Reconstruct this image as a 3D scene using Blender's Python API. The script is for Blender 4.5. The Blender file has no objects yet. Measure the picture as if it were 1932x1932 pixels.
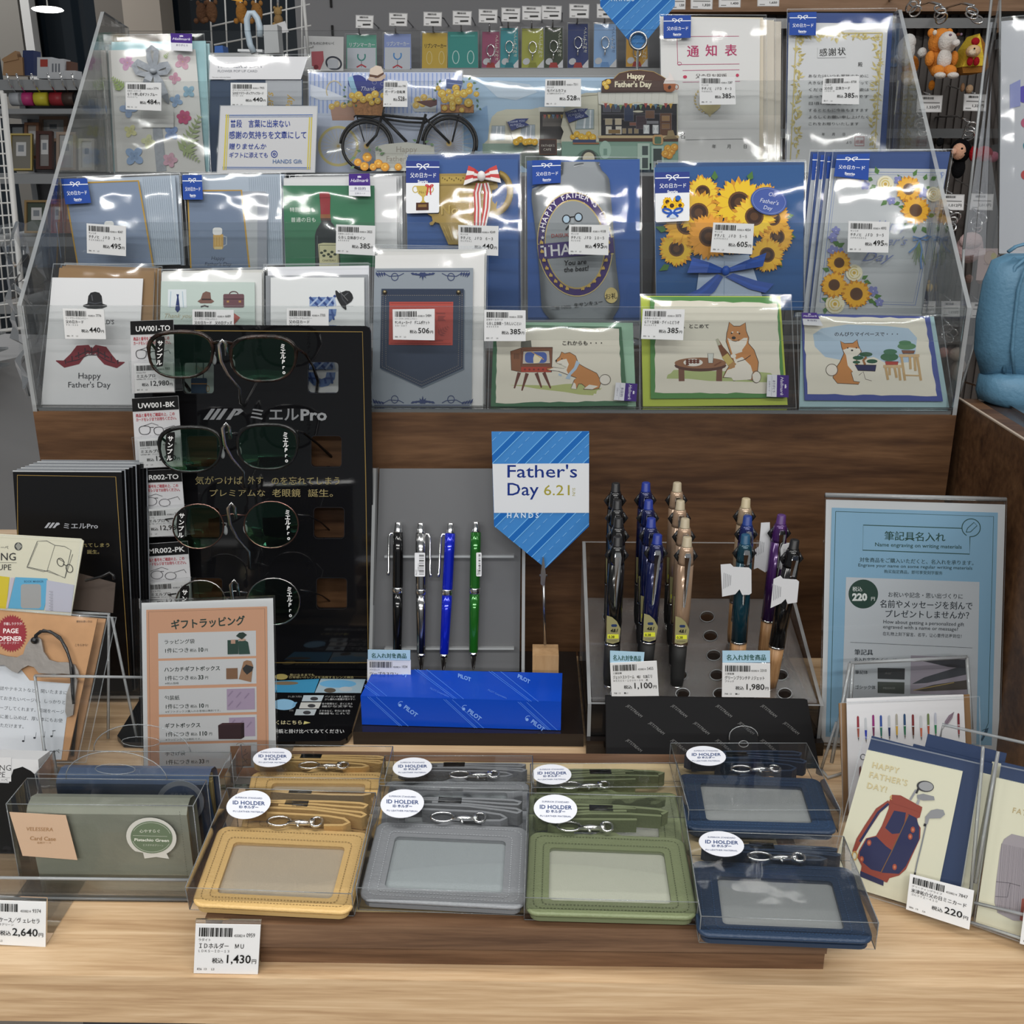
import bpy,math,random
from mathutils import Vector,Matrix,Euler
from math import radians,sin,cos,tan,pi,sqrt,atan2
rnd=random.Random(7)
SC=bpy.context.scene
COL=SC.collection
# camera, world, exposure, lights
F=1950.0
CAM=Vector((0,0,0.475))
ROT=Euler((radians(90-18.65),0,radians(1.0)),'XYZ').to_matrix()
cd=bpy.data.cameras.new('camera');cam=bpy.data.objects.new('camera',cd);COL.objects.link(cam)
cam.location=CAM;cam.rotation_euler=ROT.to_euler()
cd.sensor_width=36;cd.lens=36*F/1932;cd.clip_start=.02;cd.clip_end=60
SC.camera=cam
SC.view_settings.view_transform='Standard';SC.view_settings.look='None'
SC.view_settings.gamma=1;SC.view_settings.use_curve_mapping=False
SC.view_settings.exposure=0.0
SC.cycles.transparent_max_bounces=40
SC.cycles.max_bounces=7;SC.cycles.diffuse_bounces=3;SC.cycles.glossy_bounces=4;SC.cycles.transmission_bounces=4
SC.cycles.caustics_reflective=False;SC.cycles.caustics_refractive=False
SC.cycles.sample_clamp_indirect=6
SC.cycles.use_denoising=True
W=bpy.data.worlds.new('shop_air');SC.world=W;W.use_nodes=True
W.node_tree.nodes['Background'].inputs[0].default_value=(.93,.97,1,1)
W.node_tree.nodes['Background'].inputs[1].default_value=0.17
def ceiling_lamp(x,y,w,h,power):
 l=bpy.data.lights.new('ceiling_lamp','AREA');l.shape='RECTANGLE';l.size=w;l.size_y=h
 l.energy=power;l.color=(1,.985,.95)
 o=bpy.data.objects.new('ceiling_lamp',l);COL.objects.link(o);o.location=(x,y,1.95)
for lx,ly,lp in[(-1.2,.55,9),(0,.2,9),(1.2,.55,8),(-1.5,-1.3,26),(0,-1.5,30),(1.5,-1.3,26),(-1.6,-3.3,48),(.2,-3.5,55),(1.9,-3.3,48),(-2.6,4.2,26),(.4,4.4,18)]:
 ceiling_lamp(lx,ly,1.2,.16,lp)
# materials
MATS={}
def _n(nt,t,x=0,y=0):
 n=nt.nodes.new(t);n.location=(x,y);return n
def mat(name,col=(.8,.8,.8),rough=.5,metal=0,spec=.5,bump=0,bscale=50,trans=0,emit=None,coat=0,var=0,attr=False,vscale=30,ior=1.45):
 if name in MATS:return MATS[name]
 m=bpy.data.materials.new(name);m.use_nodes=True;nt=m.node_tree;b=nt.nodes['Principled BSDF']
 b.inputs['Roughness'].default_value=rough;b.inputs['Metallic'].default_value=metal
 b.inputs['Specular IOR Level'].default_value=spec;b.inputs['Coat Weight'].default_value=coat
 b.inputs['Coat Roughness'].default_value=.05
 b.inputs['Transmission Weight'].default_value=trans;b.inputs['IOR'].default_value=ior
 b.inputs['Base Color'].default_value=(*col,1)
 if attr:
  a=_n(nt,'ShaderNodeAttribute');a.attribute_name='Col';nt.links.new(a.outputs['Color'],b.inputs['Base Color'])
 elif var:
  t=_n(nt,'ShaderNodeTexNoise');t.inputs['Scale'].default_value=vscale;t.inputs['Detail'].default_value=4
  tc=_n(nt,'ShaderNodeTexCoord');nt.links.new(tc.outputs['Object'],t.inputs['Vector'])
  r=_n(nt,'ShaderNodeValToRGB')
  r.color_ramp.elements[0].position=.35;r.color_ramp.elements[1].position=.65
  r.color_ramp.elements[0].color=(*[c*(1-var)for c in col],1)
  r.color_ramp.elements[1].color=(*[min(1,c*(1+var))for c in col],1)
  nt.links.new(t.outputs['Fac'],r.inputs['Fac']);nt.links.new(r.outputs['Color'],b.inputs['Base Color'])
 if bump:
  t=_n(nt,'ShaderNodeTexNoise');t.inputs['Scale'].default_value=bscale;t.inputs['Detail'].default_value=3
  tc=_n(nt,'ShaderNodeTexCoord');nt.links.new(tc.outputs['Object'],t.inputs['Vector'])
  bp=_n(nt,'ShaderNodeBump');bp.inputs['Strength'].default_value=bump;bp.inputs['Distance'].default_value=.002
  nt.links.new(t.outputs['Fac'],bp.inputs['Height']);nt.links.new(bp.outputs['Normal'],b.inputs['Normal'])
 if emit:
  b.inputs['Emission Color'].default_value=(*emit[0],1);b.inputs['Emission Strength'].default_value=emit[1]
 MATS[name]=m;return m
def clear(name,tint=(.97,.98,.98),rough=.03,k=1.0,bump=0,bscale=30,ior=1.45,base=0.0,haze=0,hazecol=(.8,.85,.88),gcol=None):
 """thin clear plastic: see-through with fresnel-weighted gloss; haze = faint milky scatter"""
 if name in MATS:return MATS[name]
 m=bpy.data.materials.new(name);m.use_nodes=True;nt=m.node_tree;nt.nodes.clear()
 out=_n(nt,'ShaderNodeOutputMaterial');tr=_n(nt,'ShaderNodeBsdfTransparent');tr.inputs[0].default_value=(*tint,1)
 gl=_n(nt,'ShaderNodeBsdfGlossy');gl.inputs['Roughness'].default_value=rough
 if gcol:gl.inputs[0].default_value=(*gcol,1)
 fr=_n(nt,'ShaderNodeFresnel');fr.inputs['IOR'].default_value=ior
 ma=_n(nt,'ShaderNodeMath');ma.operation='MULTIPLY_ADD';ma.inputs[1].default_value=k;ma.inputs[2].default_value=base;ma.use_clamp=True
 mx=_n(nt,'ShaderNodeMixShader')
 nt.links.new(fr.outputs[0],ma.inputs[0]);nt.links.new(ma.outputs[0],mx.inputs[0])
 src=tr.outputs[0]
 if haze:
  df=_n(nt,'ShaderNodeBsdfDiffuse');df.inputs[0].default_value=(*hazecol,1)
  m2=_n(nt,'ShaderNodeMixShader');m2.inputs[0].default_value=haze
  nt.links.new(tr.outputs[0],m2.inputs[1]);nt.links.new(df.outputs[0],m2.inputs[2]);src=m2.outputs[0]
 nt.links.new(src,mx.inputs[1]);nt.links.new(gl.outputs[0],mx.inputs[2]);nt.links.new(mx.outputs[0],out.inputs[0])
 if bump:
  t=_n(nt,'ShaderNodeTexNoise');t.inputs['Scale'].default_value=bscale;t.inputs['Detail'].default_value=2
  tc=_n(nt,'ShaderNodeTexCoord');nt.links.new(tc.outputs['Object'],t.inputs['Vector'])
  bp=_n(nt,'ShaderNodeBump');bp.inputs['Strength'].default_value=bump;bp.inputs['Distance'].default_value=.004
  nt.links.new(t.outputs['Fac'],bp.inputs['Height'])
  nt.links.new(bp.outputs['Normal'],gl.inputs['Normal']);nt.links.new(bp.outputs['Normal'],fr.inputs['Normal'])
 MATS[name]=m;return m
def wood(name,c0,c1,c2,sc=(2,30,30),rough=.5,knots=0,bump=.1,coat=0):
 if name in MATS:return MATS[name]
 m=mat(name,c1,rough,bump=0,coat=coat);nt=m.node_tree;b=nt.nodes['Principled BSDF']
 tc=_n(nt,'ShaderNodeTexCoord');mp=_n(nt,'ShaderNodeMapping');mp.inputs['Scale'].default_value=sc
 nt.links.new(tc.outputs['Object'],mp.inputs[0])
 t=_n(nt,'ShaderNodeTexNoise');t.inputs['Scale'].default_value=1.0;t.inputs['Detail'].default_value=6;t.inputs['Roughness'].default_value=.65
 t.inputs['Distortion'].default_value=.6;nt.links.new(mp.outputs[0],t.inputs['Vector'])
 t2=_n(nt,'ShaderNodeTexNoise');t2.inputs['Scale'].default_value=6;t2.inputs['Detail'].default_value=8;nt.links.new(mp.outputs[0],t2.inputs['Vector'])
 ad=_n(nt,'ShaderNodeMath');ad.operation='MULTIPLY_ADD';ad.inputs[1].default_value=.45;nt.links.new(t2.outputs['Fac'],ad.inputs[0])
 sb=_n(nt,'ShaderNodeMath');sb.operation='SUBTRACT';sb.inputs[1].default_value=.22;nt.links.new(t.outputs['Fac'],sb.inputs[0])
 nt.links.new(sb.outputs[0],ad.inputs[2])
 r=_n(nt,'ShaderNodeValToRGB');e=r.color_ramp.elements;e[0].position=.33;e[0].color=(*c0,1);e[1].position=.68;e[1].color=(*c2,1)
 k=e.new(.5);k.color=(*c1,1);nt.links.new(ad.outputs[0],r.inputs[0])
 last=r.outputs[0]
 if knots:
  mp2=_n(nt,'ShaderNodeMapping');mp2.inputs['Scale'].default_value=(5,22,22);nt.links.new(tc.outputs['Object'],mp2.inputs[0])
  v=_n(nt,'ShaderNodeTexVoronoi');v.inputs['Scale'].default_value=1.0;nt.links.new(mp2.outputs[0],v.inputs['Vector'])
  rr=_n(nt,'ShaderNodeValToRGB');rr.color_ramp.elements[0].position=.04;rr.color_ramp.elements[1].position=.16
  rr.color_ramp.elements[0].color=(.15,.12,.1,1);rr.color_ramp.elements[1].color=(1,1,1,1)
  nt.links.new(v.outputs['Distance'],rr.inputs[0])
  mm=_n(nt,'ShaderNodeMix');mm.data_type='RGBA';mm.blend_type='MULTIPLY';mm.inputs[0].default_value=knots
  nt.links.new(last,mm.inputs[6]);nt.links.new(rr.outputs[0],mm.inputs[7]);last=mm.outputs[2]
 nt.links.new(last,b.inputs['Base Color'])
 bp=_n(nt,'ShaderNodeBump');bp.inputs['Strength'].default_value=bump;bp.inputs['Distance'].default_value=.001
 nt.links.new(t2.outputs['Fac'],bp.inputs['Height']);nt.links.new(bp.outputs[0],b.inputs['Normal'])
 return m
PRINT=mat('printed_paper',rough=.6,spec=.3,attr=True)
PRINTG=mat('printed_gloss_paper',rough=.25,attr=True)
PAINTM=mat('printed_metallic',rough=.35,metal=.85,attr=True)
PLUSH=mat('plush_fabric',rough=.95,spec=.1,attr=True,bump=.9,bscale=350)
GOLD=mat('gold_foil',(.83,.60,.25),.25,1,bump=.15,bscale=200)
CHROME=mat('chrome',(.82,.82,.82),.12,1)
STEEL=mat('brushed_steel',(.55,.55,.56),.3,1)
BLACKM=mat('black_plastic',(.012,.012,.013),.25)
FILM=clear('cellophane_film',(.985,.985,.99),.06,.8,bump=.34,bscale=15,haze=.007,base=.0)
FILMF=clear('smooth_film',(.985,.99,.99),.03,.8,haze=.005)
ACR=clear('clear_acrylic',(.965,.97,.97),.015,.6,haze=.004)
ACRE=clear('acrylic_cut_edge',(.80,.83,.84),.12,1.0,haze=.28,hazecol=(.85,.88,.9))  # glow that acrylic edges gather is put into this pale haze colour
PBOX=clear('clear_box_plastic',(.985,.985,.988),.04,.85,bump=.12,bscale=25,haze=.006)
PBOXE=clear('clear_box_crease',(.85,.87,.88),.1,1.0,haze=.22)
OAK=wood('light_oak',(.43,.27,.145),(.575,.39,.225),(.70,.51,.32),(3.5,75,75),.42)
WAL=wood('walnut_board',(.045,.019,.008),(.090,.042,.018),(.150,.075,.034),(3,26,26),.5,knots=.8)
WAL2=wood('brown_board',(.085,.042,.022),(.150,.080,.043),(.22,.125,.07),(3,40,60),.45)
# geometry from sight lines on real planes
def ray(px,py):return ROT@Vector(((px-966)/F,-(py-966)/F,-1))
class Pl:
 def __init__(s,p,n):s.p=Vector(p);s.n=Vector(n).normalized()
 def at(s,px,py,off=0):
  d=ray(px,py);return CAM+d*((s.p-CAM).dot(s.n)/d.dot(s.n))+s.n*off
def VERT(Y,x=0,yaw=0):return Pl((x,Y,0),(sin(radians(yaw)),-cos(radians(yaw)),0))
def FLAT(Z):return Pl((0,0,Z),(0,0,1))
def LEAN(p,deg,yaw=0):
 a=radians(deg);w=radians(yaw)
 return Pl(p,(sin(w)*cos(a),-cos(w)*cos(a),sin(a)))
FR=dict(Z=(0,0,1.0),A=(0,0,4.025),B=(380,0,4.025),C=(800,0,4.025),D=(1200,0,2.639),E=(60,300,2.76),F=(690,280,3.513),G=(1190,530,3.067),H=(230,590,4.025),I=(0,850,3.275),J=(240,1000,4.025),K=(660,800,3.116),L=(1080,880,3.45),N=(1520,900,3.578),O=(0,1380,3.5),P=(340,1380,2.841),Q=(960,1380,2.76),S=(1500,1300,3.057),T=(0,0,2.146),U=(1640,0,4.83),V=(1640,380,3.39))
def px(fr,x,y):ox,oy,s=FR[fr];return ox+x/s,oy+y/s
def q(fr,*pts):return[px(fr,*p)for p in pts]
def S2L(c):return c/12.92 if c<=.04045 else((c+.055)/1.055)**2.4
def rgb(h):
 h=h.lstrip('#');h=''.join(c*2 for c in h)if len(h)==3 else h
 return tuple(S2L(int(h[i:i+2],16)/255)for i in(0,2,4))
def C_(c):return rgb(c)if isinstance(c,str)else c
class MB:
 def __init__(s):s.v=[];s.f=[];s.c=[];s.m=[];s.col=(1,1,1);s.mi=0;s.smooth=False;s.sm=[]
 def face(s,idx):s.f.append(idx);s.c.append(s.col);s.m.append(s.mi);s.sm.append(s.smooth)
 def poly(s,pts):n=len(s.v);s.v+=[tuple(p)for p in pts];s.face(list(range(n,n+len(pts))))
 def tris(s,pts,tris):
  n=len(s.v);s.v+=[tuple(p)for p in pts]
  for t in tris:s.face([n+i for i in t])
 def prism(s,pts,vec,emi=None):
  vec=Vector(vec);n=len(s.v);k=len(pts);s.v+=[tuple(p)for p in pts]+[tuple(Vector(p)+vec)for p in pts]
  s.face(list(range(n,n+k)));s.face(list(range(n+2*k-1,n+k-1,-1)))
  m0=s.mi
  if emi is not None:s.mi=emi
  for i in range(k):j=(i+1)%k;s.face([n+i,n+k+i,n+k+j,n+j])
  s.mi=m0
  return s
 def box(s,x0,x1,y0,y1,z0,z1,emi=None):
  return s.prism([(x0,y0,z0),(x1,y0,z0),(x1,y0,z1),(x0,y0,z1)],(0,y1-y0,0),emi)
 def tube(s,pts,r,n=8,closed=False,flat=1.0,flatdir=None,cap=True):
  pts=[Vector(p)for p in pts];rs=r if isinstance(r,(list,tuple))else[r]*len(pts);sm0=s.smooth;s.smooth=True
  k=len(pts);base=len(s.v);prevn=None
  for i,p in enumerate(pts):
   a=pts[i-1]if(i or closed)else p;b=pts[(i+1)%k]if(i<k-1 or closed)else p
   t=(b-a).normalized()
   if flatdir is not None:u=Vector(flatdir)
   elif prevn is not None:u=prevn
   else:u=Vector((0,0,1))if abs(t.z)<.9 else Vector((1,0,0))
   u=(u-t*u.dot(t))
   if u.length<1e-6:u=Vector((1,0.01,0));u=u-t*u.dot(t)
   u.normalize();prevn=u;w=t.cross(u)
   for j in range(n):
    a_=2*pi*j/n;s.v.append(tuple(p+u*cos(a_)*rs[i]*flat+w*sin(a_)*rs[i]))
  for i in range(k if closed else k-1):
   for j in range(n):
    A=base+i*n+j;B=base+i*n+(j+1)%n;i2=(i+1)%k
    s.face([A,B,base+i2*n+(j+1)%n,base+i2*n+j])
  if cap and not closed:
   s.face([base+j for j in range(n)][::-1]);s.face([base+(k-1)*n+j for j in range(n)])
  s.smooth=sm0;return s
 def lathe(s,a,b,prof,n=14):
  """prof: list of (t along a->b, radius)"""
  a=Vector(a);b=Vector(b);return s.tube([a+(b-a)*t for t,_ in prof],[max(r,1e-5)for _,r in prof],n)
 def ball(s,c,r,seg=12,rings=8,M=None):
  r=r if isinstance(r,(list,tuple))else(r,r,r);sm0=s.smooth;s.smooth=True;base=len(s.v);c=Vector(c)
  for i in range(rings+1):
   th=pi*i/rings
   for j in range(seg):
    ph=2*pi*j/seg;p=Vector((r[0]*sin(th)*cos(ph),r[1]*sin(th)*sin(ph),r[2]*cos(th)))
    if M:p=M@p
    s.v.append(tuple(c+p))
  for i in range(rings):
   for j in range(seg):s.face([base+i*seg+j,base+(i+1)*seg+j,base+(i+1)*seg+(j+1)%seg,base+i*seg+(j+1)%seg])
  s.smooth=sm0;return s
 def build(s,name,mats,parent=None,kind=None,label=None):
  me=bpy.data.meshes.new(name);off=Vector((0,0,0));p=parent
  while p is not None:off+=Vector(p.location);p=p.parent
  me.from_pydata([(v[0]-off.x,v[1]-off.y,v[2]-off.z)for v in s.v],[],s.f)
  for m in(mats if isinstance(mats,(list,tuple))else[mats]):me.materials.append(m)
  me.polygons.foreach_set('material_index',s.m);me.polygons.foreach_set('use_smooth',s.sm)
  ca=me.color_attributes.new('Col','FLOAT_COLOR','CORNER');buf=[]
  for f,c in zip(s.f,s.c):buf+=[c[0],c[1],c[2],1]*len(f)
  ca.data.foreach_set('color',buf);me.update()
  o=bpy.data.objects.new(name,me);COL.objects.link(o)
  if parent is not None:o.parent=parent
  if kind:o['kind']=kind
  if label:o['label']=label
  return o
def tag(o,label,cat,group=None):
 o['label']=label;o['category']=cat
 if group:o['group']=group
 return o
def thing(name,label,cat,loc=(0,0,0),group=None):
 o=bpy.data.objects.new(name,None);COL.objects.link(o);o.location=loc;o.empty_display_size=.02
 return tag(o,label,cat,group)
_T={}
def glyphs(txt,bold,space):
 key=(txt,bold,space)
 if key in _T:return _T[key]
 cu=bpy.data.curves.new('t','FONT');cu.body=txt;cu.resolution_u=2;cu.offset=bold;cu.fill_mode='FRONT';cu.space_character=space
 o=bpy.data.objects.new('t',cu);me=bpy.data.meshes.new_from_object(o)
 r=([(v.co.x,v.co.y)for v in me.vertices],[list(p.vertices)for p in me.polygons])
 bpy.data.objects.remove(o);bpy.data.meshes.remove(me);bpy.data.curves.remove(cu)
 _T[key]=r;return r
_H={}
def fillmesh(loops):
 """triangulate outline with holes (2D) -> verts, faces"""
 cu=bpy.data.curves.new('h','CURVE');cu.dimensions='2D';cu.fill_mode='FRONT'
 for lp in loops:
  sp=cu.splines.new('POLY');sp.points.add(len(lp)-1)
  for i,p in enumerate(lp):sp.points[i].co=(p[0]*.01,p[1]*.01,0,1)
  sp.use_cyclic_u=True
 o=bpy.data.objects.new('h',cu);me=bpy.data.meshes.new_from_object(o)
 r=([(v.co.x*100,v.co.y*100)for v in me.vertices],[list(p.vertices)for p in me.polygons])
 bpy.data.objects.remove(o);bpy.data.meshes.remove(me);bpy.data.curves.remove(cu);return r
def ell(cx,cy,rx,ry,n=24,rot=0,a0=0,a1=360):
 c,s_=cos(radians(rot)),sin(radians(rot));out=[]
 full=(a1-a0)>=360;m=n if full else n+1
 for i in range(m):
  a=radians(a0+(a1-a0)*i/n);x,y=rx*cos(a),ry*sin(a);out.append((cx+x*c-y*s_,cy+x*s_+y*c))
 return out
def rrect(x0,y0,x1,y1,r,n=5):
 o=[]
 for cx,cy,a in((x1-r,y0+r,-90),(x1-r,y1-r,0),(x0+r,y1-r,90),(x0+r,y0+r,180)):
  o+=[(cx+r*cos(radians(a+90*i/n)),cy+r*sin(radians(a+90*i/n)))for i in range(n+1)]
 return o
def quadmap(Q,w,h):
 """homography from local (0..w,0..h) to pixel quad TL,TR,BR,BL"""
 (x0,y0),(x1,y1),(x2,y2),(x3,y3)=Q
 dx1,dx2,sx=x1-x2,x3-x2,x0-x1+x2-x3;dy1,dy2,sy=y1-y2,y3-y2,y0-y1+y2-y3
 den=dx1*dy2-dx2*dy1;g=(sx*dy2-dx2*sy)/den;hh=(dx1*sy-sx*dy1)/den
 a,b,c=x1-x0+g*x1,x3-x0+hh*x3,x0;d,e,f=y1-y0+g*y1,y3-y0+hh*y3,y0
 def m(x,y):
  u,v=x/w,y/h;k=g*u+hh*v+1;return(a*u+b*v+c)/k,(d*u+e*v+f)/k
 return m
class Art(MB):
 """flat print laid on a real plane; coordinates in a crop frame or in a local quad"""
 def __init__(s,plane,fr='Z',quad=None,size=(100,100),off=.0004,step=.00001):
  super().__init__();s.pl=plane;s.off=off;s.step=step
  s.map=quadmap(quad,*size)if quad else(lambda x,y:px(fr,x,y))
 def P(s,x,y):return s.pl.at(*s.map(x,y),s.off)
 def up(s,c):s.off+=s.step;s.col=C_(c)
 def pg(s,pts,c):s.up(c);s.poly([s.P(*p)for p in pts]);return s
 def rect(s,x0,y0,x1,y1,c):return s.pg([(x0,y0),(x1,y0),(x1,y1),(x0,y1)],c)
 def rr(s,x0,y0,x1,y1,r,c):return s.pg(rrect(x0,y0,x1,y1,r),c)
 def el(s,cx,cy,rx,ry,c,rot=0,n=20,a0=0,a1=360):return s.pg(ell(cx,cy,rx,ry,n,rot,a0,a1),c)
 def ln(s,pts,w,c,closed=False):
  s.up(c);n=len(pts);w0=w if isinstance(w,(list,tuple))else[w]*n;L=[];R=[]
  for i,p in enumerate(pts):
   a=pts[i-1]if(i or closed)else p;b=pts[(i+1)%n]if(i<n-1 or closed)else p
   dx,dy=b[0]-a[0],b[1]-a[1];l=sqrt(dx*dx+dy*dy)or 1;nx,ny=-dy/l*w0[i]/2,dx/l*w0[i]/2
   L.append(s.P(p[0]+nx,p[1]+ny));R.append(s.P(p[0]-nx,p[1]-ny))
  b_=len(s.v);s.v+=[tuple(v)for v in L]+[tuple(v)for v in R]
  for i in range(n if closed else n-1):j=(i+1)%n;s.face([b_+i,b_+j,b_+n+j,b_+n+i])
  return s
 def frame(s,x0,y0,x1,y1,w,c):return s.ln([(x0,y0),(x1,y0),(x1,y1),(x0,y1)],w,c,True)
 def ring(s,cx,cy,rx,ry,w,c,n=28,rot=0,a0=0,a1=360):return s.ln(ell(cx,cy,rx,ry,n,rot,a0,a1),w,c,a1-a0>=360)
 def tx(s,t,x,y,size,c,al='l',rot=0,sx=1.0,bold=0.0,shear=0.0,space=1.0):
  if bold>.008 and any(ord(ch)>0x4e00 for ch in t):
   k=bold*size;bold=.004
   s.tx(t,x+k*cos(radians(rot)),y+k*sin(radians(rot)),size,c,al,rot,sx,bold,shear,space)
  vs,fs=glyphs(t,bold,space)
  if not vs:return s
  x0=min(v[0]for v in vs);x1=max(v[0]for v in vs)
  o={'l':0,'c':-(x0+x1)/2,'r':-x1}[al];c_,s_=cos(radians(rot)),sin(radians(rot));s.up(c)
  pts=[]
  for vx,vy in vs:
   X=(vx+o+vy*shear)*size*sx;Y=-vy*size;pts.append(s.P(x+X*c_-Y*s_,y+X*s_+Y*c_))
  s.tris(pts,fs);return s
 def fit(s,t,x0,x1,y,size,c,rot=0,bold=0.0,shear=0.0):
  """text stretched to run from x0 to x1"""
  vs,fs=glyphs(t,bold,1.0)
  if not vs:return s
  w=(max(v[0]for v in vs)-min(v[0]for v in vs))*size or 1
  return s.tx(t,x0,y,size,c,'l',rot,(x1-x0)/w,bold,shear)
 def arc(s,t,cx,cy,rx,ry,a0,a1,size,c,bold=.01):
  n=len(t)
  for i,ch in enumerate(t):
   if ch==' ':continue
   a=radians(a0+(a1-a0)*(i+.5)/n);x,y=cx+rx*cos(a),cy+ry*sin(a)
   tang=math.degrees(atan2(ry*cos(a),-rx*sin(a)));s.tx(ch,x,y,size,c,'c',tang,bold=bold)
 def bars(s,x0,y0,x1,y1,c='#222222',seed=1):
  r=random.Random(seed);x=x0;s.up(c);u=(x1-x0)/60
  while x<x1-u:
   w=r.choice((1,1,2,3))*u;w=min(w,x1-x);s.poly([s.P(x,y0),s.P(x+w,y0),s.P(x+w,y1),s.P(x,y1)]);x+=w+r.choice((1,1,2))*u
  return s
 def out(s,name,parent,mat_=None,**k):
  if parent is not None and parent.parent is None:
   want=PREF.get(name,())
   for ch in parent.children:
    if ch.name.split('.')[0]in want:parent=ch;break
  return s.build(name,mat_ or PRINT,parent,**k)
PREF=dict(tag_print=('tag_card','hang_tag','clip_tag'),artwork=('card_front','envelope'),notice_print=('notice_paper','card'),sign_print=('sign_card','plank_sign'),card_print=('card','card_front','kraft_card'),board_print=('board','roof_board'),picture_print=('picture',),pack_print=('backing_card',),cover_print=('leaflet_body',),package_print=('package_card',),header_print=('header_card',),box_lettering=('box_body',),stitching=('front_leather','leather_flap'),sticker_print=('round_sticker',),label_print=('oval_label','beige_label'),plaque_print=('heart_plaque',),base_print=('base_tray',),background_print=('card_front',),van_print=('van_body',),leaflet_print=('body',),flag_print=('flag',),menu_print=('menu_board',),envelope_texture=('envelope',),barcode_sticker=('barrel',),barrel_label=('barrel',),lens_lettering=('lens',),sample_sticker=('lens',))
def slab(name,plane,pts,thick,m,parent=None,off=0,emat=None,**k):
 """solid sheet: front outline given as pixels, front face at off, extends backwards by thick"""
 b=MB();b.prism([plane.at(x,y,off)for x,y in pts],plane.n*-thick,1 if emat else None)
 return b.build(name,[m,emat]if emat else m,parent,**k)
def holed(name,plane,outer,holes,thick,m,parent=None,off=0,emat=None,rim=None,**k):
 vs,fs=fillmesh([outer]+holes);b=MB();n=len(vs)
 F_=[plane.at(x,y,off)for x,y in vs];B_=[plane.at(x,y,off)-plane.n*thick for x,y in vs]
 b.tris(F_,fs);b.tris(B_,[f[::-1]for f in fs]);b.mi=1 if emat else 0
 for lp in[outer]+holes:
  P0=[plane.at(x,y,off)for x,y in lp];P1=[p-plane.n*thick for p in P0];l=len(lp)
  b.tris(P0+P1,[(i,(i+1)%l,l+(i+1)%l,l+i)for i in range(l)])
 return b.build(name,[m,emat]if emat else m,parent,**k)
def grow(Q,l,t,r,b):(a,c,d,e)=Q;return[(a[0]-l,a[1]-t),(c[0]+r,c[1]-t),(d[0]+r,d[1]+b),(e[0]-l,e[1]+b)]
def centre(plane,pts):v=[plane.at(*p)for p in pts];return sum(v,Vector())/len(v)
# large structure
YR=.95
ZR=VERT(YR).at(966,780).z
print('ZR',ZR,'xL',VERT(YR).at(62,775).x,'xR',VERT(YR).at(1805,780).x)
XL=VERT(YR).at(62,775).x;XR=VERT(YR).at(1805,781).x
YF=FLAT(0).at(966,1852).y
def struct(name,mb,m):return mb.build(name,m,None,kind='structure')
FZ=-.76
tl=mat('floor_tile',(.42,.39,.35),.35,var=.12,vscale=3)
fb=MB();fb.box(-5,5,-1.2,8,FZ-.05,FZ-.004);fl=struct('floor',fb,mat('tile_grout',(.2,.19,.18),.8))
t0=None
for i in range(-5,5):
 for j in range(-1,6):
  b=MB();b.box(i*.6+.003,i*.6+.597,j*.6+.003,j*.6+.597,FZ-.004,FZ)
  if t0 is None:t0=b.build('tile',tl,fl)
  else:
   o=t0.copy();o.location=((i+5)*.6,(j+1)*.6,0);COL.objects.link(o)
tb=thing('display_table','long light oak display table with a thick front edge and dark legs','table',(0,.8,FZ))
MB().box(-1.2,1.25,YF,1.32,-.036,0).build('tabletop',OAK,tb)
dk=mat('dark_steel_leg',(.03,.03,.035),.4)
for x0,y0 in((-.60,.6),(-.34,.62),(.12,.66),(.8,.6)):
 MB().box(x0,x0+.075,y0,y0+.05,FZ,-.036).build('leg',dk,tb)
r=thing('wooden_riser','long dark walnut riser carrying the clear card rack','riser',(0,YR,0))
MB().box(XL,XR,YR,YR+.018,0,ZR).build('front_board',WAL,r)
MB().box(XL,XR,YR+.018,1.31,ZR-.018,ZR).build('top_board',WAL,r)
for x in(XL,XR-.018):MB().box(x,x+.018,YR+.018,1.31,0,ZR-.018).build('side_board',WAL,r)
a=VERT(YR+.03).at(1806,752);b_=Pl((0,0,a.z),(0,0,1)).at(1932,832);d=(b_-a).normalized();nrm=Vector((d.y,-d.x,0))
if nrm.x<0:nrm=-nrm
r2=thing('wooden_box','dark walnut box at the right edge with a paler rim strip','box',(a.x,a.y,0))
p0=a;p1=a+d*.55
MB().prism([(p0.x,p0.y,0),(p1.x,p1.y,0),(p1.x,p1.y,a.z),(p0.x,p0.y,a.z)],nrm*.018).build('side_board',WAL,r2)
rimm=mat('pale_rim',(.45,.36,.28),.4)  # rim strip in a paler brown than the boards
MB().prism([p0+Vector((0,0,.0)),p1+Vector((0,0,.0)),p1+Vector((0,0,.0012)),p0+Vector((0,0,.0012))],nrm*.0025).build('rim_strip',rimm,r2)
MB().prism([p0+nrm*.0185-Vector((0,0,.02)),p1+nrm*.0185-Vector((0,0,.02)),p1+nrm*.45-Vector((0,0,.02)),p0+nrm*.45-Vector((0,0,.02))],(0,0,.018)).build('top_board',mat('dark_top',(.05,.035,.03),.25),r2)
BOXZ=a.z
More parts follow.
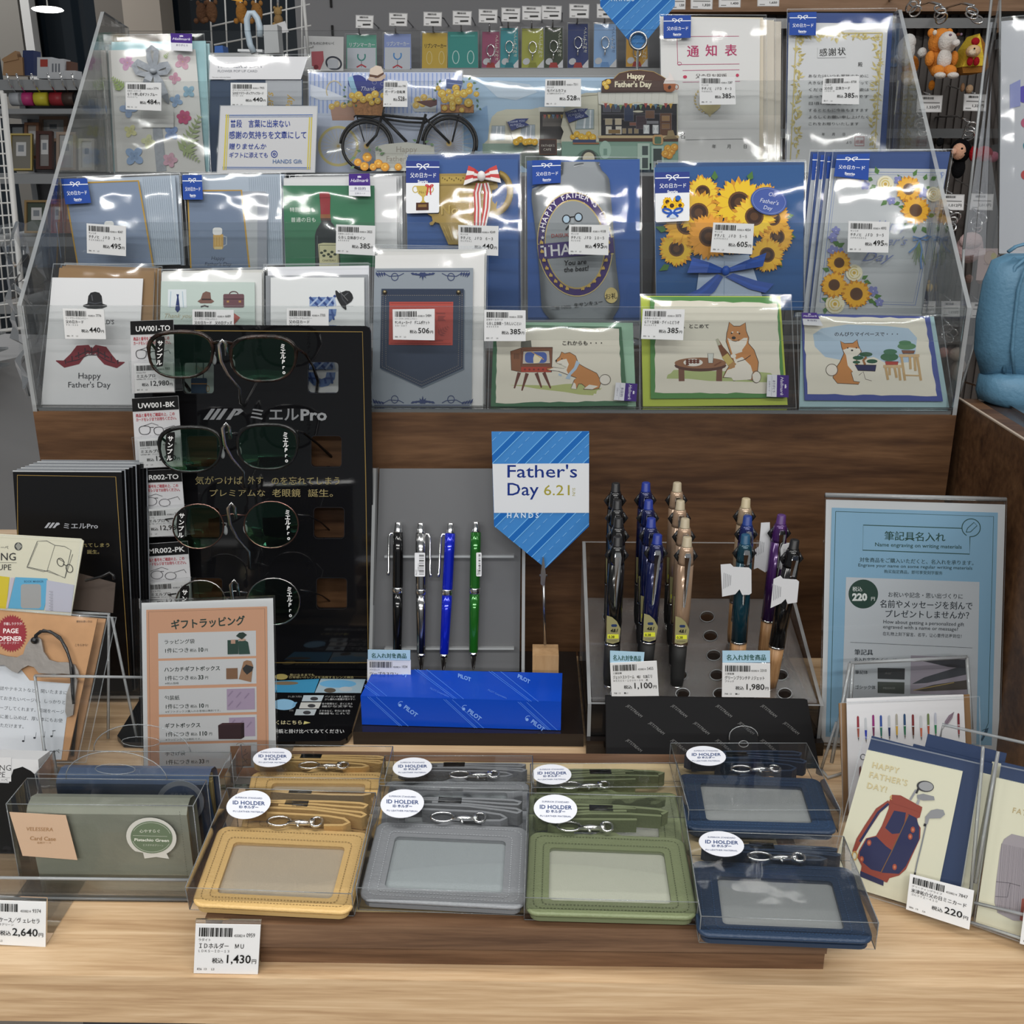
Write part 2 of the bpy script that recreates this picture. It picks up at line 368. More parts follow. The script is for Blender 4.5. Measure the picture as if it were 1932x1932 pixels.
# clear card rack
ROWY=[.952,1.045,1.207]
ZB=[ZR+.004,VERT(ROWY[1]).at(966,603).z,VERT(ROWY[2]).at(966,325).z]
ZT=[VERT(ROWY[0]).at(966,578).z,VERT(ROWY[1]).at(966,420).z,VERT(ROWY[2]).at(966,153).z]
ZTOP=VERT(1.235).at(183,22).z
rk=thing('card_rack','clear acrylic three-tier card rack on the walnut riser','display rack',(0,ROWY[0],ZR))
def acr_box(name,parent,x0,x1,y0,y1,z0,z1,m=None,label=None):
 """sheet whose cut edges get a pale haze for the light they gather; the broad faces are clear"""
 b=MB();d=(x1-x0,y1-y0,z1-z0);k=d.index(min(d))
 P=[(x0,y0,z0),(x1,y0,z0),(x1,y1,z0),(x0,y1,z0),(x0,y0,z1),(x1,y0,z1),(x1,y1,z1),(x0,y1,z1)]
 for ax,fc in((2,(0,3,2,1)),(2,(4,5,6,7)),(1,(0,1,5,4)),(1,(2,3,7,6)),(0,(1,2,6,5)),(0,(3,0,4,7))):
  b.mi=0 if ax==k else 1;b.poly([P[i]for i in fc])
 return b.build(name,m or[ACR,ACRE],parent,label=label)
for x in(XL,XR-.004):
 b=MB();prof=[(ROWY[0]-.002,ZR),(ROWY[0]-.002,ZT[0]),(1.235,ZTOP),(1.305,ZTOP-.008),(1.305,ZR)]
 b.prism([(x,y,z)for y,z in prof],(.004,0,0),1);b.build('side_panel',[ACR,ACRE],rk)
for i in range(3):
 y,z0,z1=ROWY[i],ZB[i],ZT[i]
 acr_box('front_plate',rk,XL+.004,XR-.004,y-.001,y+.001,z0,z1)
 acr_box('tier_floor',rk,XL+.004,XR-.004,y+.001,(ROWY+[1.30])[i+1]-.002,z0-.004,z0)
 dz=VERT(y).at(966,(640,487,218)[i]).z
 acr_box('label_rail',rk,XL+.006,XR-.006,y-.0042,y-.003,dz,z1)
acr_box('back_panel',rk,XL+.004,XR-.004,1.300,1.303,ZB[2],ZTOP-.012)
acr_box('riser_panel',rk,XL+.004,XR-.004,ROWY[1]-.004,ROWY[1]-.002,ZR+.004,ZB[1])
for x in(.0,):acr_box('base_sheet',rk,XL+.004,XR-.004,ROWY[0]+.001,1.29,ZR,ZR+.0035)
b=MB();rr_=random.Random(3)
g=[[None]*9 for _ in range(18)]
for i in range(18):
 for j in range(9):
  g[i][j]=(XL-.001-.016*rr_.random()*(1 if 0<j<8 else .3),ROWY[0]-.004+j*.012,ZR+.01+.015*i*.62+.004*rr_.random())
for i in range(17):
 for j in range(8):b.poly([g[i][j],g[i][j+1],g[i+1][j+1],g[i+1][j]])
b.build('wrinkled_film',clear('crinkled_film',(.95,.96,.97),.08,1.6,haze=.05,base=.03),rk)
# printed details shared by many items
def ptag_art(pl,quad,maker,title,sub,price,code,off=.0006,bot='886  19     L3',tw=None,seed=1):
 a=Art(pl,quad=quad,size=(100,78),off=off);a.bars(6,5,58,19,seed=seed)
 a.tx('4550'+'8214',60,19,6,'#222222',sx=.7);a.tx(code,79,19,9,'#222222',sx=.75)
 a.tx(maker,5,26,5,'#222222');
 if tw:a.fit(title,5,tw,37,9.5,'#1c1c1c',bold=.012)
 else:a.tx(title,5,37,9.5,'#1c1c1c',bold=.012)
 a.tx(sub,5,43.5,5,'#333333');g_=glyphs(price,.012,1.0)[0];pw=max(v[0]for v in g_)*18.5
 a.tx('税込',86-pw,60,9,'#111111','r',bold=.02);a.tx(price,88,60,18.5,'#111111','r',bold=.012);a.tx('円',89,60,8,'#111111',bold=.01)
 a.tx(bot,5,72,5,'#333333');return a
TAGP=mat('white_tag_paper',rgb('#e9e9ea'),.6)
def ptag(pl,quad,label,maker,title,sub,price,code,off=0,bot='886  19     L3',tw=None,fil=True,cat='price tag',seed=None,group=None):
 c=sum((pl.at(*p,off)for p in quad[2:]),Vector())/2
 t=thing('price_tag',label,cat,c,group);seed=seed or rnd.randint(1,999)
 slab('tag_card',pl,quad,.0006,TAGP,t,off)
 ptag_art(pl,quad,maker,title,sub,price,code,off+.0003,bot,tw,seed).out('tag_print',t)
 if fil:
  b=MB();b.poly([pl.at(x,y,off+.0015)for x,y in grow(quad,1,1,1,1)]);b.build('film_cover',FILMF,t)
 return t
def bow2(a,cx,cy,w,c,lw):
 for s in(-1,1):a.ring(cx+s*w*.55,cy-w*.15,w*.42,w*.2,lw,c,12,rot=s*-18)
 for s in(-1,1):a.ln([(cx,cy),(cx+s*w*.55,cy+w*.45)],lw,c)
def badge(pl,quad,parent,off,pic=None):
 h=92 if not pic else 148
 a=Art(pl,quad=quad,size=(100,h),off=off)
 if pic:a.rr(0,0,100,h,5,'#eceef2')
 a.rect(0,0,100,92 if not pic else 62,'#22489c' if not pic else '#2c3e88')
 k=1 if not pic else .78
 a.ln([(0,22*k),(38,22*k)],3,'#f2f4f8');a.ln([(62,22*k),(100,22*k)],3,'#f2f4f8');bow2(a,50,20*k,19,'#f2f4f8',2.6)
 a.fit('父の日カード',12,90,58*k+1,17*(.9 if pic else 1),'#f4f6fa',bold=.01)
 a.tx('Sanrio',50,80*k,12,'#f4f6fa','c',bold=.03)
 a.ln([(38,83*k),(62,83*k)],1,'#f4f6fa')
 if pic=='cup':
  g='#c9b25c';a.pg([(30,70),(72,70),(66,92),(54,102),(54,112),(60,118),(42,118),(48,112),(48,102),(36,92)],g)
  a.ring(28,80,8,9,2.5,g);a.ring(74,80,8,9,2.5,g);a.rect(30,118,68,140,'#4a2a20');a.rect(36,123,62,131,'#8a6a3a')
  a.tx('No.1',50,92,11,'#7a6020','c');a.ln([(66,70),(62,98)],4,'#c8333c');a.ln([(72,70),(74,96)],4,'#c8333c');bow2(a,70,72,12,'#c8333c',3)
 if pic=='sun':
  for(x,y,r)in((35,88,15),(64,84,14),(48,100,16),(72,100,13),(28,104,11)):sunflower(a,x,y,r,n=12)
  a.el(66,78,8,8,'#2c62b8');a.pg([(40,112),(62,112),(60,138),(42,138)],'#c9d8ee');bow2(a,50,120,30,'#2456b4',6)
 return a.out('sticker',parent,label='navy sticker with a white bow')
def hallmark(pl,quad,parent,off,t1,t2=''):
 a=Art(pl,quad=quad,size=(100,110),off=off);a.rect(0,0,100,110,'#dfe0e6');a.rect(0,0,100,60,'#43237f')
 a.tx('Hallmark',50,42,23,'#f2f0fa','c',shear=.35);a.pg([(42,20),(44,10),(48,16),(51,8),(54,16),(58,10),(60,20)],'#f2f0fa')
 a.fit(t1,24,78,80,15,'#3b2a68',bold=.01)
 if t2:a.ln([(4,86),(96,86)],1,'#8a86a8');a.fit(t2,28,76,101,10,'#666680')
 return a.out('sticker',parent,label='purple and white maker sticker')
def sunflower(a,x,y,r,c1='#f2c21c',c2='#d99a14',core='#3c2314',n=18,sq=1.0,sd=0):
 rr=random.Random(int(x*7+y+sd))
 for lay,(rad,col)in enumerate(((r,c2),(r*.95,c1))):
  for i in range(n):
   t=2*pi*(i+lay*.5)/n+rr.uniform(-.06,.06);w=.20*14/n*1.25;R=rad*rr.uniform(.9,1.06)
   a.pg([(x+cos(t-w)*R*.35,y+sin(t-w)*R*.35*sq),(x+cos(t-w)*R*.75,y+sin(t-w)*R*.75*sq),(x+cos(t)*R,y+sin(t)*R*sq),(x+cos(t+w)*R*.75,y+sin(t+w)*R*.75*sq),(x+cos(t+w)*R*.35,y+sin(t+w)*R*.35*sq)],col)
   a.off-=a.step*.9
 a.off+=a.step*6
 a.el(x,y,r*.42,r*.42*sq,'#6a4420');a.el(x,y,r*.34,r*.34*sq,core);a.el(x,y,r*.18,r*.18*sq,'#5a3a20')
def rose(a,x,y,r,c=('#d6a63c','#e9c964','#f3e098')):
 a.el(x,y,r,r,c[0],n=10);a.el(x-r*.1,y-r*.1,r*.78,r*.74,c[1],n=10);a.ring(x,y,r*.45,r*.4,r*.14,c[0],10,a0=20,a1=280);a.el(x+r*.05,y-r*.05,r*.25,r*.22,c[2],n=8)
def leaf(a,x,y,l,w,rot,c='#4d7d3c'):
 t=radians(rot);ux,uy=cos(t),sin(t);vx,vy=-uy,ux
 a.pg([(x,y),(x+ux*l*.35+vx*w,y+uy*l*.35+vy*w),(x+ux*l,y+uy*l),(x+ux*l*.35-vx*w,y+uy*l*.35-vy*w)],c)
def petals(a,x,y,r,n,c,core,rot=0,asp=.62):
 for i in range(n):
  t=radians(rot+360*i/n);a.el(x+cos(t)*r*.54,y+sin(t)*r*.54,r*.5,r*asp*.62,c,math.degrees(t),12)
 a.el(x,y,r*.12,r*.12,core,n=8)
def fern(a,x,y,l,rot,c='#8ea66a',n=7,w=.5):
 t=radians(rot);ux,uy=cos(t),sin(t);a.ln([(x,y),(x+ux*l,y+uy*l)],l*.02,c)
 for i in range(n):
  k=(i+.6)/n;L=l*w*(1-k*.75)
  for s in(-1,1):
   leaf(a,x+ux*l*k,y+uy*l*k,L,L*.2,rot+s*55,c)
PAPERM={}
def paper(c,rough=.6,name=None):
 k=(c,rough)
 if k not in PAPERM:PAPERM[k]=mat(name or('paper_'+c.strip('#')),rgb(c),rough,bump=.03,bscale=300)
 return PAPERM[k]
def film(pl,quad,parent,off,m=None,seed=0,sub=8):
 """loose cellophane sleeve front: a gently rippled sheet with a sealed rim"""
 r=random.Random(seed or rnd.randint(1,9999));b=MB();b.smooth=True;mp=quadmap(quad,1,1);n=len(b.v)
 for i in range(sub+1):
  for j in range(sub+1):
   e=1 if 0<i<sub and 0<j<sub else 0
   b.v.append(tuple(pl.at(*mp(j/sub,i/sub),off+e*(.0006+.0012*r.random()))))
 for i in range(sub):
  for j in range(sub):k=n+i*(sub+1)+j;b.face([k,k+1,k+sub+2,k+sub+1])
 b.smooth=False;b.mi=1;P=[pl.at(*p,off)for p in quad];c=sum(P,Vector())/4
 for i in range(4):
  p0,p1=P[i],P[(i+1)%4];w=.0011;b.poly([p0,p1,p1+(c-p1).normalized()*w,p0+(c-p0).normalized()*w])
 return b.build('clear_sleeve',[m or FILM,PBOXE],parent)
class Card:
 def __init__(s,name,label,pl,sleeve,env,envc,front=None,frontc=None,th=.0012,rough=.6,group=None,cat='greeting card'):
  s.pl=pl;bl=[p for p in(env or front)][2:];c=sum((pl.at(*p)for p in bl),Vector())/2
  s.r=thing(name,label,cat,c,group);s.off=0.0
  if env:slab('envelope',pl,env,.0012,paper(envc,rough),s.r,0)
  s.off=.0014 if env else 0
  if front:
   s.off+=.0014;slab('card_front',pl,front,th,paper(frontc,rough),s.r,s.off)
  if sleeve:film(pl,sleeve,s.r,s.off+.0035)
 def art(s,fr):return Art(s.pl,fr,off=s.off+.0002)
def stack(pl,label,group,quads,colr,off0=-.004,d=-.003,name='greeting_card'):
 for i,qd in enumerate(quads):
  c=sum((pl.at(*p,off0+d*i)for p in qd[2:]),Vector())/2
  t=thing(name,label+(', %s from the front'%('nearest','second','third','fourth')[i]if len(quads)>1 else ''),'greeting card',c,group if len(quads)>1 else None)
  slab('envelope',pl,qd,.0012,paper(colr),t,off0+d*i);film(pl,grow(qd,2,4,3,0),t,off0+d*i+.0008,sub=3)
P1=LEAN((0,ROWY[0]+.014,ZB[0]+.001),10);P2=LEAN((0,ROWY[1]+.016,ZB[1]+.001),10);P3=LEAN((0,ROWY[2]+.016,ZB[2]+.001),9)
R1=VERT(ROWY[0]-.0055);R2=VERT(ROWY[1]-.0055);R3=VERT(ROWY[2]-.0055)
# bottom tier, left to right
INK='#2c2c30'
c=Card('greeting_card','white card with a red plaid moustache and black bowler hat, bottom tier far left',P1,[(106,498),(298,498),(287,774),(70,771)],[(112,505),(291,512),(283,772),(84,769)],'#8d6f4a',[(101,524),(272,526),(258,766),(80,764)],'#e4e5e6')
a=c.art('E')
def bowler(a,x,y,w,rot=0,c='#1c1d20'):
 t=radians(rot);R=lambda u,v:(x+(u*cos(t)-v*sin(t))*w,y+(u*sin(t)+v*cos(t))*w)
 a.pg([R(*p)for p in[(-.5,-.02),(-.32,-.08),(-.28,-.4),(-.18,-.54),(0,-.58),(.18,-.54),(.28,-.4),(.32,-.08),(.5,-.02),(.5,.04),(.3,.12),(0,.14),(-.3,.12),(-.5,.04)]],c)
 a.ln([R(-.29,-.14),R(0,-.08),R(.29,-.14)],w*.05,'#3f4146');a.ln([R(-.14,-.45),R(-.1,-.2)],w*.04,'#55575c')
bowler(a,336,764,124);a.tx("LD'S",378,860,32,'#3a3a40',bold=.005,sx=.95)
a.ln([(133,1050),(175,1068),(232,1040),(262,1000),(300,990),(318,1008)],[4,38,70,70,45,26],'#7c2530')
a.ln([(490,1058),(452,1072),(405,1045),(372,1005),(340,990),(318,1008)],[4,34,64,70,45,26],'#7c2530')
for i in range(9):
 x=182+i*34;d=abs(x-318);cy=1000+max(0,d-30)*.55;a.ln([(x,cy-20+d*.06),(x+2,cy+22-d*.10)],7,'#3f1a26')
a.ln([(232,1030),(300,1000),(318,1010),(345,1000),(410,1035)],7,'#3f1a26');a.ln([(190,1058),(250,1045),(300,1020),(345,1020),(400,1050),(440,1062)],5,'#3f1a26')
a.fit('Happy',247,362,1143,44,'#35353c');a.fit("Father's Day",194,413,1189,42,'#35353c');a.out('artwork',c.r)
stack(P1,'kraft envelope copy behind the moustache card','moustache card copies',[[(114,501),(294,508),(289,770),(92,768)],[(118,498),(299,505),(293,770),(96,768)]],'#8d6f4a')
c=Card('greeting_card','mint card with shirt, hat, briefcase and suitcase, second on the bottom tier',P1,[(302,509),(498,505),(498,770),(296,770)],[(305,514),(494,514),(494,769),(299,769)],'#dcdedc',[(306,531),(482,533),(484,768),(300,768)],'#c3d2cb')
a=c.art('E')
a.pg([(715,680),(810,680),(812,775),(714,770)],'#dfe7ea');a.ln([(730,690),(725,775)],5,'#b6cad6');a.ln([(790,690),(795,775)],5,'#b6cad6');a.pg([(758,705),(772,705),(770,720),(778,785),(764,800),(752,785),(762,720)],'#24366a')
a.pg([(868,742),(885,730),(895,700),(912,690),(935,696),(938,728),(955,742),(940,752),(885,752)],'#7a5a50');a.ln([(890,732),(938,732)],8,'#3a2828')
a.ln([(885,770),(905,764),(925,770)],8,'#333338')
a.ring(1056,705,22,14,5,'#5a3e40',a0=180,a1=360);a.rr(1002,704,1110,774,8,'#6a4a50');a.ln([(1002,730),(1110,730)],4,'#402a30');a.rect(1020,738,1032,748,'#b08a50');a.rect(1082,738,1094,748,'#b08a50')
a.tx('Thank you',690,828,34,'#b9b49c',shear=.4);a.tx('Thanks',845,1098,30,'#c9a28c',shear=.4)
a.pg([(1040,790),(1090,826),(1060,860),(1030,860)],'#b0625a')
a.ln([(862,1050),(862,1145)],4,'#3b4656');a.ln([(898,1050),(898,1145)],4,'#3b4656');a.rr(835,1140,918,1235,8,'#3c5068');a.ln([(835,1170),(918,1170)],5,'#c08a50');a.ring(922,1195,7,16,3,'#b08a50')
a.out('artwork',c.r)
stack(P1,'further copy of the mint card with its cream envelope behind it','mint card copies',[[(304,511),(495,508),(495,769),(299,769)]],'#d6d6d0')
c=Card('greeting_card','white card with a blue plaid letter D and black hat, third on the bottom tier',P1,[(500,499),(698,496),(700,770),(502,770)],[(501,520),(694,518),(696,769),(502,769)],'#8f9398',[(512,524),(688,524),(690,768),(512,768)],'#dfe2e2')
a=c.art('E')
def plaid(a,pts,x0,y0,x1,y1):
 a.pg(pts,'#6581b4')
for(ox,oy,s_)in((1450,720,1.0),(1438,1045,1.05)):
 D=[(ox+x*s_,oy+y*s_)for x,y in[(0,0),(130,0),(150,60),(150,80),(128,118),(80,130),(40,120),(0,80),(0,55),(140,55),(140,50),(0,50)]]
 a.rect(ox,oy,ox+126*s_,oy+48*s_,'#6581b4');a.pg([(ox,oy+62*s_),(ox+140*s_,oy+62*s_),(ox+136*s_,oy+95*s_),(ox+105*s_,oy+128*s_),(ox+70*s_,oy+136*s_),(ox+30*s_,oy+126*s_),(ox+6*s_,oy+100*s_)],'#6581b4')
 for k in range(-1,4):
  x=ox+k*45*s_
  a.ln([(max(x,ox),oy+max(0,(ox-x))),(min(x+48*s_,ox+126*s_),oy+min(48*s_,ox+126*s_-x))],12*s_,'#2c4480')if k>=0 else None
  a.ln([(min(x+48*s_,ox+126*s_),oy),(max(x,ox),oy+46*s_)],9*s_,'#a9bbd8')if k>=0 else None
  if k>=0:a.ln([(ox+12+k*34*s_,oy+64*s_),(ox+30+k*32*s_,oy+118*s_)],10*s_,'#34508e')
 a.ln([(ox+6,oy+92*s_),(ox+130*s_,oy+92*s_)],9*s_,'#34508e');a.pg([(ox+44*s_,oy+62*s_),(ox+96*s_,oy+62*s_),(ox+90*s_,oy+88*s_),(ox+70*s_,oy+96*s_),(ox+52*s_,oy+88*s_)],'#dfe2e2')
bowler(a,1614,735,112,62);a.ln([(1606,690),(1650,740)],3,'#777')
a.out('artwork',c.r)
stack(P1,'further copy of the plaid D card behind it, white envelope edge','plaid letter card copies',[[(503,503),(695,500),(697,769),(504,769)]],'#e6e8ec')
c=Card('greeting_card','tall grey card with a denim pocket and red wallet, fourth on the bottom tier',P1,[(706,462),(918,466),(912,772),(698,772)],[(708,482),(914,478),(911,768),(701,768)],'#dededc',[(707,507),(893,506),(890,768),(702,768)],'#8d969f')
a=c.art('F')
navy='#2e3c66'
for yb,sgn in((815,1),(1700,-1)):
 a.ln([(75,yb),(690,yb)],5,navy)if sgn>0 else a.ln([(60,yb),(690,yb)],4,navy)
 for sx_,mx in((1,0),(-1,762)):
  X=lambda v:mx+sx_*v
  for k in range(4):leaf(a,X(70+k*18),yb+sgn*6,44-k*5,8,(90*sgn)-sx_*30+k*sx_*6*sgn,navy)
  a.ring(X(195),yb+sgn*38,22,24,5,navy);a.ln([(X(120),yb+sgn*12),(X(160),yb+sgn*34),(X(225),yb+sgn*30),(X(255),yb+sgn*14)],5,navy)
  for k in range(3):leaf(a,X(300+k*22),yb+sgn*(12+3*k),42,8,(20 if sx_>0 else 160)*sgn,navy)
 for k in(-60,-30,0,30,60):leaf(a,380,yb+sgn*10,52-abs(k)*.3,9,sgn*90+k,navy)
pk=[(108,932),(652,932),(648,1458),(372,1582),(98,1455)]
a.pg([(x+6,y+8)for x,y in pk],'#5f6b78');a.pg(pk,'#2f3b50');a.pg([(108,932),(652,932),(651,975),(107,975)],'#28344a')
for pts in([(108,975),(652,975)],[(135,950),(138,1440),(372,1548),(615,1440),(625,950)],[(118,955),(112,1445),(372,1568),(638,1448),(640,955)]):
 for(x0,y0),(x1,y1)in zip(pts,pts[1:]):
  L=sqrt((x1-x0)**2+(y1-y0)**2);n=int(L/14)
  for k in range(n):a.ln([(x0+(x1-x0)*k/n,y0+(y1-y0)*k/n),(x0+(x1-x0)*(k+.55)/n,y0+(y1-y0)*(k+.55)/n)],2.6,'#8c8578');a.off-=a.step*.95
a.pg([(160,1018),(582,1018),(578,1305),(156,1302)],'#b24a40');a.ln([(168,1028),(574,1028)],3,'#7e2c28');a.ln([(166,1292),(570,1292)],3,'#7e2c28')
a.rect(470,1090,530,1100,'#913a34');a.pg([(480,1110),(535,1110),(515,1128),(535,1145),(480,1145)],'#913a34');fern(a,480,1240,90,-40,'#913a34',5);a.rect(420,1270,515,1278,'#913a34')
a.out('artwork',c.r)
bb=MB()
for x in(130,617):bb.ball(P1.at(*px('F',x,955),c.off+.001),.0022)
bb.build('brass_stud',mat('aged_brass',(.25,.2,.11),.35,1),c.r)
stack(P1,'white-enveloped copy behind the denim pocket card','denim pocket card copies',[[(711,474),(915,472),(912,768),(704,768)],[(714,468),(918,469),(913,768),(706,768)]],'#d8d8d4')
SH,SHL,LNK='#c98a50','#ece6d8','#3b2a24'
def ragged(a,quad_,c,seed=1,n=16,amp=4):
 r=random.Random(seed);pts=[]
 for i in range(4):
  (x0,y0),(x1,y1)=quad_[i],quad_[(i+1)%4]
  for k in range(n):t=k/n;pts.append((x0+(x1-x0)*t+r.uniform(-amp,amp),y0+(y1-y0)*t+r.uniform(-amp,amp)))
 a.pg(pts,c)
def blob(a,pts,fill,line=LNK,w=3.5):a.pg(pts,fill);a.ln(pts,w,line,True)
c=Card('greeting_card','cream card with a shiba dog touching an old television set, green border',P1,[(924,604),(1206,607),(1208,769),(920,771)],[(950,608),(1194,609),(1200,768),(960,768)],'#9ec6aa',[(932,612),(1172,617),(1184,765),(926,768)],'#3d6b4a')
a=c.art('F');ragged(a,[(870,1193),(1675,1193),(1697,1672),(864,1688)],'#e5e0cf',3,14)
ragged(a,[(955,1575),(1500,1560),(1560,1590),(1500,1635),(980,1638)],'#b7bf7c',4,6,8)
for l in([(1018,1485),(985,1590)],[(1070,1490),(1035,1605)],[(1130,1488),(1165,1585)],[(1180,1485),(1225,1590)]):a.ln(l,[24,10],'#6b3c30')
blob(a,[(960,1345),(1045,1318),(1238,1318),(1232,1482),(1030,1482),(966,1470)],'#8a5a3c');blob(a,[(1030,1330),(1238,1322),(1230,1480),(1030,1482)],'#7d4f38')
blob(a,[(1045,1345),(1215,1342),(1222,1425),(1040,1428)],'#cfc3b4');a.rr(1055,1350,1200,1422,25,'#4c64ac');a.pg([(1120,1360),(1170,1385),(1150,1420),(1112,1425),(1110,1390)],'#ece0bc');a.ln([(1095,1345),(1180,1400)],5,'#d6a860')
a.rect(1030,1448,1228,1482,'#b5432f');
for k in range(6):a.el(1055+k*30,1465,7,7,'#7a2a20',n=10)
for k in range(4):a.ln([(985+k*10,1360),(985+k*10,1395)],3,'#3c241c')
a.pg([(1030,1280),(1095,1272),(1100,1318),(1028,1318)],'#6a6a60');
blob(a,[(1360,1590),(1380,1535),(1395,1520),(1340,1500),(1275,1475),(1205,1470),(1200,1455),(1240,1450),(1310,1460),(1330,1450),(1300,1435),(1262,1418),(1258,1405),(1285,1380),(1298,1348),(1318,1360),(1350,1352),(1390,1375),(1408,1425),(1450,1450),(1530,1490),(1560,1545),(1545,1590),(1500,1598),(1440,1595),(1455,1580),(1430,1560),(1410,1560),(1395,1595)],SH)
a.pg([(1262,1418),(1300,1400),(1330,1395),(1345,1430),(1330,1470),(1345,1500),(1280,1475),(1210,1468),(1245,1452),(1310,1460),(1330,1450),(1290,1432)],SHL);a.pg([(1360,1590),(1378,1550),(1390,1560),(1395,1595)],SHL);a.pg([(1445,1592),(1480,1565),(1540,1575),(1500,1596)],SHL)
a.el(1262,1408,6,6,'#222');a.el(1300,1395,4,4,'#222');a.ring(1585,1532,36,34,4,'#6b6258');a.el(1583,1532,33,31,'#ede7da');a.ln([(1280,1428),(1300,1430)],2.5,LNK)
a.pg([(1395,1405),(1418,1420),(1395,1465),(1360,1500),(1352,1530),(1322,1525),(1345,1490),(1380,1450)],'#b4cbe0');a.pg([(1280,1490),(1300,1498),(1296,1510),(1276,1504)],'#b4cbe0')
a.fit('これからも・・・',1298,1560,1302,32,'#30281f',bold=.02);a.out('artwork',c.r)
hallmark(P1,q('F',(1795,1558),(1787,1675),(1640,1665),(1652,1550)),c.r,c.off+.006,'多目的','立体カード')
c=Card('greeting_card','cream card with a shiba dog pouring beer at a low round table, lime envelope',P1,[(1206,555),(1490,556),(1500,770),(1204,769)],[(1209,558),(1472,559),(1486,764),(1213,767)],'#b7c646',[(1226,560),(1467,561),(1480,750),(1227,752)],'#4f8a44')
a=c.art('G');ragged(a,[(138,110),(842,132),(868,650),(140,645)],'#e6e1d0',5,14)
ragged(a,[(200,560),(250,510),(800,530),(840,590),(700,620),(240,612)],'#b2bf80',6,5,8)
for l in([(290,500),(292,580)],[(510,500),(508,580)]):a.ln(l,34,'#7a5240');
a.el(400,490,150,34,'#5a3a2e');a.el(400,475,150,32,'#94684a');a.el(358,472,56,22,'#e8e4da');
for k in range(9):a.el(325+(k%4)*20,460+(k//4)*11,10,7,'#6b3a28')
blob(a,[(442,420),(476,420),(472,475),(446,475)],'#d5d8cf',w=2.5);a.ln([(480,490),(520,468)],8,'#7a4a30')
blob(a,[(530,560),(548,520),(575,480),(590,470),(548,350),(552,300),(556,290),(566,238),(592,262),(628,262),(660,242),(664,290),(680,330),(676,360),(710,400),(735,470),(728,540),(700,575),(640,565),(590,578),(585,560),(540,558)],SH)
a.pg([(556,330),(585,345),(620,350),(650,330),(672,330),(665,365),(640,400),(650,450),(690,490),(705,540),(690,570),(590,576),(580,560),(535,556),(556,515),(600,500),(590,440)],SHL)
a.el(592,330,12,9,'#26211f');a.el(580,303,5,5,'#222');a.el(625,305,5,5,'#222');a.el(585,297,5,4,SHL);a.el(615,297,5,4,SHL);a.ln([(580,345),(605,350),(625,340)],3.5,LNK)
a.ln([(600,440),(640,425),(680,445)],30,SH);a.ln([(612,468),(655,455),(690,430)],4,LNK);a.ring(722,555,26,34,4,'#6b6258');a.el(724,556,23,31,'#ede7da')
a.ln([(500,345),(518,385),(545,430),(580,480)],[16,26,44,44],'#7a4a2c');a.ln([(495,335),(510,372)],16,'#b9b7a0');a.ln([(540,430),(575,478)],40,'#c9b36a');a.ln([(575,478),(592,496)],42,'#b58a58')
a.el(590,435,16,12,SHL);a.fit('、とこめて',300,448,272,26,'#30281f',bold=.02);a.out('artwork',c.r)
hallmark(P1,q('G',(902,545),(900,672),(774,667),(778,541)),c.r,c.off+.006,'ありがとう','立体カード')
c=Card('greeting_card','cream card with a shiba dog holding a bonsai, blue border, bottom tier far right',P1,[(1500,590),(1772,594),(1796,771),(1504,771)],[(1512,594),(1762,597),(1791,769),(1508,768)],'#a6c6cb',[(1511,592),(1752,597),(1777,757),(1517,755)],'#41509a')
a=c.art('G');ragged(a,[(992,206),(1695,216),(1765,665),(1020,655)],'#e6e2d2',8,14)
a.pg([(1050,310),(1100,275),(1250,252),(1480,262),(1600,275),(1650,330),(1640,420),(1600,470),(1480,480),(1400,440),(1250,465),(1120,440),(1060,380)],'#b3cadd')
a.fit('のんびりマイペースで・・・',1172,1538,318,26,'#2a2a30',bold=.02)
blob(a,[(1165,560),(1170,520),(1205,470),(1228,420),(1215,385),(1208,348),(1232,362),(1280,360),(1305,340),(1312,375),(1330,410),(1300,440),(1310,500),(1270,530),(1285,580),(1320,585),(1312,598),(1190,592)],SH)
a.pg([(1222,400),(1260,385),(1320,392),(1325,412),(1300,438),(1295,480),(1320,510),(1280,525),(1250,490),(1240,430)],SHL);a.el(1275,402,7,5,'#2a2422');a.el(1250,388,4,4,'#222');a.el(1300,388,4,4,'#222')
a.ring(1158,515,34,34,4,'#6b6258');a.el(1158,515,31,31,'#ede7da');a.ln([(1340,530),(1350,570),(1385,578)],9,SHL);a.ln([(1315,545),(1340,525),(1352,568),(1388,578)],3,LNK)
for(x,y,rx,ry)in((1355,425,38,14),(1310,445,32,12),(1390,465,32,12),(1300,470,22,9)):a.el(x,y,rx,ry,'#2f5c44',n=12)
a.ln([(1350,485),(1340,460),(1358,440)],14,'#9c6a40');blob(a,[(1290,485),(1415,487),(1408,522),(1310,518)],'#2b2e58')
for(x,y,rx,ry,g)in((1590,378,54,20,'#5c8a62'),(1580,358,36,14,'#4f8058'),(1490,440,52,24,'#3d6e4c'),(1495,410,40,16,'#47785a')):a.el(x,y,rx,ry,g,n=14)
blob(a,[(1560,402),(1638,404),(1630,420),(1568,420)],'#8a5a44',w=2.5);blob(a,[(1465,465),(1542,467),(1538,486),(1470,486)],'#b04038',w=2.5)
for l in([(1468,500),(1482,572)],[(1490,500),(1492,545)],[(1520,500),(1532,560)],[(1545,500),(1553,575)],[(1560,440),(1580,576)],[(1650,440),(1672,576)],[(1608,440),(1612,510)],[(1635,440),(1640,520)]):a.ln(l,14,'#c8a878')
a.rect(1455,486,1560,502,'#d2b488');a.rect(1545,424,1663,440,'#d2b488');a.ln([(1570,545),(1665,548)],8,'#c8a878');a.out('artwork',c.r)
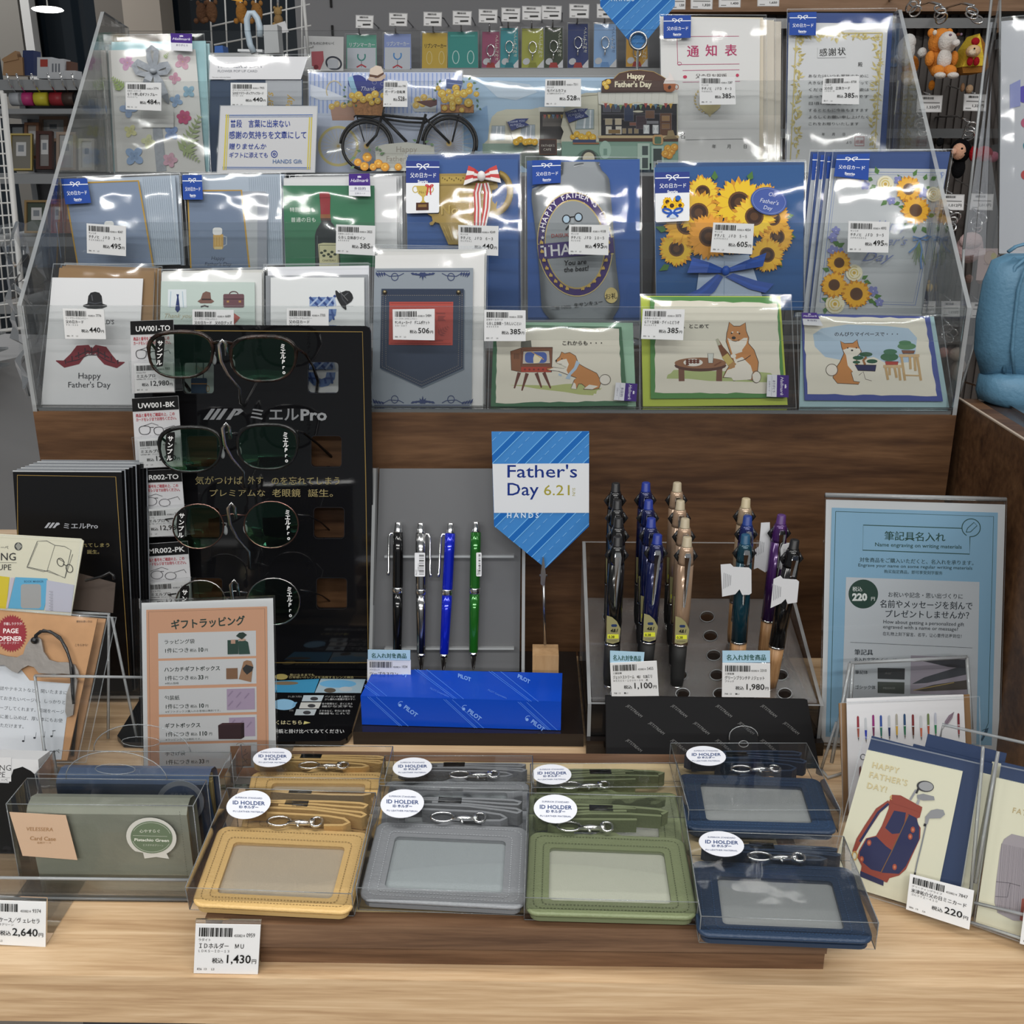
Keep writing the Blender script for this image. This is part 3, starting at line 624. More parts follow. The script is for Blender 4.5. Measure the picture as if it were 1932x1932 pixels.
hallmark(P1,q('G',(975,186),(1060,186),(1098,262),(985,256)),c.r,c.off+.006,'多目的','')
ptag(R1,[(118,582),(196,584),(200,640),(123,639)],'price tag reading 440 yen over the moustache card','リーフワークカンパニー','父の日カード','ＦＡ－０３０','440','7776',tw=48)
ptag(R1,[(363,584),(441,585),(441,641),(363,641)],'price tag over the mint card, cut off by the black eyewear board','リーフワークカンパニー','父の日カード　父の日グッズ','ＦＡ－０２８','440','6689',tw=96)
ptag(R1,[(541,582),(620,583),(620,640),(541,640)],'price tag over the plaid D card, cut off by the black eyewear board','リーフワークカンパニー','父の日カード','ＦＡ－０３１','440','7705',tw=54)
ptag(R1,q('F',(178,1067),(457,1064),(457,1272),(181,1267)),'price tag reading 506 yen stuck over the red wallet','リーフワークカンパニー','サンキューカード　デニムポケット','ＳＯ－３８７','506','5484',tw=88)
ptag(R1,q('F',(785,1070),(1060,1074),(1060,1277),(785,1277)),'price tag reading 385 yen at the left end of the television dog card','日本ホールマーク','ＧＢＬ立体柴・うれしいことい','８３５５５８','385','3558',bot='855  17      L6',tw=88)
ptag(R1,q('G',(70,162),(313,165),(303,343),(60,335)),'price tag reading 385 yen over the lime envelope card','日本ホールマーク','ＧＴＹ立体柴・グイっとどうぞ','８１５０７３','385','5073',bot='855  16      L6',tw=88)
# middle tier, left to right
for k,(lab,sl,env,fr_,fcol,bq,mx,my)in enumerate((('slate blue gold-edged card, beer mug hidden by its price tag, far left',[(118,336),(326,328),(341,500),(128,502)],[(140,340),(330,332),(341,499),(150,503)],[(123,347),(263,342),(291,503),(150,506)],'#7d8da6',[(122,340),(171,339),(179,385),(131,388)],210,438),('slate blue gold-edged card with full beer mug, beside the green wine card',[(349,330),(533,328),(536,500),(360,502)],[(352,332),(530,330),(534,500),(362,503)],[(356,361),(457,360),(472,505),(362,506)],'#73839b',[(349,333),(386,333),(388,379),(351,379)],414,450))):
 c=Card('greeting_card',lab,P2,sl,env,'#a9b6c4',fr_,fcol)
 a=Art(P2,'Z',off=c.off+.0002)
 if k:a.rr(400,362,505,510,6,'#9aa0aa');a.rr(440,380,487,510,4,'#b2b7bb');a.pg(fr_,fcol)
 a.ln([fr_[0],fr_[1],fr_[2]],3.2,'#b8923c');a.ln([fr_[0],fr_[3]],2.6,'#b8923c')
 a.rr(mx-10,my-8,mx+9,my+20,3,'#c9a258');a.ln([(mx+9,my-4),(mx+15,my-2),(mx+15,my+12),(mx+9,my+15)],2,'#aeb7bf')
 a.rect(mx-8,my+16,mx+7,my+21,'#d8c48c');a.rr(mx-11,my-20,mx+7,my-6,5,'#e3e4e2')
 for i in range(3):a.ln([(mx-6+i*5,my-2),(mx-6+i*5,my+14)],1,'#dcc07a')
 if k:a.tx('Happy',mx-1,491,10,'#3c4558','c',shear=.2);a.tx("Father's Day",mx-1,502,10,'#3c4558','c',shear=.2)
 a.out('artwork',c.r);badge(P2,bq,c.r,c.off+.006)
 rib=Art(P2,'Z',off=.0006)
 for i in range(14):rib.ln([(env[1][0]-60+i*4,env[1][1]+4),(env[2][0]-56+i*4,494)],.5,'#8f9dac');rib.off=.0006
 rib.out('envelope_texture',c.r)
 stack(P2,('further copy behind the left gold-edged beer card','further copy behind the second gold-edged beer card')[k],'beer card copies',[[(env[0][0]+4,env[0][1]-3),(env[1][0]+5,env[1][1]-3),(env[2][0]+4,500),(env[3][0]+4,500)]],'#a5b1bf')
c=Card('greeting_card','green card with a red wine bottle on the middle tier',P2,[(531,332),(760,330),(762,500),(536,500)],[(535,336),(748,334),(750,500),(538,502)],'#d9dadb',[(535,351),(707,351),(708,504),(540,504)],'#2f7350')
a=c.art('E')
a.pg([(1500,180),(1553,180),(1558,200),(1556,290),(1562,330),(1600,375),(1605,420),(1610,590),(1480,590),(1477,400),(1485,370),(1510,330),(1507,290),(1502,200)],'#232a2c')
a.pg([(1500,182),(1508,174),(1546,174),(1554,182),(1557,200),(1556,292),(1508,296),(1503,200)],'#8f3136');a.rect(1506,290,1558,310,'#8a5a38');a.rect(1508,310,1560,322,'#4a3430')
a.ln([(1500,205),(1556,203)],3,'#6d2226');a.ln([(1490,400),(1488,540)],5,'#4c5456');a.pg([(1494,444),(1520,438),(1600,440),(1604,590),(1502,590)],'#d6d3a8')
a.frame(1500,450,1598,545,3,'#3a4434');
for x,y in((1512,490),(1530,480),(1548,498),(1566,486),(1582,498),(1524,505),(1560,510)):a.el(x,y,9,7,'#37402e',n=8)
a.tx('CHATEAU',1550,535,15,'#2a3028','c');a.fit('特別な日も',1346,1476,276,26,'#dfe8e0');a.fit('普通の日も',1352,1480,328,26,'#dfe8e0');a.out('artwork',c.r)
hallmark(P2,[(661,331),(700,330),(702,373),(661,372)],c.r,c.off+.006,'多目的','立体カード')
stack(P2,'pale envelope copy behind the wine card','wine card copies',[[(546,333),(752,331),(754,500),(548,500)],[(556,331),(757,329),(758,500),(558,500)]],'#c9cbcc')
c=Card('greeting_card','blue card with a golden number one trophy and red striped bow',P2,[(763,292),(982,290),(984,604),(766,604)],[(767,301),(977,300),(979,602),(770,602)],'#2f5796')
TR=c;gm=mat('trophy_gold',rgb('#917936'),.45,.25,bump=.1,bscale=120);o0=c.off+.0006
cup=q('F',(485,172),(862,168),(868,200),(875,245),(878,262),(858,275),(838,280),(838,350),(858,372),(872,352),(866,400),(886,428),(858,436),(820,452),(742,510),(700,640),(550,640),(490,500),(462,490),(448,510),(430,512),(424,496),(446,485),(440,455),(410,436),(485,436))
b=MB();b.prism([P2.at(x,y,o0+.002)for x,y in cup],P2.n*-.0016);b.build('trophy_cutout',gm,c.r)
hd=ell(*px('F',862,300),27,37,22,8,-88,95);b=MB();b.tube([P2.at(x,y,o0+.002)for x,y in hd],.0036,6,flat=.4,flatdir=P2.n);b.build('trophy_handle',gm,c.r)
a=Art(P2,'F',off=o0+.0022);a.rect(500,190,845,238,'#b79d50')
for i in range(22):a.rect(508+i*15,196+(i%3)*8,516+i*15,206+(i%3)*8,'#6f5a22')
a.ln([(490,248),(850,244)],4,'#7f6a2e');a.tx('No.',503,446,88,'#6a551c',bold=.005);a.tx('No.',499,442,88,'#dcc681',bold=.004);a.tx('No.',501,444,88,'#a78d42',bold=-.003);a.tx('1',656,446,190,'#7a4c24',bold=.005);a.tx('1',651,442,190,'#d8a878',bold=.005);a.tx('1',653,444,190,'#a9854a',bold=-.004)
for i in range(6):a.ln([(520+i*32,520),(560+i*20,610)],4,'#bfa65e')
a.out('artwork',c.r)
rm=mat('red_striped_ribbon',rough=.5,attr=True)
def bow3(name,pl,parent,fr,cen,Lp,Rp,tails,cols,off,lift=.006):
 """a folded ribbon bow standing off the card: two looped wings, tails and a knot"""
 r_=MB();r_.smooth=False
 for wing in(Lp,Rp):
  (x0,y0),(x1,y1)=wing;n=len(cols)
  for i,cc in enumerate(cols):
   t0,t1=i/n,(i+1)/n;r_.col=C_(cc);kh=(y1-y0)*.22
   A=(cen[0],cen[1]-kh*.5+kh*t0);B=(cen[0],cen[1]-kh*.5+kh*t1);O0=(x0+(x1-x0)*t0,y0+(y1-y0)*t0);O1=(x0+(x1-x0)*t1,y0+(y1-y0)*t1)
   m0=((A[0]+O0[0])/2,(A[1]+O0[1])/2-kh*.15);m1=((B[0]+O1[0])/2,(B[1]+O1[1])/2+kh*.05)
   f=lambda p,h:pl.at(*px(fr,*p),off+h)
   r_.poly([f(A,lift*.5),f(m0,lift*1.3),f(m1,lift*1.3),f(B,lift*.5)]);r_.poly([f(m0,lift*1.3),f(O0,lift*.8),f(O1,lift*.8),f(m1,lift*1.3)])
   r_.poly([f(A,.0005),f(m0,.0003),f(m1,.0003),f(B,.0005)]);r_.poly([f(m0,.0003),f(O0,lift*.8),f(O1,lift*.8),f(m1,.0003)])
 r_.build('ribbon_loops',rm,parent)
 t_=MB()
 for tl in tails:
  n=len(cols)
  for i,cc in enumerate(cols):
   t_.col=C_(cc)
   for(l0,r0),(l1,r1)in zip(tl,tl[1:]):
    f=lambda l,r,t:pl.at(*px(fr,l[0]+(r[0]-l[0])*t,l[1]+(r[1]-l[1])*t),off+.0012)
    t_.poly([f(l0,r0,i/n),f(l0,r0,(i+1)/n),f(l1,r1,(i+1)/n),f(l1,r1,i/n)])
 t_.build('ribbon_tails',rm,parent)
 k_=MB();k_.col=C_(cols[1]);k_.ball(pl.at(*px(fr,*cen),off+lift),(.0042,.003,.005));k_.build('ribbon_knot',rm,parent)
RW=['#c4403f','#e6e2e0','#c4403f','#e6e2e0']
bow3('bow',P2,c.r,'F',(770,196),((685,125),(652,255)),((868,122),(900,240)),[[((735,235),(775,240)),((716,300),(762,300)),((722,400),(766,400)),((718,520),(764,520))],[((775,240),(815,232)),((786,300),(832,300)),((780,400),(826,400)),((760,520),(800,520))]],['#c4403f','#e8e4e2','#c4403f','#e8e4e2','#c4403f'][:4],o0+.003)
badge(P2,q('F',(272,90),(492,92),(490,432),(272,437)),c.r,o0+.0045,'cup')
stack(P2,'further blue envelope behind the trophy card','trophy card copies',[[(767,295),(979,293),(981,602),(770,602)],[(768,289),(981,287),(983,602),(772,602)]],'#2c5190')
c=Card('greeting_card','blue card with a die-cut silver beer can, middle tier centre',P2,[(991,296),(1210,298),(1211,608),(990,610)],[(994,303),(1207,300),(1207,606),(996,606)],'#2a5499')
o0=c.off+.0006;canm=mat('silver_can_print',rgb('#72777b'),.36,.35,bump=.05,bscale=60)
can=[(1055,317),(1062,313),(1095,308),(1128,306),(1132,309),(1135,322),(1148,334),(1150,345),(1156,420),(1162,500),(1171,575),(1166,585),(1155,597),(1100,603),(1040,605),(1028,596),(1022,585),(1018,520),(1011,440),(1002,372),(1004,357),(1020,345),(1052,330)]
b=MB();sl=P2.at(1080,450,0);b.smooth=True
def canx(y):
 def edge(pts):
  for(x0,y0),(x1,y1)in zip(pts,pts[1:]):
   if y0<=y<=y1:return x0+(x1-x0)*(y-y0)/max(1e-6,y1-y0)
  return pts[-1][0]if y>pts[-1][1]else pts[0][0]
 return edge([(1057,313),(1054,330),(1004,357),(1002,372),(1011,440),(1018,520),(1022,585),(1040,605)]),edge([(1128,306),(1135,322),(1148,334),(1150,345),(1156,420),(1162,500),(1171,575),(1155,602)])
ys=[307,313,322,330,338,346,357,365,380]+list(range(400,581,20))+[590,598,604];cols_=21
for yy in ys:
 l,r_=canx(yy)
 for j in range(cols_):
  t=j/(cols_-1);bulge=.003*(1-(2*t-1)**10)
  tilt=(t-.5)*(-8 if yy<340 else-6);b.v.append(tuple(P2.at(l+(r_-l)*t,yy+tilt*0,o0+.0005+bulge)))
for i in range(len(ys)-1):
 for j in range(cols_-1):k=i*cols_+j;b.face([k,k+1,k+cols_+1,k+cols_])
b.build('can_cutout',canm,c.r)
class Bulged(Art):
 def P(s,x,y):
  X,Y=s.map(x,y);l,r_=canx(Y);t=min(1,max(0,(X-l)/(r_-l)));return s.pl.at(X,Y,s.off+.003*(1-(2*t-1)**10))
a=Bulged(P2,'F',off=o0+.0010)
a.ln([(1100,258),(1200,225),(1290,160)],4,'#6f7478');a.ln([(1292,136),(1420,108),(1550,98)],9,'#5a5e62');a.ln([(1292,146),(1420,118),(1552,108)],3,'#b9bcbe')
cx,cy=1385,640
a.el(cx,cy,245,342,'#b9a468',n=44,rot=-5);a.off+=.0002;a.ring(cx,cy,222,318,42,'#45356e',44,-5);a.off+=.0002;a.ring(cx,cy,246,342,6,'#cbb87e',44,-5);a.el(cx,cy,198,292,'#c2ad72',n=40,rot=-5);a.off+=.0002;a.el(cx,cy,192,286,'#8f9498',n=40,rot=-5);a.off+=.0002
a.arc("HAPPY FATHER'S DAY",cx,cy,212,306,199,342,52,'#ece9f2',.01)
for x,y in((1176,552),(1172,596),(1570,490)):a.pg([(x+(14 if i%2==0 else 6)*cos(radians(-90+36*i)),y+(14 if i%2==0 else 6)*sin(radians(-90+36*i)))for i in range(10)],'#e8e6f0')
a.ring(1328,475,25,27,6,'#1c1c20');a.ring(1408,462,25,27,6,'#1c1c20');a.el(1328,475,21,23,'#a9c0d2');a.el(1408,462,21,23,'#a9c0d2');a.ln([(1350,462),(1385,458)],7,'#1c1c20');a.el(1368,490,10,22,'#9aa0a4');a.ln([(1325,545),(1345,520),(1368,512),(1392,520)],12,'#1c1c20')
a.tx('DAISUKI',1228,596,34,'#a03634',rot=-3);a.ln([(1144+49.6*i,690-4.5*i)for i in range(11)],100,'#45356e');a.ln([(1142,640),(1640,588)],6,'#c9b678');a.ln([(1150,738),(1640,702)],6,'#c9b678')
a.tx('THANKS',1162,722,104,'#d9d9dc',rot=-4,bold=.015,sx=.95);a.off+=.0002
a.tx('You are',1312,780,46,'#26262a',rot=-4,bold=.02,shear=.15);a.tx('the best!',1312,824,46,'#26262a',rot=-4,bold=.02,shear=.15)
for s_,x0 in((-1,1360),(1,1440)):
 for i in range(8):
  th=radians(92-s_*-14*(i+1.2))if s_>0 else radians(88+14*(i+1.2));X,Y=cx+218*cos(th),cy+312*sin(th)
  if s_>0:X,Y=cx+218*cos(radians(88-11*(i+1))),cy+312*sin(radians(88-11*(i+1)))
  else:X,Y=cx+218*cos(radians(92+11*(i+1))),cy+312*sin(radians(92+11*(i+1)))
  leaf(a,X-8*s_,Y,34,9,-60 if s_>0 else 240,'#c9a95c');leaf(a,X+8*s_,Y,30,8,-95 if s_>0 else 275,'#c9a95c')
a.el(1624,976,44,52,'#cdbb7e');a.tx('お礼',1624,998,42,'#2a2418','c',rot=-5,bold=.01);a.tx('100%',1292,1066,32,'#3a3a40',rot=-3);a.tx('生サンキュー',1380,1056,32,'#26262a',rot=-8,bold=.03);a.tx('二銀',1228,1070,28,'#4a4a50')
a.out('artwork',c.r);badge(P2,q('F',(1103,92),(1292,88),(1290,240),(1105,250)),c.r,o0+.0085)
c=Card('greeting_card','blue card with a sunflower bouquet and blue satin bow',P2,[(1232,306),(1519,306),(1516,570),(1236,570)],[(1234,316),(1517,311),(1514,585),(1238,585)],'#1f5590')
o0=c.off+.0006;a=Art(P2,'D',off=o0)
a.pg([(322,1270),(560,1270),(640,1520),(290,1520)],'#b9cbe2');a.ln([(438,1300),(436,1470)],3,'#8fa5c2')
for(x,y,l,rt)in((150,1150,60,200),(165,1320,60,150),(390,900,50,270),(560,900,50,290),(740,1080,45,350),(755,1170,40,20),(700,1290,50,60),(260,1170,90,60),(640,1280,60,80),(420,1050,60,120)):leaf(a,x,y,l,17,rt,'#4d7a3a')
fl=[(200,1240,92,'#e8bc35',0),(250,1120,120,'#f0b53a',1),(330,960,88,'#f4cf3c',0),(310,1060,115,'#f0c238',1),(700,1180,88,'#efb43a',1),(650,1270,90,'#f2bd3c',0),(680,1090,85,'#f0b23a',0),(640,990,80,'#efc03c',0),(510,1010,130,'#f5cb2c',1),(360,1180,118,'#f0a63c',1),(585,1080,112,'#f6cf3c',1),(480,1180,92,'#f0b040',0)]
for x,y,r,c1,k in fl:sunflower(a,x,y,r,c1,'#d8962a','#3a2216',20)
a.out('artwork',c.r)
b=MB();b.prism([P2.at(*px('D',655+90*cos(t_)*cos(.22)-68*sin(t_)*sin(.22),1005+90*cos(t_)*sin(.22)+68*sin(t_)*cos(.22)),o0+.0035)for t_ in[2*pi*i/28 for i in range(28)]],P2.n*-.001)
b.build('oval_label',paper('#3d58a8'),c.r)
a=Art(P2,'D',off=o0+.0038);a.ring(655,1005,82,61,3,'#7f93cc',28,12);a.tx('On',668,982,28,'#dfe5f5','c',rot=10,shear=.2);a.tx("Father's",655,1018,30,'#dfe5f5','c',rot=10,shear=.2);a.tx('Day',648,1048,28,'#dfe5f5','c',rot=10,shear=.2);a.out('label_print',c.r)
BL4=['#2352ae']*4;BL4[1]='#2a5cc0'
bow3('bow',P2,c.r,'D',(438,1352),((275,1285),(248,1362)),((640,1262),(622,1330)),[[((400,1365),(430,1380)),((310,1440),(390,1450)),((235,1475),(330,1500))],[((440,1380),(480,1362)),((560,1440),(600,1400)),((640,1460),(682,1415))]],BL4,o0+.001,.007)
badge(P2,q('D',(90,865),(260,862),(260,1105),(92,1112)),c.r,o0+.006,'sun')
stack(P2,'further blue envelope standing up behind the sunflower bouquet card','sunflower bouquet copies',[[(1238,309),(1519,307),(1517,585),(1240,585)],[(1243,304),(1521,303),(1519,585),(1244,585)]],'#1d4c84')
c=Card('greeting_card','pale grey card with painted sunflowers and a blue ribbon posy, middle tier right end',P2,[(1568,284),(1795,283),(1742,600),(1536,600)],[(1569,290),(1793,286),(1738,600),(1538,600)],'#27447c',[(1566,318),(1784,320),(1736,598),(1536,592)],'#b8bdc0')
a=c.art('D')
fr2=[(985,858),(1518,862),(1385,1520),(912,1505)];a.ln(fr2,3,'#6f86bd',True);a.ln([(995,870),(1505,874),(1376,1508),(924,1494)],1.5,'#6f86bd',True);a.ring(1505,880,14,12,2.5,'#6f86bd');a.ring(1520,868,8,8,2,'#6f86bd')
for(x,y,l,w,rt)in((1200,870,42,13,250),(1175,900,38,12,200),(1190,925,40,13,150),(1240,975,40,12,170),(1245,1000,42,13,140),(1320,900,38,11,230),(1375,880,40,11,300),(1430,900,34,12,290),(1460,900,44,12,330),(1440,930,30,10,40),(1310,1010,36,11,160),(1330,1035,30,10,190),(1400,1100,44,13,120),(1380,1120,44,14,90),(1420,1130,40,14,60),(1350,1120,36,12,170),(1450,1080,40,12,340),(1010,1220,40,14,200),(1000,1230,40,13,330),(960,1350,40,13,200),(1130,1400,40,13,20),(1180,1480,40,13,350),(960,1500,44,14,200),(1150,1490,44,13,30),(1180,1500,36,12,60),(940,1530,40,12,100),(1120,1390,36,11,330)):leaf(a,x,y,l,w,rt,'#4f7a3c')
for x,y,r in((1135,925,24),(1300,900,22),(1265,1000,22),(1420,960,30),(990,1150,22),(975,1185,24),(975,1250,28),(1010,1260,26),(1175,1450,26),(1205,1505,22),(1108,905,10)):petals(a,x,y,r,5,'#7f84bb','#cfcfe0',rot=x)
for x,y,r in((1235,920,42),(1475,970,38),(1080,1360,42),(985,1515,48)):
 a.el(x,y,r,r,'#e6e0c2',n=14);a.ring(x,y,r*.7,r*.7,r*.12,'#cbbd88',14,a0=10,a1=300);a.ring(x,y,r*.42,r*.42,r*.14,'#d9c36c',12,a0=100,a1=400);a.el(x,y,r*.2,r*.2,'#cda94c')
for x,y,r in((1350,945,70),(1385,1050,76),(1005,1310,62),(980,1420,68),(1090,1465,76)):sunflower(a,x,y,r,'#eeb22e','#c98518','#5a3a20',16)
a.fit('Happy',1180,1328,1148,70,'#8691b5',shear=.5);a.fit("Father's",1110,1325,1222,60,'#8691b5',shear=.5);a.fit('Day',1112,1250,1302,66,'#7480ab',shear=.5)
for i in range(9):a.ln([(1400,1195),(1368+i*8,1290+(i%3)*16)],3,'#7d9468')
a.ln([(1405,1190),(1370,1180),(1372,1200),(1405,1192),(1440,1175),(1460,1180),(1440,1198),(1405,1192),(1385,1230),(1350,1260)],8,'#6b8fc0');a.ln([(1405,1195),(1415,1250),(1408,1290),(1412,1340)],8,'#6b8fc0')
a.out('artwork',c.r);badge(P2,q('D',(988,778),(1150,772),(1142,905),(972,885)),c.r,c.off+.006)
for i,(dx,lab)in enumerate(((-9,'first navy envelope behind the painted sunflower card'),(-20,'second navy envelope behind the painted sunflower card'),(-33,'rearmost navy envelope behind the painted sunflower card, its sticker half showing'))):
 qd=[(1569+dx,288-i*3),(1790+dx*.4,285-i*2),(1738+dx*.4,598),(1536+dx,598)]
 cc=sum((P2.at(*p,-.004-.004*i)for p in qd[2:]),Vector())/2;t=thing('greeting_card',lab,'greeting card',cc,'painted sunflower card copies')
 slab('envelope',P2,qd,.0012,paper('#27447c'),t,-.004-.004*i);film(P2,grow(qd,2,4,2,0),t,-.003-.004*i,sub=3)
 slab('card_front',P2,[(qd[0][0]+2,qd[0][1]+30),(qd[0][0]+60,qd[0][1]+30),(qd[3][0]+60,596),(qd[3][0]+2,596)],.001,paper('#b4bac2'),t,-.0028-.004*i)
 badge(P2,[(qd[0][0]+3,294-4*i),(qd[0][0]+60,294-4*i),(qd[0][0]+57,338),(qd[0][0],336)],t,-.0026-.004*i)
ptag(R2,q('E',(285,335),(490,350),(490,506),(287,490)),'price tag reading 495 yen tilted over the left beer card','サンリオ','チチノヒ　ＪＦＤ　３－５','Ｆ２０３Ｍ３００','495','4047',bot='886  19     L3',tw=86)
ptag(R2,q('E',(1585,341),(1790,348),(1786,503),(1583,492)),'price tag reading 385 yen over the wine bottle','日本ホールマーク','ＧＢＬ立体赤ワイン','８５３８３３','385','2825',bot='855  17     L6',tw=74)
ptag(R2,q('F',(613,508),(880,515),(878,712),(615,700)),'price tag over the trophy cup, its price half covered','サンリオ','チチノヒ　ＪＦＤ　６－３','カップ３４１','440','4249',tw=86)
ptag(R2,q('F',(1348,505),(1613,508),(1608,708),(1345,700)),'price tag reading 495 yen over the silver can','サンリオ','チチノヒ　ＪＦＤ　１０－５','カン３０８','495','4108',tw=88)
ptag(R2,q('D',(385,1108),(588,1115),(578,1266),(371,1255)),'price tag reading 605 yen over the sunflower bouquet','サンリオ','チチノヒ　ＪＦＤ　５－５','ヒマワリ５０２','605','4054',tw=84)
ptag(R2,q('D',(1058,1100),(1263,1105),(1256,1258),(1053,1255)),'price tag reading 495 yen over the painted sunflower card','サンリオ','チチノヒ　ＪＦＤ　９－５','バナヤバコ６０２','495','4092',tw=86)
# top tier, left to right
c=Card('greeting_card','off-white card of pressed flowers with a grey ribbon bow, top tier left end',P3,[(199,68),(389,66),(402,327),(210,328)],[(210,79),(388,77),(399,324),(218,325)],'#9cc4ca',[(206,96),(370,94),(389,325),(219,325)],'#d9d9d5')
a=c.art('A')
for x,y,r,cc,k,n,rt in((975,480,62,'#c9a0bd','#d8a060',4,20),(1395,475,62,'#cfa3b4','#d9c060',4,60),(1335,600,45,'#c795a8','#c07070',4,10),(1440,700,50,'#8fb4c8','#4f7f9c',4,45),(985,830,68,'#9fb5d6','#6d8cba',4,0),(1345,770,50,'#93b0d2','#6d8cba',4,20),(1405,895,55,'#c2567c','#d9a050',6,10),(1000,1000,50,'#e0dfa6','#e3c05c',4,30),(1135,1080,54,'#dfe3b4','#d8c860',4,10),(1310,1015,58,'#8da6d2','#4b6196',4,45),(1030,1190,76,'#9db8dc','#5e7cb0',4,40),(1300,1220,56,'#d3a9b8','#d4b070',5,0)):
 petals(a,x,y,r,n,cc,k,rot=rt);petals(a,x,y,r*.5,n,tuple(v*.85 for v in C_(cc)),k,rot=rt+45*0)
fern(a,945,690,125,230,'#9db36e',6);fern(a,1255,450,55,310,'#9db36e',4);fern(a,1400,1180,320,293,'#a3b380',8,.34);fern(a,1400,1130,160,40,'#a3b380',6,.4)
a.rect(1085,840,1330,975,'#dcdcd8');a.frame(1085,600,1330,975,2,'#c6c6c2')
a.out('artwork',c.r)
gr=mat('sheer_grey_ribbon',(.33,.36,.40),.4,var=.1,vscale=200);b=MB();o0=c.off
def rib(b,pts,w,h,pl=P3,fr='A',ins=True):
 L=[];n=len(pts)
 for i,p in enumerate(pts):
  p0=pts[max(0,i-1)];p1=pts[min(n-1,i+1)];dx,dy=p1[0]-p0[0],p1[1]-p0[1];l=sqrt(dx*dx+dy*dy);ww=w[i]if isinstance(w,list)else w
  nx,ny=-dy/l*ww/2,dx/l*ww/2;hh=h[i]if isinstance(h,list)else h
  L.append((pl.at(*px(fr,p[0]+nx,p[1]+ny),o0+hh),pl.at(*px(fr,p[0]-nx,p[1]-ny),o0+hh)))
 for(a0,b0),(a1,b1)in zip(L,L[1:]):b.poly([a0,b0,b1,a1])
rib(b,[(1195,885),(1200,950),(1215,1100),(1235,1305)],[20,70,75,75],.0008)
for pts,w in(([(1175,550),(1130,520),(1060,485),(1035,510),(1060,560),(1120,575),(1175,555)],[20,50,50,40,45,40,20]),([(1185,545),(1230,510),(1285,500),(1300,530),(1280,560),(1230,565),(1185,552)],[20,50,45,40,40,35,20]),([(1172,545),(1150,470),(1140,400),(1170,372),(1205,400),(1195,470),(1180,545)],[20,40,40,40,40,40,20]),([(1180,555),(1225,640),(1265,730),(1290,790)],[30,70,60,10]),([(1165,560),(1140,620),(1110,680)],[30,60,60])):
 rib(b,pts,w,[.001+.004*sin(pi*i/(len(pts)-1))for i in range(len(pts))])
b.ball(P3.at(*px('A',1178,552),o0+.004),(.004,.003,.003));b.build('ribbon_bow',gr,c.r)
hallmark(P3,[(328,68),(368,69),(369,102),(329,100)],c.r,c.off+.008,'ありがとう')
stack(P3,'further copy behind the pressed flower card, teal envelope edge','pressed flower copies',[[(203,82),(393,80),(403,324),(212,325)]],'#a3c6cb')
c=Card('greeting_card','navy pop-up card with a white header and gold script, behind the handwritten sign',P3,[(396,105),(588,104),(590,326),(396,326)],None,None,[(397,152),(571,150),(574,326),(396,326)],'#27405f')
a=c.art('B');a.rect(490,612,765,800,'#b9bcc2')
a.tx("Father's",548,960,80,'#c6a348',rot=-90,shear=.3,bold=.01);a.tx('Day',692,860,80,'#c6a348',rot=-90,shear=.3,bold=.01);a.out('artwork',c.r)
slab('header_card',P3,q('B',(72,436),(815,436),(760,608),(66,608)),.001,paper('#d9dadd',.25),c.r,c.off+.002)
a=Art(P3,'B',off=c.off+.0022);a.tx("FATHER'S DAY",130,522,52,'#6c717c',sx=1.02);a.tx('FLOWER POP UP CARD',130,555,26,'#7c8088',sx=1.1);a.tx('For your only one father',90,597,14,'#888888');a.out('header_print',c.r)
HS=VERT(ROWY[2]-.012)
hs=thing('handwritten_sign','handwritten blue-ink message sign in a clear sleeve with yellow border lines','sign',HS.at(503,325));hq=q('B',(145,803),(882,805),(863,1310),(118,1310))
slab('sign_card',HS,hq,.0008,paper('#dcdcdf'),hs);a=Art(HS,'B',off=.0003)
for x0,y0,x1,y1,cc,w in((182,875,846,872,'#3f6cb5',5),(182,888,846,885,'#3f6cb5',3),(160,1270,830,1273,'#3f6cb5',5),(160,1282,830,1284,'#3f6cb5',3),(192,868,170,1290,'#e3d25a',10),(206,868,186,1290,'#e3d25a',6),(822,890,806,1286,'#e3d25a',8),(838,890,822,1286,'#e3d25a',8)):a.ln([(x0,y0),(x1,y1)],w,cc)
bl='#2b44a0'
a.fit('普段　言葉に出来ない',218,672,962,62,bl,bold=.008);a.fit('感謝の気持ちを文章にして',208,795,1048,62,bl,bold=.008);a.fit('贈りませんか',208,490,1130,50,bl,bold=.008,shear=.1);a.fit('ギフトに添えても',208,500,1195,46,bl,bold=.008,shear=.1)
a.ring(554,1170,22,24,6,bl);a.ring(554,1170,8,8,6,bl);a.tx('HANDS Gift',540,1240,43,'#6a83b0',bold=.012);a.out('sign_print',hs);film(HS,grow(hq,1,1,1,1),hs,.001,FILMF,sub=2)
def wheel(a,cx,cy,r,ry=None,dark='#20181a',sp='#b9a878',hub='#c9b070'):
 ry=ry or r
 for i in range(22):
  t=2*pi*i/22;a.ln([(cx,cy),(cx+cos(t)*r*.86,cy+sin(t)*ry*.86)],2.2,sp);a.off-=a.step*.95
 a.off+=a.step*3;a.ring(cx,cy,r*.9,ry*.9,r*.035,sp,36);a.ring(cx,cy,r*.97,ry*.97,r*.09,dark,36);a.el(cx,cy,r*.07,ry*.07,hub)
bcard=thing('greeting_card','pop-up card of a black bicycle with baskets of yellow roses','greeting card',P3.at(735,325))
slab('card_front',P3,[(582,136),(872,136),(872,326),(584,326)],.001,paper('#b9c3dc',.4),bcard)
a=Art(P3,'B',off=.0002)
for i in range(36):a.ln([(828+i*32,555),(828+i*32,860)],9,'#8fa4d6');a.off-=a.step*.9
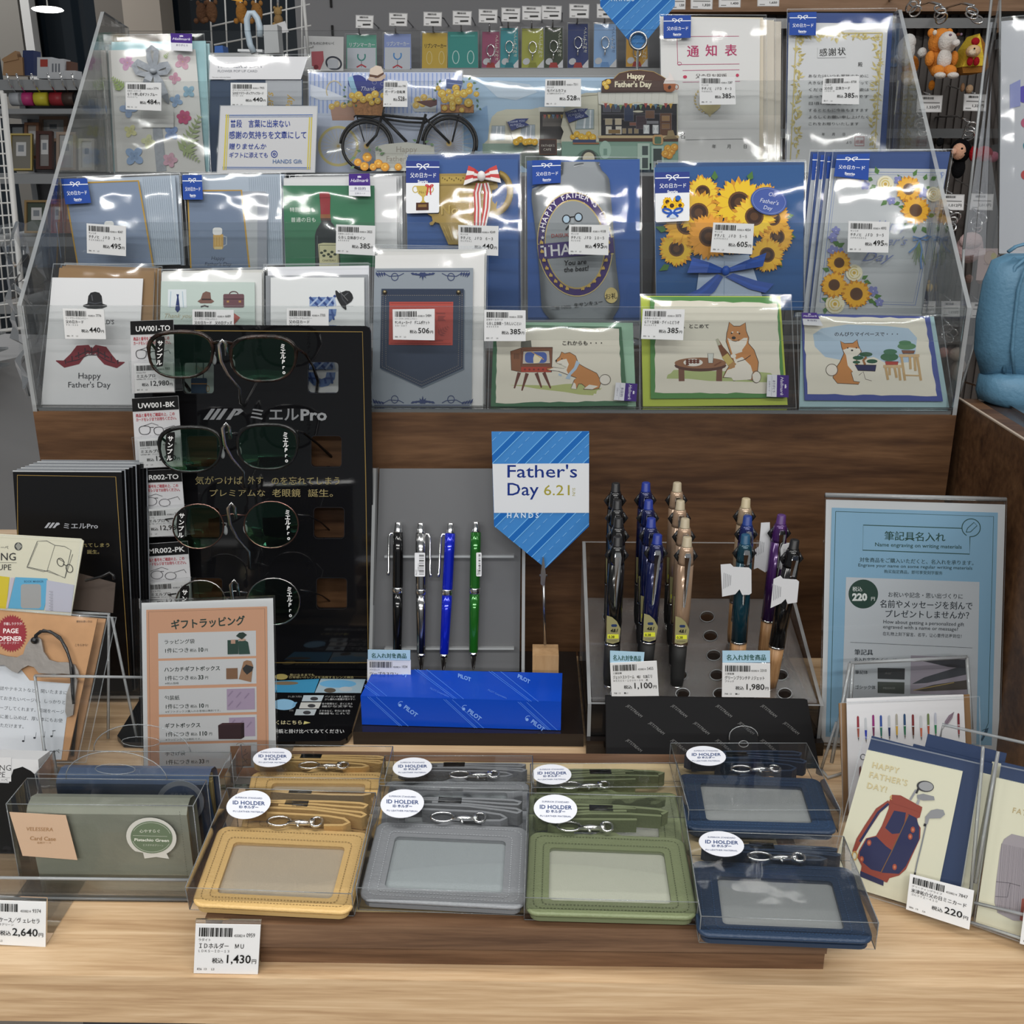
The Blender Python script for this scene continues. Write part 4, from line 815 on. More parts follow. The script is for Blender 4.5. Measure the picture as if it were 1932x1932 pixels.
a.rect(826,860,1975,1310,'#bfc8dc');a.pg([(826,640),(1000,700),(1130,760),(900,760),(826,730)],'#dfe5f2')
wheel(a,1040,1110,152,dark='#d8ca84',sp='#d8ca84');a.ring(1010,690,60,75,9,'#cdbf9c',a0=150,a1=330);a.pg([(975,800),(1180,800),(1160,915),(995,915)],'#b08a78')
for x,y in((990,810),(1030,790),(1080,800),(1130,790)):rose(a,x,y,24,('#c9a54c','#dcbc6a','#e9d394'))
a.pg([(1590,790),(1640,730),(1720,720),(1790,770),(1780,850),(1620,850)],'#c4c9cc')
for x,y in((1640,760),(1690,740),(1735,770),(1680,790),(1630,800)):rose(a,x,y,26,('#c9a54c','#dcbc6a','#e9d394'))
a.out('background_print',bcard);film(P3,[(582,133),(874,134),(876,328),(582,328)],bcard,.004)
PB=Pl(P3.at(735,325)-Vector((0,.005,0)),P3.n);PB=Pl(PB.p+P3.n*.008,P3.n)
bk=MB();bm=mat('die_cut_black_card',(.014,.012,.012),.4)
for fx,fy,rr_,fr in((1255,1110,195,'B'),(195,1090,205,'C')):
 X,Y=px(fr,fx,fy);r0=rr_/4.025
 bk.tube([PB.at(X+r0*cos(t)*.93,Y+r0*sin(t)*.93,.001)for t in[2*pi*i/36 for i in range(36)]],.0017,6,True)
 bk.tube([PB.at(X+r0*1.02*cos(t),Y+r0*1.04*sin(t),.002)for t in[radians(-175+190*i/20)for i in range(21)]],.0013,6)
def rod(b,pts,r,h=.002,pl=PB,fr='B'):b.tube([pl.at(*px(fr,*p),h)for p in pts],r,6)
for pts,r in(([(1365,875),(1550,895),(1700,905)],.0016),([(1385,905),(1560,930),(1690,935)],.0012),([(1385,840),(1330,1030),(1255,1110)],.0015),([(1375,890),(1560,1080)],.0017),([(1705,870),(1645,1080),(1630,1120)],.0016),([(1700,900),(1740,940),(1880,1080)],.0014),([(1180,885),(1300,892),(1370,880)],.0014),([(1185,895),(1240,1080)],.0006)):rod(bk,pts,r)
for pts,r in(([(-15,950),(120,860),(380,850)],.0012),([(80,980),(195,1090)],.001),([(265,870),(215,1080)],.001)):bk.tube([PB.at(*px('C',*p),.002)for p in pts],r,6)
bk.tube([PB.at(*px('B',*p),.003)for p in((1160,895),(1200,860),(1380,855),(1400,800),(1440,690))],.0008,6)
bk.build('bicycle_frame',bm,bcard)
a=Art(PB,'B',off=.0004)
for fx,fy,rr_,fr in((1255,1110,180,0),(1880,1090,190,0)):
 for i in range(28):t=2*pi*i/28;a.ln([(fx,fy),(fx+cos(t)*rr_*.93,fy+sin(t)*rr_*.93)],2,'#a99a80');a.off-=a.step*.95
 a.el(fx,fy,20,20,'#c2a566')
a.out('wheel_spokes',bcard)
bs=thing
b=MB();b.prism([PB.at(*px('B',*p),.0045)for p in((1148,770),(1395,770),(1372,885),(1172,878))],PB.n*-.003);b.build('front_basket',mat('die_cut_wicker',rgb('#b27c4c'),.7,var=.25,vscale=400),bcard)
b=MB();b.prism([PB.at(*px('C',*p),.0045)for p in((128,800),(380,800),(378,862),(132,862))],PB.n*-.003);b.build('rear_basket',mat('die_cut_wicker'),bcard)
b=MB();b.prism([PB.at(*px('B',*p),.003)for p in((1635,775),(1700,768),(1790,760),(1790,800),(1740,818),(1690,800))],PB.n*-.0015);b.build('saddle',mat('brown_card',rgb('#5a2a28'),.5),bcard)
b=MB();b.prism([PB.at(*px('B',*p),.003)for p in((1432,655),(1518,665),(1516,692),(1434,680))],PB.n*-.0015);b.build('handlebar_grip',mat('brown_card'),bcard)
def hearts(cx,cy,w,h,n=30):return[(cx+w*.5*sin(t)**3,cy-h*.5*(13*cos(t)-5*cos(2*t)-2*cos(3*t)-cos(4*t))/15)for t in[2*pi*i/n for i in range(n)]]
b=MB();b.prism([PB.at(*px('B',*p),.0035)for p in hearts(1258,660,285,215)],PB.n*-.001);b.build('heart_plaque',paper('#2a3580'),bcard)
a=Art(PB,'B',off=.0037);a.ln([(1135,590),(1150,650),(1175,720)],40,'#8fb6cf');a.tx('Thank',1205,695,46,'#c9cbe0',shear=.4);a.ring(1318,634,16,12,3,'#8d90a8');a.ring(1378,642,16,12,3,'#8d90a8')
a.pg([(1266,610),(1275,590),(1330,600),(1400,570),(1404,590),(1370,620),(1300,625)],'#b7a394');a.pg([(1278,590),(1285,530),(1330,503),(1370,512),(1388,560),(1350,590),(1300,600)],'#cfc0b2');a.pg([(1278,570),(1340,580),(1388,555),(1390,570),(1345,598),(1280,590)],'#5a4034')
a.out('plaque_print',bcard)
a=Art(PB,'B',off=.0058)
for x,y,l,rt in((1100,700,26,210),(1110,740,30,170),(1105,790,26,150),(1130,770,30,120),(1440,740,30,10),(1455,770,26,330),(1445,790,28,40),(1420,720,26,300),(1180,800,22,90),(1100,680,20,260),(1560,1270,20,0),(1410,800,30,70)):leaf(a,x,y,l,9,rt,'#5f7d5c')
for x,y,r in((1150,735,24),(1200,735,34),(1235,765,28),(1280,750,32),(1325,725,30),(1345,775,26),(1300,790,22),(1385,735,22),(1400,765,20),(1170,770,20)):rose(a,x,y,r)
for x,y,r in((1265,1200,36),(1195,1240,30),(1245,1270,34),(1350,1250,34),(1400,1275,34),(1500,1275,28),(1310,1275,28)):rose(a,x,y,r,('#c98a3a','#e3ac48','#efc878'))
for x,y,l,rt in((1220,1160,40,200),(1180,1200,44,160),(1330,1150,40,300),(1360,1180,44,340),(1170,1270,40,150),(1290,1160,36,250),(1350,1140,30,20),(1640,1080,36,200),(1700,1090,40,340),(1740,1100,36,20)):leaf(a,x,y,l,11,rt,'#6d8a66')
a.out('rose_print',bcard)
a=Art(PB,'C',off=.0058)
for x,y,l,rt in((110,660,26,250),(100,700,26,200),(90,760,26,160),(400,760,36,60),(410,800,34,100),(420,830,26,40),(340,620,34,300),(370,640,34,0),(390,690,34,340),(310,640,30,230),(120,640,30,290)):leaf(a,x,y,l,10,rt,'#5f7d5c')
a.pg([(175,610),(300,625),(280,700),(170,680)],'#5c6a98');a.ln([(180,640),(290,655)],5,'#9aa8cc')
for x,y,r in((140,720,34),(160,765,30),(190,705,22),(210,755,36),(245,680,30),(255,720,32),(305,720,34),(345,700,28),(350,660,24),(265,775,30),(340,790,34),(110,680,20),(400,725,22),(220,800,26),(160,830,22),(220,830,24),(290,845,20)):rose(a,x,y,r)
a.out('rose_print',bcard)
b=MB();b.prism([PB.at(*px('B',*p),.0044)for p in((1325,1120),(1400,1100),(1560,1085),(1640,1095),(1770,1115),(1780,1300),(1330,1305))],PB.n*-.001);b.build('plank_sign',paper('#c9c9c0'),bcard)
a=Art(PB,'B',off=.0046);a.tx('Happy',1480,1160,62,'#a8a298');a.tx("Father's Day",1405,1230,58,'#a8a298');a.ln([(1335,1170),(1775,1175)],2,'#b8b4a8');a.ln([(1335,1240),(1775,1245)],2,'#b8b4a8');a.out('sign_print',bcard)
vc=thing('greeting_card','pop-up card of a cream cafe van under a brown Happy Father\'s Day board','greeting card',P3.at(1080,325))
slab('card_front',P3,[(872,146),(1240,146),(1240,326),(872,326)],.001,paper('#9dbad4',.4),vc)
a=Art(P3,'C',off=.0002);a.pg([(450,640),(560,610),(800,640),(860,700),(700,760),(560,740)],'#c3d3e2');a.pg([(300,900),(480,800),(500,1100),(420,1150),(300,1100)],'#86a8cc');a.pg([(1500,640),(1800,660),(1800,720),(1500,700)],'#c3d3e2')
def van(a,X,Y,s,far=True):
 m=lambda*pts:[(X+x*s,Y+y*s)for x,y in pts]
 a.pg(m((0,130),(20,60),(60,20),(130,0),(520,0),(540,20),(540,330),(-40,330),(-40,260),(-10,230)),'#cbc8b4');a.pg(m((-50,260),(540,260),(540,430),(-50,430)),'#92ab9c')
 a.pg(m((20,125),(120,125),(120,235),(5,235)),'#a9b4bd');a.frame(X+20*s,Y+125*s,X+120*s,Y+235*s,4,'#8a938c');a.ln(m((60,130),(50,230)),8,'#dfe3e6');a.ln(m((90,130),(85,230)),8,'#dfe3e6')
van(a,495,830,1.0);van(a,720,820,1.02)
a.rect(880,850,1060,1060,'#3c3838');a.rect(900,880,1040,960,'#6a6460');a.ln([(870,830),(1060,830)],34,'#d9d6cc');a.el(620,1250,80,90,'#556058');a.el(800,1200,75,85,'#6d746c');a.el(800,1200,40,44,'#b8b29c');a.el(790,1240,74,84,'#7d8880',a0=180,a1=360)
for k in range(5):a.pg([(905+k*32,870),(930+k*32,872),(917+k*32,905)],('#b2605c','#c9a95c','#6a8aa8')[k%3])
a.out('background_print',vc);film(P3,[(872,143),(1242,144),(1242,328),(872,328)],vc,.0035)
PC=Pl(P3.p+P3.n*.010,P3.n)
b=MB();b.prism([PC.at(*px('C',*p),0)for p in((1065,830),(1085,770),(1140,730),(1230,705),(1925,700),(1930,1240),(1055,1240),(1040,1060),(1060,1000),(1040,960))],PC.n*-.0012);b.build('van_body',paper('#cdcab8'),vc)
a=Art(PC,'C',off=.0003)
a.rect(1045,1075,1930,1240,'#85a596');a.ln([(1320,700),(1330,1075)],5,'#a8a490');a.pg([(1175,835),(1290,830),(1285,975),(1150,985)],'#a9b6bd');a.ln([(1230,835),(1215,975)],14,'#dde2e6');a.ln([(1265,835),(1260,975)],12,'#dde2e6');a.frame(1150,832,1290,980,5,'#7f938c')
a.ln([(1130,780),(1180,730),(1320,720)],4,'#b0aa94');a.rect(1345,745,1920,1030,'#2c2a30')
a.rect(1350,860,1890,868,'#55505a');a.rect(1360,900,1520,910,'#6a6258');r_=random.Random(5)
for x,y,w,h,cc in((1375,900,55,50,'#b8aa90'),(1450,900,50,50,'#c9bca4'),(1380,960,45,60,'#d4cec0'),(1455,960,45,60,'#d4cec0'),(1400,985,90,30,'#8a7048'),(1505,975,30,40,'#9a8a6c'),(1550,975,30,40,'#9a8a6c'),(1595,975,34,40,'#9a8a6c'),(1520,800,70,120,'#37415c'),(1610,880,80,100,'#4a3c44'),(1680,840,70,60,'#7a5a48'),(1790,860,90,170,'#6b4a38'),(1665,950,46,66,'#c2c6c8'),(1735,950,46,66,'#c2c6c8'),(1360,800,60,50,'#585664'),(1430,800,60,50,'#4c4c58'),(1690,920,90,20,'#8a8a90'),(1560,930,50,25,'#8c5c50'),(1805,880,60,40,'#a5825c'),(1805,940,60,40,'#8c6a4c')):a.rect(x,y,x+w,y+h,cc);a.frame(x,y,x+w,y+h,2,'#8f8c96')
for x,y in((1665,950),(1735,950)):a.pg([(x,y),(x+46,y),(x+28,y+30),(x+44,y+66),(x+2,y+66),(x+18,y+30)],'#e3e5e6')
a.pg([(1600,845),(1625,800),(1650,845)],'#1a1a1e');a.el(1625,848,40,8,'#d8d4c0')
a.rect(1320,1030,1935,1050,'#c9b48c');a.rect(1330,1050,1930,1075,'#5a4034')
a.pg([(1320,700),(1925,700),(1930,790)]+[(1930-55*i/1.0,790+(0 if i%2 else 12))for i in range(1,11)]+[(1325,790)],'#d9d7cf')
for k in range(11):a.ln([(1345+k*55,705),(1340+k*55,790)],2,'#b8b5aa');a.off-=a.step
a.ln([(1350,775),(1500,805),(1620,778),(1780,808),(1900,780)],3,'#d9c48c')
for k in range(14):
 x=1365+k*38;a.pg([(x,785+(k%4)*4),(x+28,785+(k%4)*4),(x+14,825+(k%4)*4)],('#b0524e','#c8a24c','#5c7f9c','#7d9a6c')[k%4])
a.el(1245,1235,95,100,'#5d7a6e',a0=180,a1=360);a.el(1250,1205,60,66,'#4a4c48');a.el(1250,1205,45,48,'#d9d2b8');a.rect(1400,1110,1620,1200,'#93b0a2');a.el(1375,1140,45,70,'#a9c6b8');a.rect(1362,1130,1390,1180,'#7f9f92')
a.tx('',0,0,1,'#000');a.ring(1600,1240,10,10,3,'#888')
for x,y,r in((1130,1040,22),(1160,1020,24),(1195,1040,26),(1225,1050,26),(1280,1045,28),(1250,1020,22)):rose(a,x,y,r,('#d9a52c','#ecc24c','#f5dd84'))
a.rect(1130,1062,1305,1084,'#3c4a70');a.rect(1130,1084,1330,1096,'#9c6a4c')
a.out('van_print',vc)
b=MB();arch=[(1345,705),(1350,620),(1385,602),(1440,600),(1480,560),(1560,540),(1640,536),(1740,548),(1800,580),(1840,605),(1850,700)]
b.prism([PC.at(*px('C',*p),.002)for p in arch],PC.n*-.0012);b.build('roof_board',paper('#4a3028'),vc)
a=Art(PC,'C',off=.0023);a.ln(arch[3:10],5,'#a3895c');a.tx('Happy',1540,600,54,'#e8dfc4',bold=.03,sx=.95);a.tx("Father's Day",1445,664,58,'#e8dfc4',bold=.035,sx=.95);a.off+=.0002
for x,y in((1370,640),(1400,625),(1385,665)):rose(a,x,y,20)
a.pg([(1815,640),(1910,640),(1900,690),(1880,702),(1840,702),(1820,685)],'#a5623c');a.ring(1915,665,14,18,6,'#a5623c');a.pg([(1815,640),(1830,605),(1855,590),(1860,550),(1880,575),(1895,610),(1912,640)],'#ddd5d2');a.ln([(1835,620),(1900,618)],3,'#b8a8a8');a.el(1862,668,12,16,'#3c2018',20);a.out('board_print',vc)
def flag(pl,fr,pts,x,y,par,s=1.0,rot=-8):
 b=MB();b.prism([pl.at(*px(fr,*p),.0025)for p in pts],pl.n*-.0008);b.build('flag',paper('#28387c'),par)
 a=Art(pl,fr,off=.0028);a.tx('THANK YOU',x,y,24*s,'#c9d0e8',rot=rot,bold=.01);a.tx('ALWAYS,',x+14*s,y+24*s,24*s,'#c9d0e8',rot=rot);a.tx('DAD!',x+68*s,y+36*s,28*s,'#c9d0e8',rot=rot,bold=.01);a.out('flag_print',par)
 b=MB();b.tube([pl.at(*px(fr,pts[0][0]-8,pts[0][1]-5),.002),pl.at(*px(fr,pts[0][0]+60,pts[0][1]+170),.002)],.0006,5);b.build('flag_pole',paper('#9a9184'),par)
flag(PC,'C',[(1070,855),(1150,828),(1245,828),(1215,858),(1250,888),(1180,905),(1100,935)],1080,866,vc)
P3b=Pl(P3.p+P3.n*.002,P3.n);flag(P3b,'C',[(632,930),(700,905),(795,902),(765,932),(802,952),(730,970),(665,995)],642,940,vc,.9,-6)
b=MB();b.prism([PC.at(*px('C',*p),.003)for p in((872,1058),(1008,1056),(1010,1180),(874,1180))],PC.n*-.001);b.build('menu_board',paper('#3a2c28'),vc)
a=Art(PC,'C',off=.0033);a.frame(878,1064,1004,1176,8,'#6d4c3c');a.tx("FATHER'S",890,1118,24,'#c9c2b8');a.tx('CAFE',905,1148,26,'#c9c2b8');a.out('menu_print',vc)
a=Art(PC,'C',off=.0012)
for x,y in((700,1080),(730,1060),(770,1080),(800,1075),(840,1080)):rose(a,x,y,26,('#d9a52c','#ecc24c','#f5dd84'))
a.rect(1725,1110,1820,1290,'#a8c0b4');a.rect(1740,1130,1805,1280,'#3f4a4a');a.rect(1620,1090,1712,1290,'#b5cabd');a.rect(1655,1110,1700,1180,'#4a5656');a.rect(1655,1200,1700,1280,'#4a5656');a.rr(1735,1025,1815,1100,18,'#c9a070');a.rr(1750,1040,1800,1095,10,'#5c7a64')
for x,y in((1850,1130),(1880,1150),(1860,1180),(1900,1120),(1830,1170)):rose(a,x,y,30,('#c98a3a','#e3ac48','#efc878'))
a.pg([(1820,1045),(1870,1020),(1915,1040),(1920,1055),(1822,1060)],'#8f7c5c');a.pg([(1845,1035),(1850,995),(1890,990),(1905,1035)],'#a08c68');a.out('flower_and_door_print',vc)
c=Card('greeting_card','white school report style card with pink characters, top tier',P3,[(1243,30),(1444,31),(1446,328),(1246,328)],[(1246,31),(1440,33),(1440,326),(1249,326)],'#d8cdb8',[(1245,33),(1433,37),(1431,326),(1249,326)],'#dcdcda')
a=c.art('D');pk_='#b3446e'
a.ln([(198,186),(510,184)],2.5,pk_);a.ln([(205,325),(512,322)],2.5,pk_);a.ln([(202,188),(206,322)],2.5,pk_);a.ring(214,320,10,8,2,pk_)
a.tx('通',250,282,62,'#b02c60',bold=.02);a.tx('知',342,278,62,'#b02c60',bold=.02);a.tx('表',438,277,62,'#b02c60',bold=.02)
a.ln([(230,354),(512,350)],3,'#c98aa0');a.ln([(230,412),(515,408)],3,'#c98aa0');a.el(242,386,10,8,'#c03c5c');a.el(502,378,8,8,'#c03c5c');a.tx('父の日お祝版',294,392,26,'#3a3030')
for i in range(14):t=radians(100+i*14);leaf(a,365+70*cos(t),500+62*sin(t),18,5,100+i*14+60,'#cdb880')
a.pg([(365+46*sin(t)**3*1.2,535-46*(13*cos(t)-5*cos(2*t)-2*cos(3*t)-cos(4*t))/15)for t in[2*pi*i/24 for i in range(24)]],'#d3c592')
a.tx('名',214,690,32,'#2c2c2c');a.ln([(245,699),(552,694)],2,'#777');a.tx('年',375,740,22,'#3c3c3c');a.tx('月',450,740,22,'#3c3c3c');a.tx('日',530,740,22,'#3c3c3c')
a.out('artwork',c.r);badge(P3,q('D',(132,90),(268,88),(266,200),(132,202)),c.r,c.off+.006)
stack(P3,'cream-edged copy behind the report card','report card copies',[[(1262,34),(1462,36),(1462,326),(1264,326)],[(1275,36),(1477,37),(1475,326),(1277,326)]],'#d2cabb')
c=Card('greeting_card','navy-backed certificate card with gold vine border, top tier right end',P3,[(1482,20),(1689,18),(1672,328),(1478,328)],[(1486,24),(1685,25),(1669,326),(1482,326)],'#26427e',[(1487,44),(1674,46),(1655,326),(1482,326)],'#cfd1d2')
a=c.art('D');r_=random.Random(4);gv=['#c4b678','#b0a264','#d2c68e']
for side in range(4):
 for i in range(60 if side%2==0 else 90):
  t=i/(60 if side%2==0 else 90)
  if side==0:x,y=795+425*t,185+8*sin(t*30)
  elif side==1:x,y=1205-35*t+8*sin(t*40),180+590*t
  elif side==2:continue
  else:x,y=810-20*t+10*sin(t*40),180+590*t
  leaf(a,x,y,r_.uniform(16,34),6,r_.uniform(0,360),gv[i%3]);a.off-=a.step*.9
a.ln([(795,172),(1220,168)],6,gv[0]);a.ln([(1222,168),(1180,800)],5,gv[0]);a.ln([(795,172),(765,800)],5,gv[0])
a.tx('感',946,248,40,'#2b2b2b',rot=90,bold=.02);a.tx('感謝状',908,282,40,'#262626',bold=.025,sx=1.05)if 0 else None
a.off+=a.step;a.pg([(900,240),(1040,236),(1040,290),(900,292)],'#cfd1d2');a.tx('感',908,282,42,'#262626',rot=-3,bold=.025);a.tx('謝',952,280,42,'#262626',rot=-3,bold=.025);a.tx('状',998,277,42,'#262626',rot=-3,bold=.025);a.tx('殿',1100,333,24,'#333')
rows=['あなたはいつも家族のために','大きな愛とやさしさで見守って','くださいました　その姿は','よって私たちの誇りです','日頃の感謝をこめて','するとともに今後もますます','よろしくお願い申し上げたく','これをお贈りいたします']
for i,t_ in enumerate(rows):a.fit(t_,852,1150-(50 if i in(4,7)else 0),388+i*34,17,'#3c3c3c')
a.tx('年　　月　　日',920,678,17,'#3c3c3c');a.tx('より',1040,718,16,'#3c3c3c');a.frame(1085,684,1130,728,3,'#b8686c');a.tx('感謝',1088,716,20,'#b8686c')
a.out('artwork',c.r);badge(P3,q('D',(755,74),(888,72),(884,188),(752,186)),c.r,c.off+.006)
ptag(R3,q('A',(953,625),(1225,628),(1225,842),(955,830)),'price tag reading 484 yen over the pressed flower card','日本ホールマーク','ＧＴＹ押し花ギフトブルー','８２０９７１','484','3774',bot='855  16     L3',tw=88)
ptag(R3,q('B',(222,628),(500,630),(497,812),(222,812)),'price tag reading 440 yen above the handwritten sign','グリーティングライフ','父の日フラワーポップアップカード','ＣＹＥ－４５','440','7955',tw=90)
ptag(VERT(ROWY[2]-.006),q('B',(1385,612),(1565,615),(1565,812),(1380,810)),'price tag behind the bicycle handlebar, ending in 28 yen','グリーティング','ガーデン自転車','ＣＹＥ','528','7398',tw=90)
ptag(R3,q('C',(922,600),(1192,598),(1192,810),(915,808)),'price tag reading 528 yen between the two cafe vans','サンリオ','モバイルカフェ','２０周年カカオカード','528','7311',bot='886  19     L3',tw=58)
ptag(R3,q('D',(315,380),(492,383),(497,520),(317,522)),'price tag reading 385 yen over the report card','サンリオ','チチノヒ　ＪＦＤ　４－３','テスラオルス','385','3287',tw=88)
ptag(R3,q('D',(932,384),(1112,378),(1110,520),(925,515)),'price tag reading 385 yen over the certificate card','サンリオ','父の日　立体カード','ＪＦＤ４－８','385','8708',bot='国 17      L3',tw=76)
# background behind the rack
YW=2.2;BW=VERT(YW)
gw=mat('grey_gondola_panel',(.17,.17,.18),.5)
b=MB();x0=BW.at(560,100).x;x1=BW.at(1560,100).x;b.box(x0,x1,YW+.01,YW+.05,FZ,1.2);w=struct('wall_back',b,gw)
slot=mat('slot_black',(.01,.01,.01),.8)
for i in range(26):
 z=.98-i*.05
 MB().box(BW.at(626,100).x,BW.at(626,100).x+.004,YW+.006,YW+.0105,z-.018,z).build('upright_slot',slot,w)
zl=BW.at(1000,132).z
sh=thing('gondola_shelf','pale grey shop shelf below the hanging keyring packs','shelf',(0,YW-.3,zl))
MB().box(BW.at(585,100).x,BW.at(1250,100).x,YW-.10,YW+.01,zl-.03,zl-.005).build('shelf_board',mat('shelf_white',(.42,.43,.44),.45),sh)
MB().box(BW.at(585,100).x,BW.at(1250,100).x,YW-.32,YW+.01,zl-.62,zl-.60).build('shelf_board',mat('shelf_white'),sh)
b=MB();
for k in range(11):
 x=BW.at(600+k*62,100).x;MB().box(x,x+.05+.02*(k%3),YW-.2,YW-.12,zl-.60,zl-.60+.1+.03*(k%4)).build('stock_box',mat('stock_grey_%d'%(k%3),(.3+.1*(k%3),.3+.1*(k%3),.32+.1*(k%3)),.6),sh)
PK=VERT(YW-.10)
packs=[(653,66,711,130,'#5fa893','mint topped ribbon marker pack','rib','#3f8f86',(671,28,705,54)),(724,64,776,131,'#8ea0d8','lilac topped ribbon marker pack','rib','#4f8fd0',(734,24,769,50)),(796,62,845,129,'#c9a93c','mustard ribbon marker pack','rib2','#b08c2c',(799,22,834,50)),(844,60,902,128,'#2f938c','wide teal clip pack','clip','#2a7f7a',(854,20,890,48)),(909,60,943,128,'#9c4a6c','magenta keyring pack','key','#7a3450',(903,17,939,44)),(944,53,978,128,'#3a96a0','narrow turquoise keyring pack','key','#2c7c88',(946,14,982,42)),(984,54,1026,128,'#a8ab48','olive yellow keyring pack','key','#8c8f38',(985,11,1022,39)),(1027,52,1062,128,'#3c4630','dark green keyring pack','key','#2a3222',(1022,10,1060,38)),(1071,45,1110,128,'#2c3a72','navy keyring pack','key','#1f2a58',(1074,7,1112,35)),(1120,45,1163,127,'#8eb4e2','sky blue keyring pack','key','#6f9ad0',(1126,7,1157,35)),(1181,62,1222,126,'#d6a23a','orange keyring pack behind the hanging necktie sign','key','#c08c2c',(1182,4,1214,32))]
wire=mat('hook_wire',(.35,.35,.36),.3,1)
for(xa,ya,xb,yb,cc,lab,kind,c2,tg)in packs:
 cx_=(xa+xb)/2;t=thing('keyring_pack',lab+' hanging on the grey wall','keyring',PK.at(cx_,yb),'packs hanging behind the rack')
 pl=PK;slab('backing_card',pl,[(xa+1,ya),(xb-1,ya),(xb,yb),(xa,yb)],.001,paper(cc),t)
 a=Art(pl,off=.0003);w_=xb-xa
 if kind=='rib':
  a.rect(xa+2,ya+(yb-ya)*.38,xb-2,yb,'#ccd2dc');a.fit('リブンマーカー',xa+5,xb-5,ya+22,9,'#dfe6ea',bold=.02);a.ring(cx_,ya+40,7,8,2.6,c2,a0=-30,a1=210);a.ln([(cx_,ya+48),(cx_,yb-3)],1.6,'#8a8f98');a.ln([(cx_-9,yb-3),(cx_,yb-8),(cx_+9,yb-3)],3,'#b8404c')
 elif kind=='rib2':
  a.fit('リブンマーカー',xa+4,xb-4,ya+28,9,'#4a3c18',bold=.02);a.ring(xa+14,yb-20,5,12,1.2,'#e0cf90');a.ring(xb-12,yb-20,5,12,1.2,'#e0cf90')
 elif kind=='clip':
  a.ring(xa+16,yb-20,6,12,1.6,'#bfe0dc');a.ring(xb-14,yb-20,6,12,1.6,'#bfe0dc');a.rect(xa+6,ya+6,xb-6,ya+9,'#58b0a8')
 else:
  a.tx('リール',xb-11,ya+24,8,'#e8e8e0',rot=90);a.tx('へんしんアクセサリー'[:7],xb-8,ya+6,7,'#e8ead8' if c2!='#6f9ad0' else '#4a5c80',rot=90)
  a.el(xa+9,yb-12,7,6,'#c9ccd0',rot=-30);a.pg([(xb,yb-16),(xb,yb),(xb-14,yb)],'#d8dade');a.pg([(cx_-9,yb),(cx_-6,yb-10),(cx_+6,yb-10),(cx_+9,yb)],'#a8403c' if xa%2 else c2)
 a.out('pack_print',t)
 if kind=='key':
  b=MB();b.tube([pl.at(cx_+8*cos(k)*.9,ya+36+11*sin(k),.006)for k in[2*pi*i/18 for i in range(18)]],.0011,6,True);b.tube([pl.at(cx_,ya+47,.006),pl.at(cx_-1,ya+60,.006)],.0014,6);b.build('split_ring',CHROME,t)
 film(pl,[(xa-1,ya-2),(xb+1,ya-2),(xb+1,yb+1),(xa-1,yb+1)],t,.007,sub=4)
 hk=thing('display_hook','wire hook and price tag holder of the '+lab,'hook',BW.at(cx_,ya),'hooks of the back wall')
 b=MB();hx=BW.at(tg[2],tg[3]+6).x;p0=pl.at(cx_-2,ya+6,.012);b.tube([(p0.x,YW+.01,p0.z+.012),(p0.x,p0.y,p0.z+.006),(p0.x,p0.y-.004,p0.z+.018)],.0016,6)
 b.tube([(p0.x+.02,YW+.01,p0.z+.03),(p0.x+.018,p0.y+.03,p0.z+.032),(p0.x,p0.y,p0.z+.034)],.0012,6);b.build('wire',wire,hk)
 TG=VERT(YW-.12);tq=[(tg[0],tg[1]),(tg[2],tg[1]+1),(tg[2]-1,tg[3]),(tg[0],tg[3]-1)]
 slab('tag_card',TG,tq,.0008,TAGP,hk);a=Art(TG,quad=tq,size=(100,78));a.bars(22,8,72,18);a.ln([(10,32),(88,32)],6,'#777');a.ln([(40,56),(84,54)],10,'#444');a.frame(2,2,98,76,2,'#9a9a9a');a.ln([(12,66),(30,66)],4,'#888');a.out('tag_print',hk)
CN=VERT(YW-.14);t=thing('notice_card','white notice card with a carabiner photo at the left of the packs','sign',CN.at(612,133))
slab('card',CN,q('B',(778,272),(1080,280),(1078,540),(780,535)),.001,paper('#cfcfd0'),t);a=Art(CN,'B')
a.tx('落ちものにかわいく',798,338,24,'#333',bold=.02);a.tx('目印!',798,366,24,'#333',bold=.02);a.pg([(835,392),(925,388),(930,460),(900,535),(840,500)],'#b05a62');a.ring(1005,480,58,46,13,'#2f3340',rot=20);a.rr(960,450,1040,520,14,'#b8bcc4');a.el(870,510,20,18,'#7a2c34');a.out('notice_print',t)
YO=5.2;WO=VERT(YO);dg=mat('night_glass',(.012,.018,.025),.06,spec=.8)
def bgp(n,Y,xa,xb,za,zb,m,dep=.05,**k):
 b=MB();pl=VERT(Y);b.box(pl.at(xa,300).x,pl.at(xb,300).x,Y,Y+dep,za,zb);return b,m
b,m=bgp('',YO,-90,640,-.76,3.5,dg);wi=b.build('window_1',m,None,kind='structure')
for xa,xb,cc,nm in((28,74,(.19,.18,.165),'mullion'),(262,330,(.32,.28,.24),'mullion'),(212,262,(.13,.115,.10),'mullion')):
 b,m=bgp('',YO-.22,xa,xb,-.7,3.5,mat('pillar_%d'%xa,cc,.6),.18);b.build(nm,m,wi)
b=MB();pl=VERT(YO-.3);b.box(pl.at(78,300).x,pl.at(94,300).x,YO-.3,YO-.24,-.7,3.5);b.build('mullion',mat('white_post',(.5,.5,.5),.5),wi)
b=MB();b.box(WO.at(-90,0).x,WO.at(640,0).x,YO+.3,YO+.35,-.76,3.5);struct('wall_outer',b,mat('dark_outside',(.02,.025,.03),.7))
lm=mat('reflection_glow',(1,1,.95),.5,emit=((1,.98,.9),5));LPp=VERT(4.6)
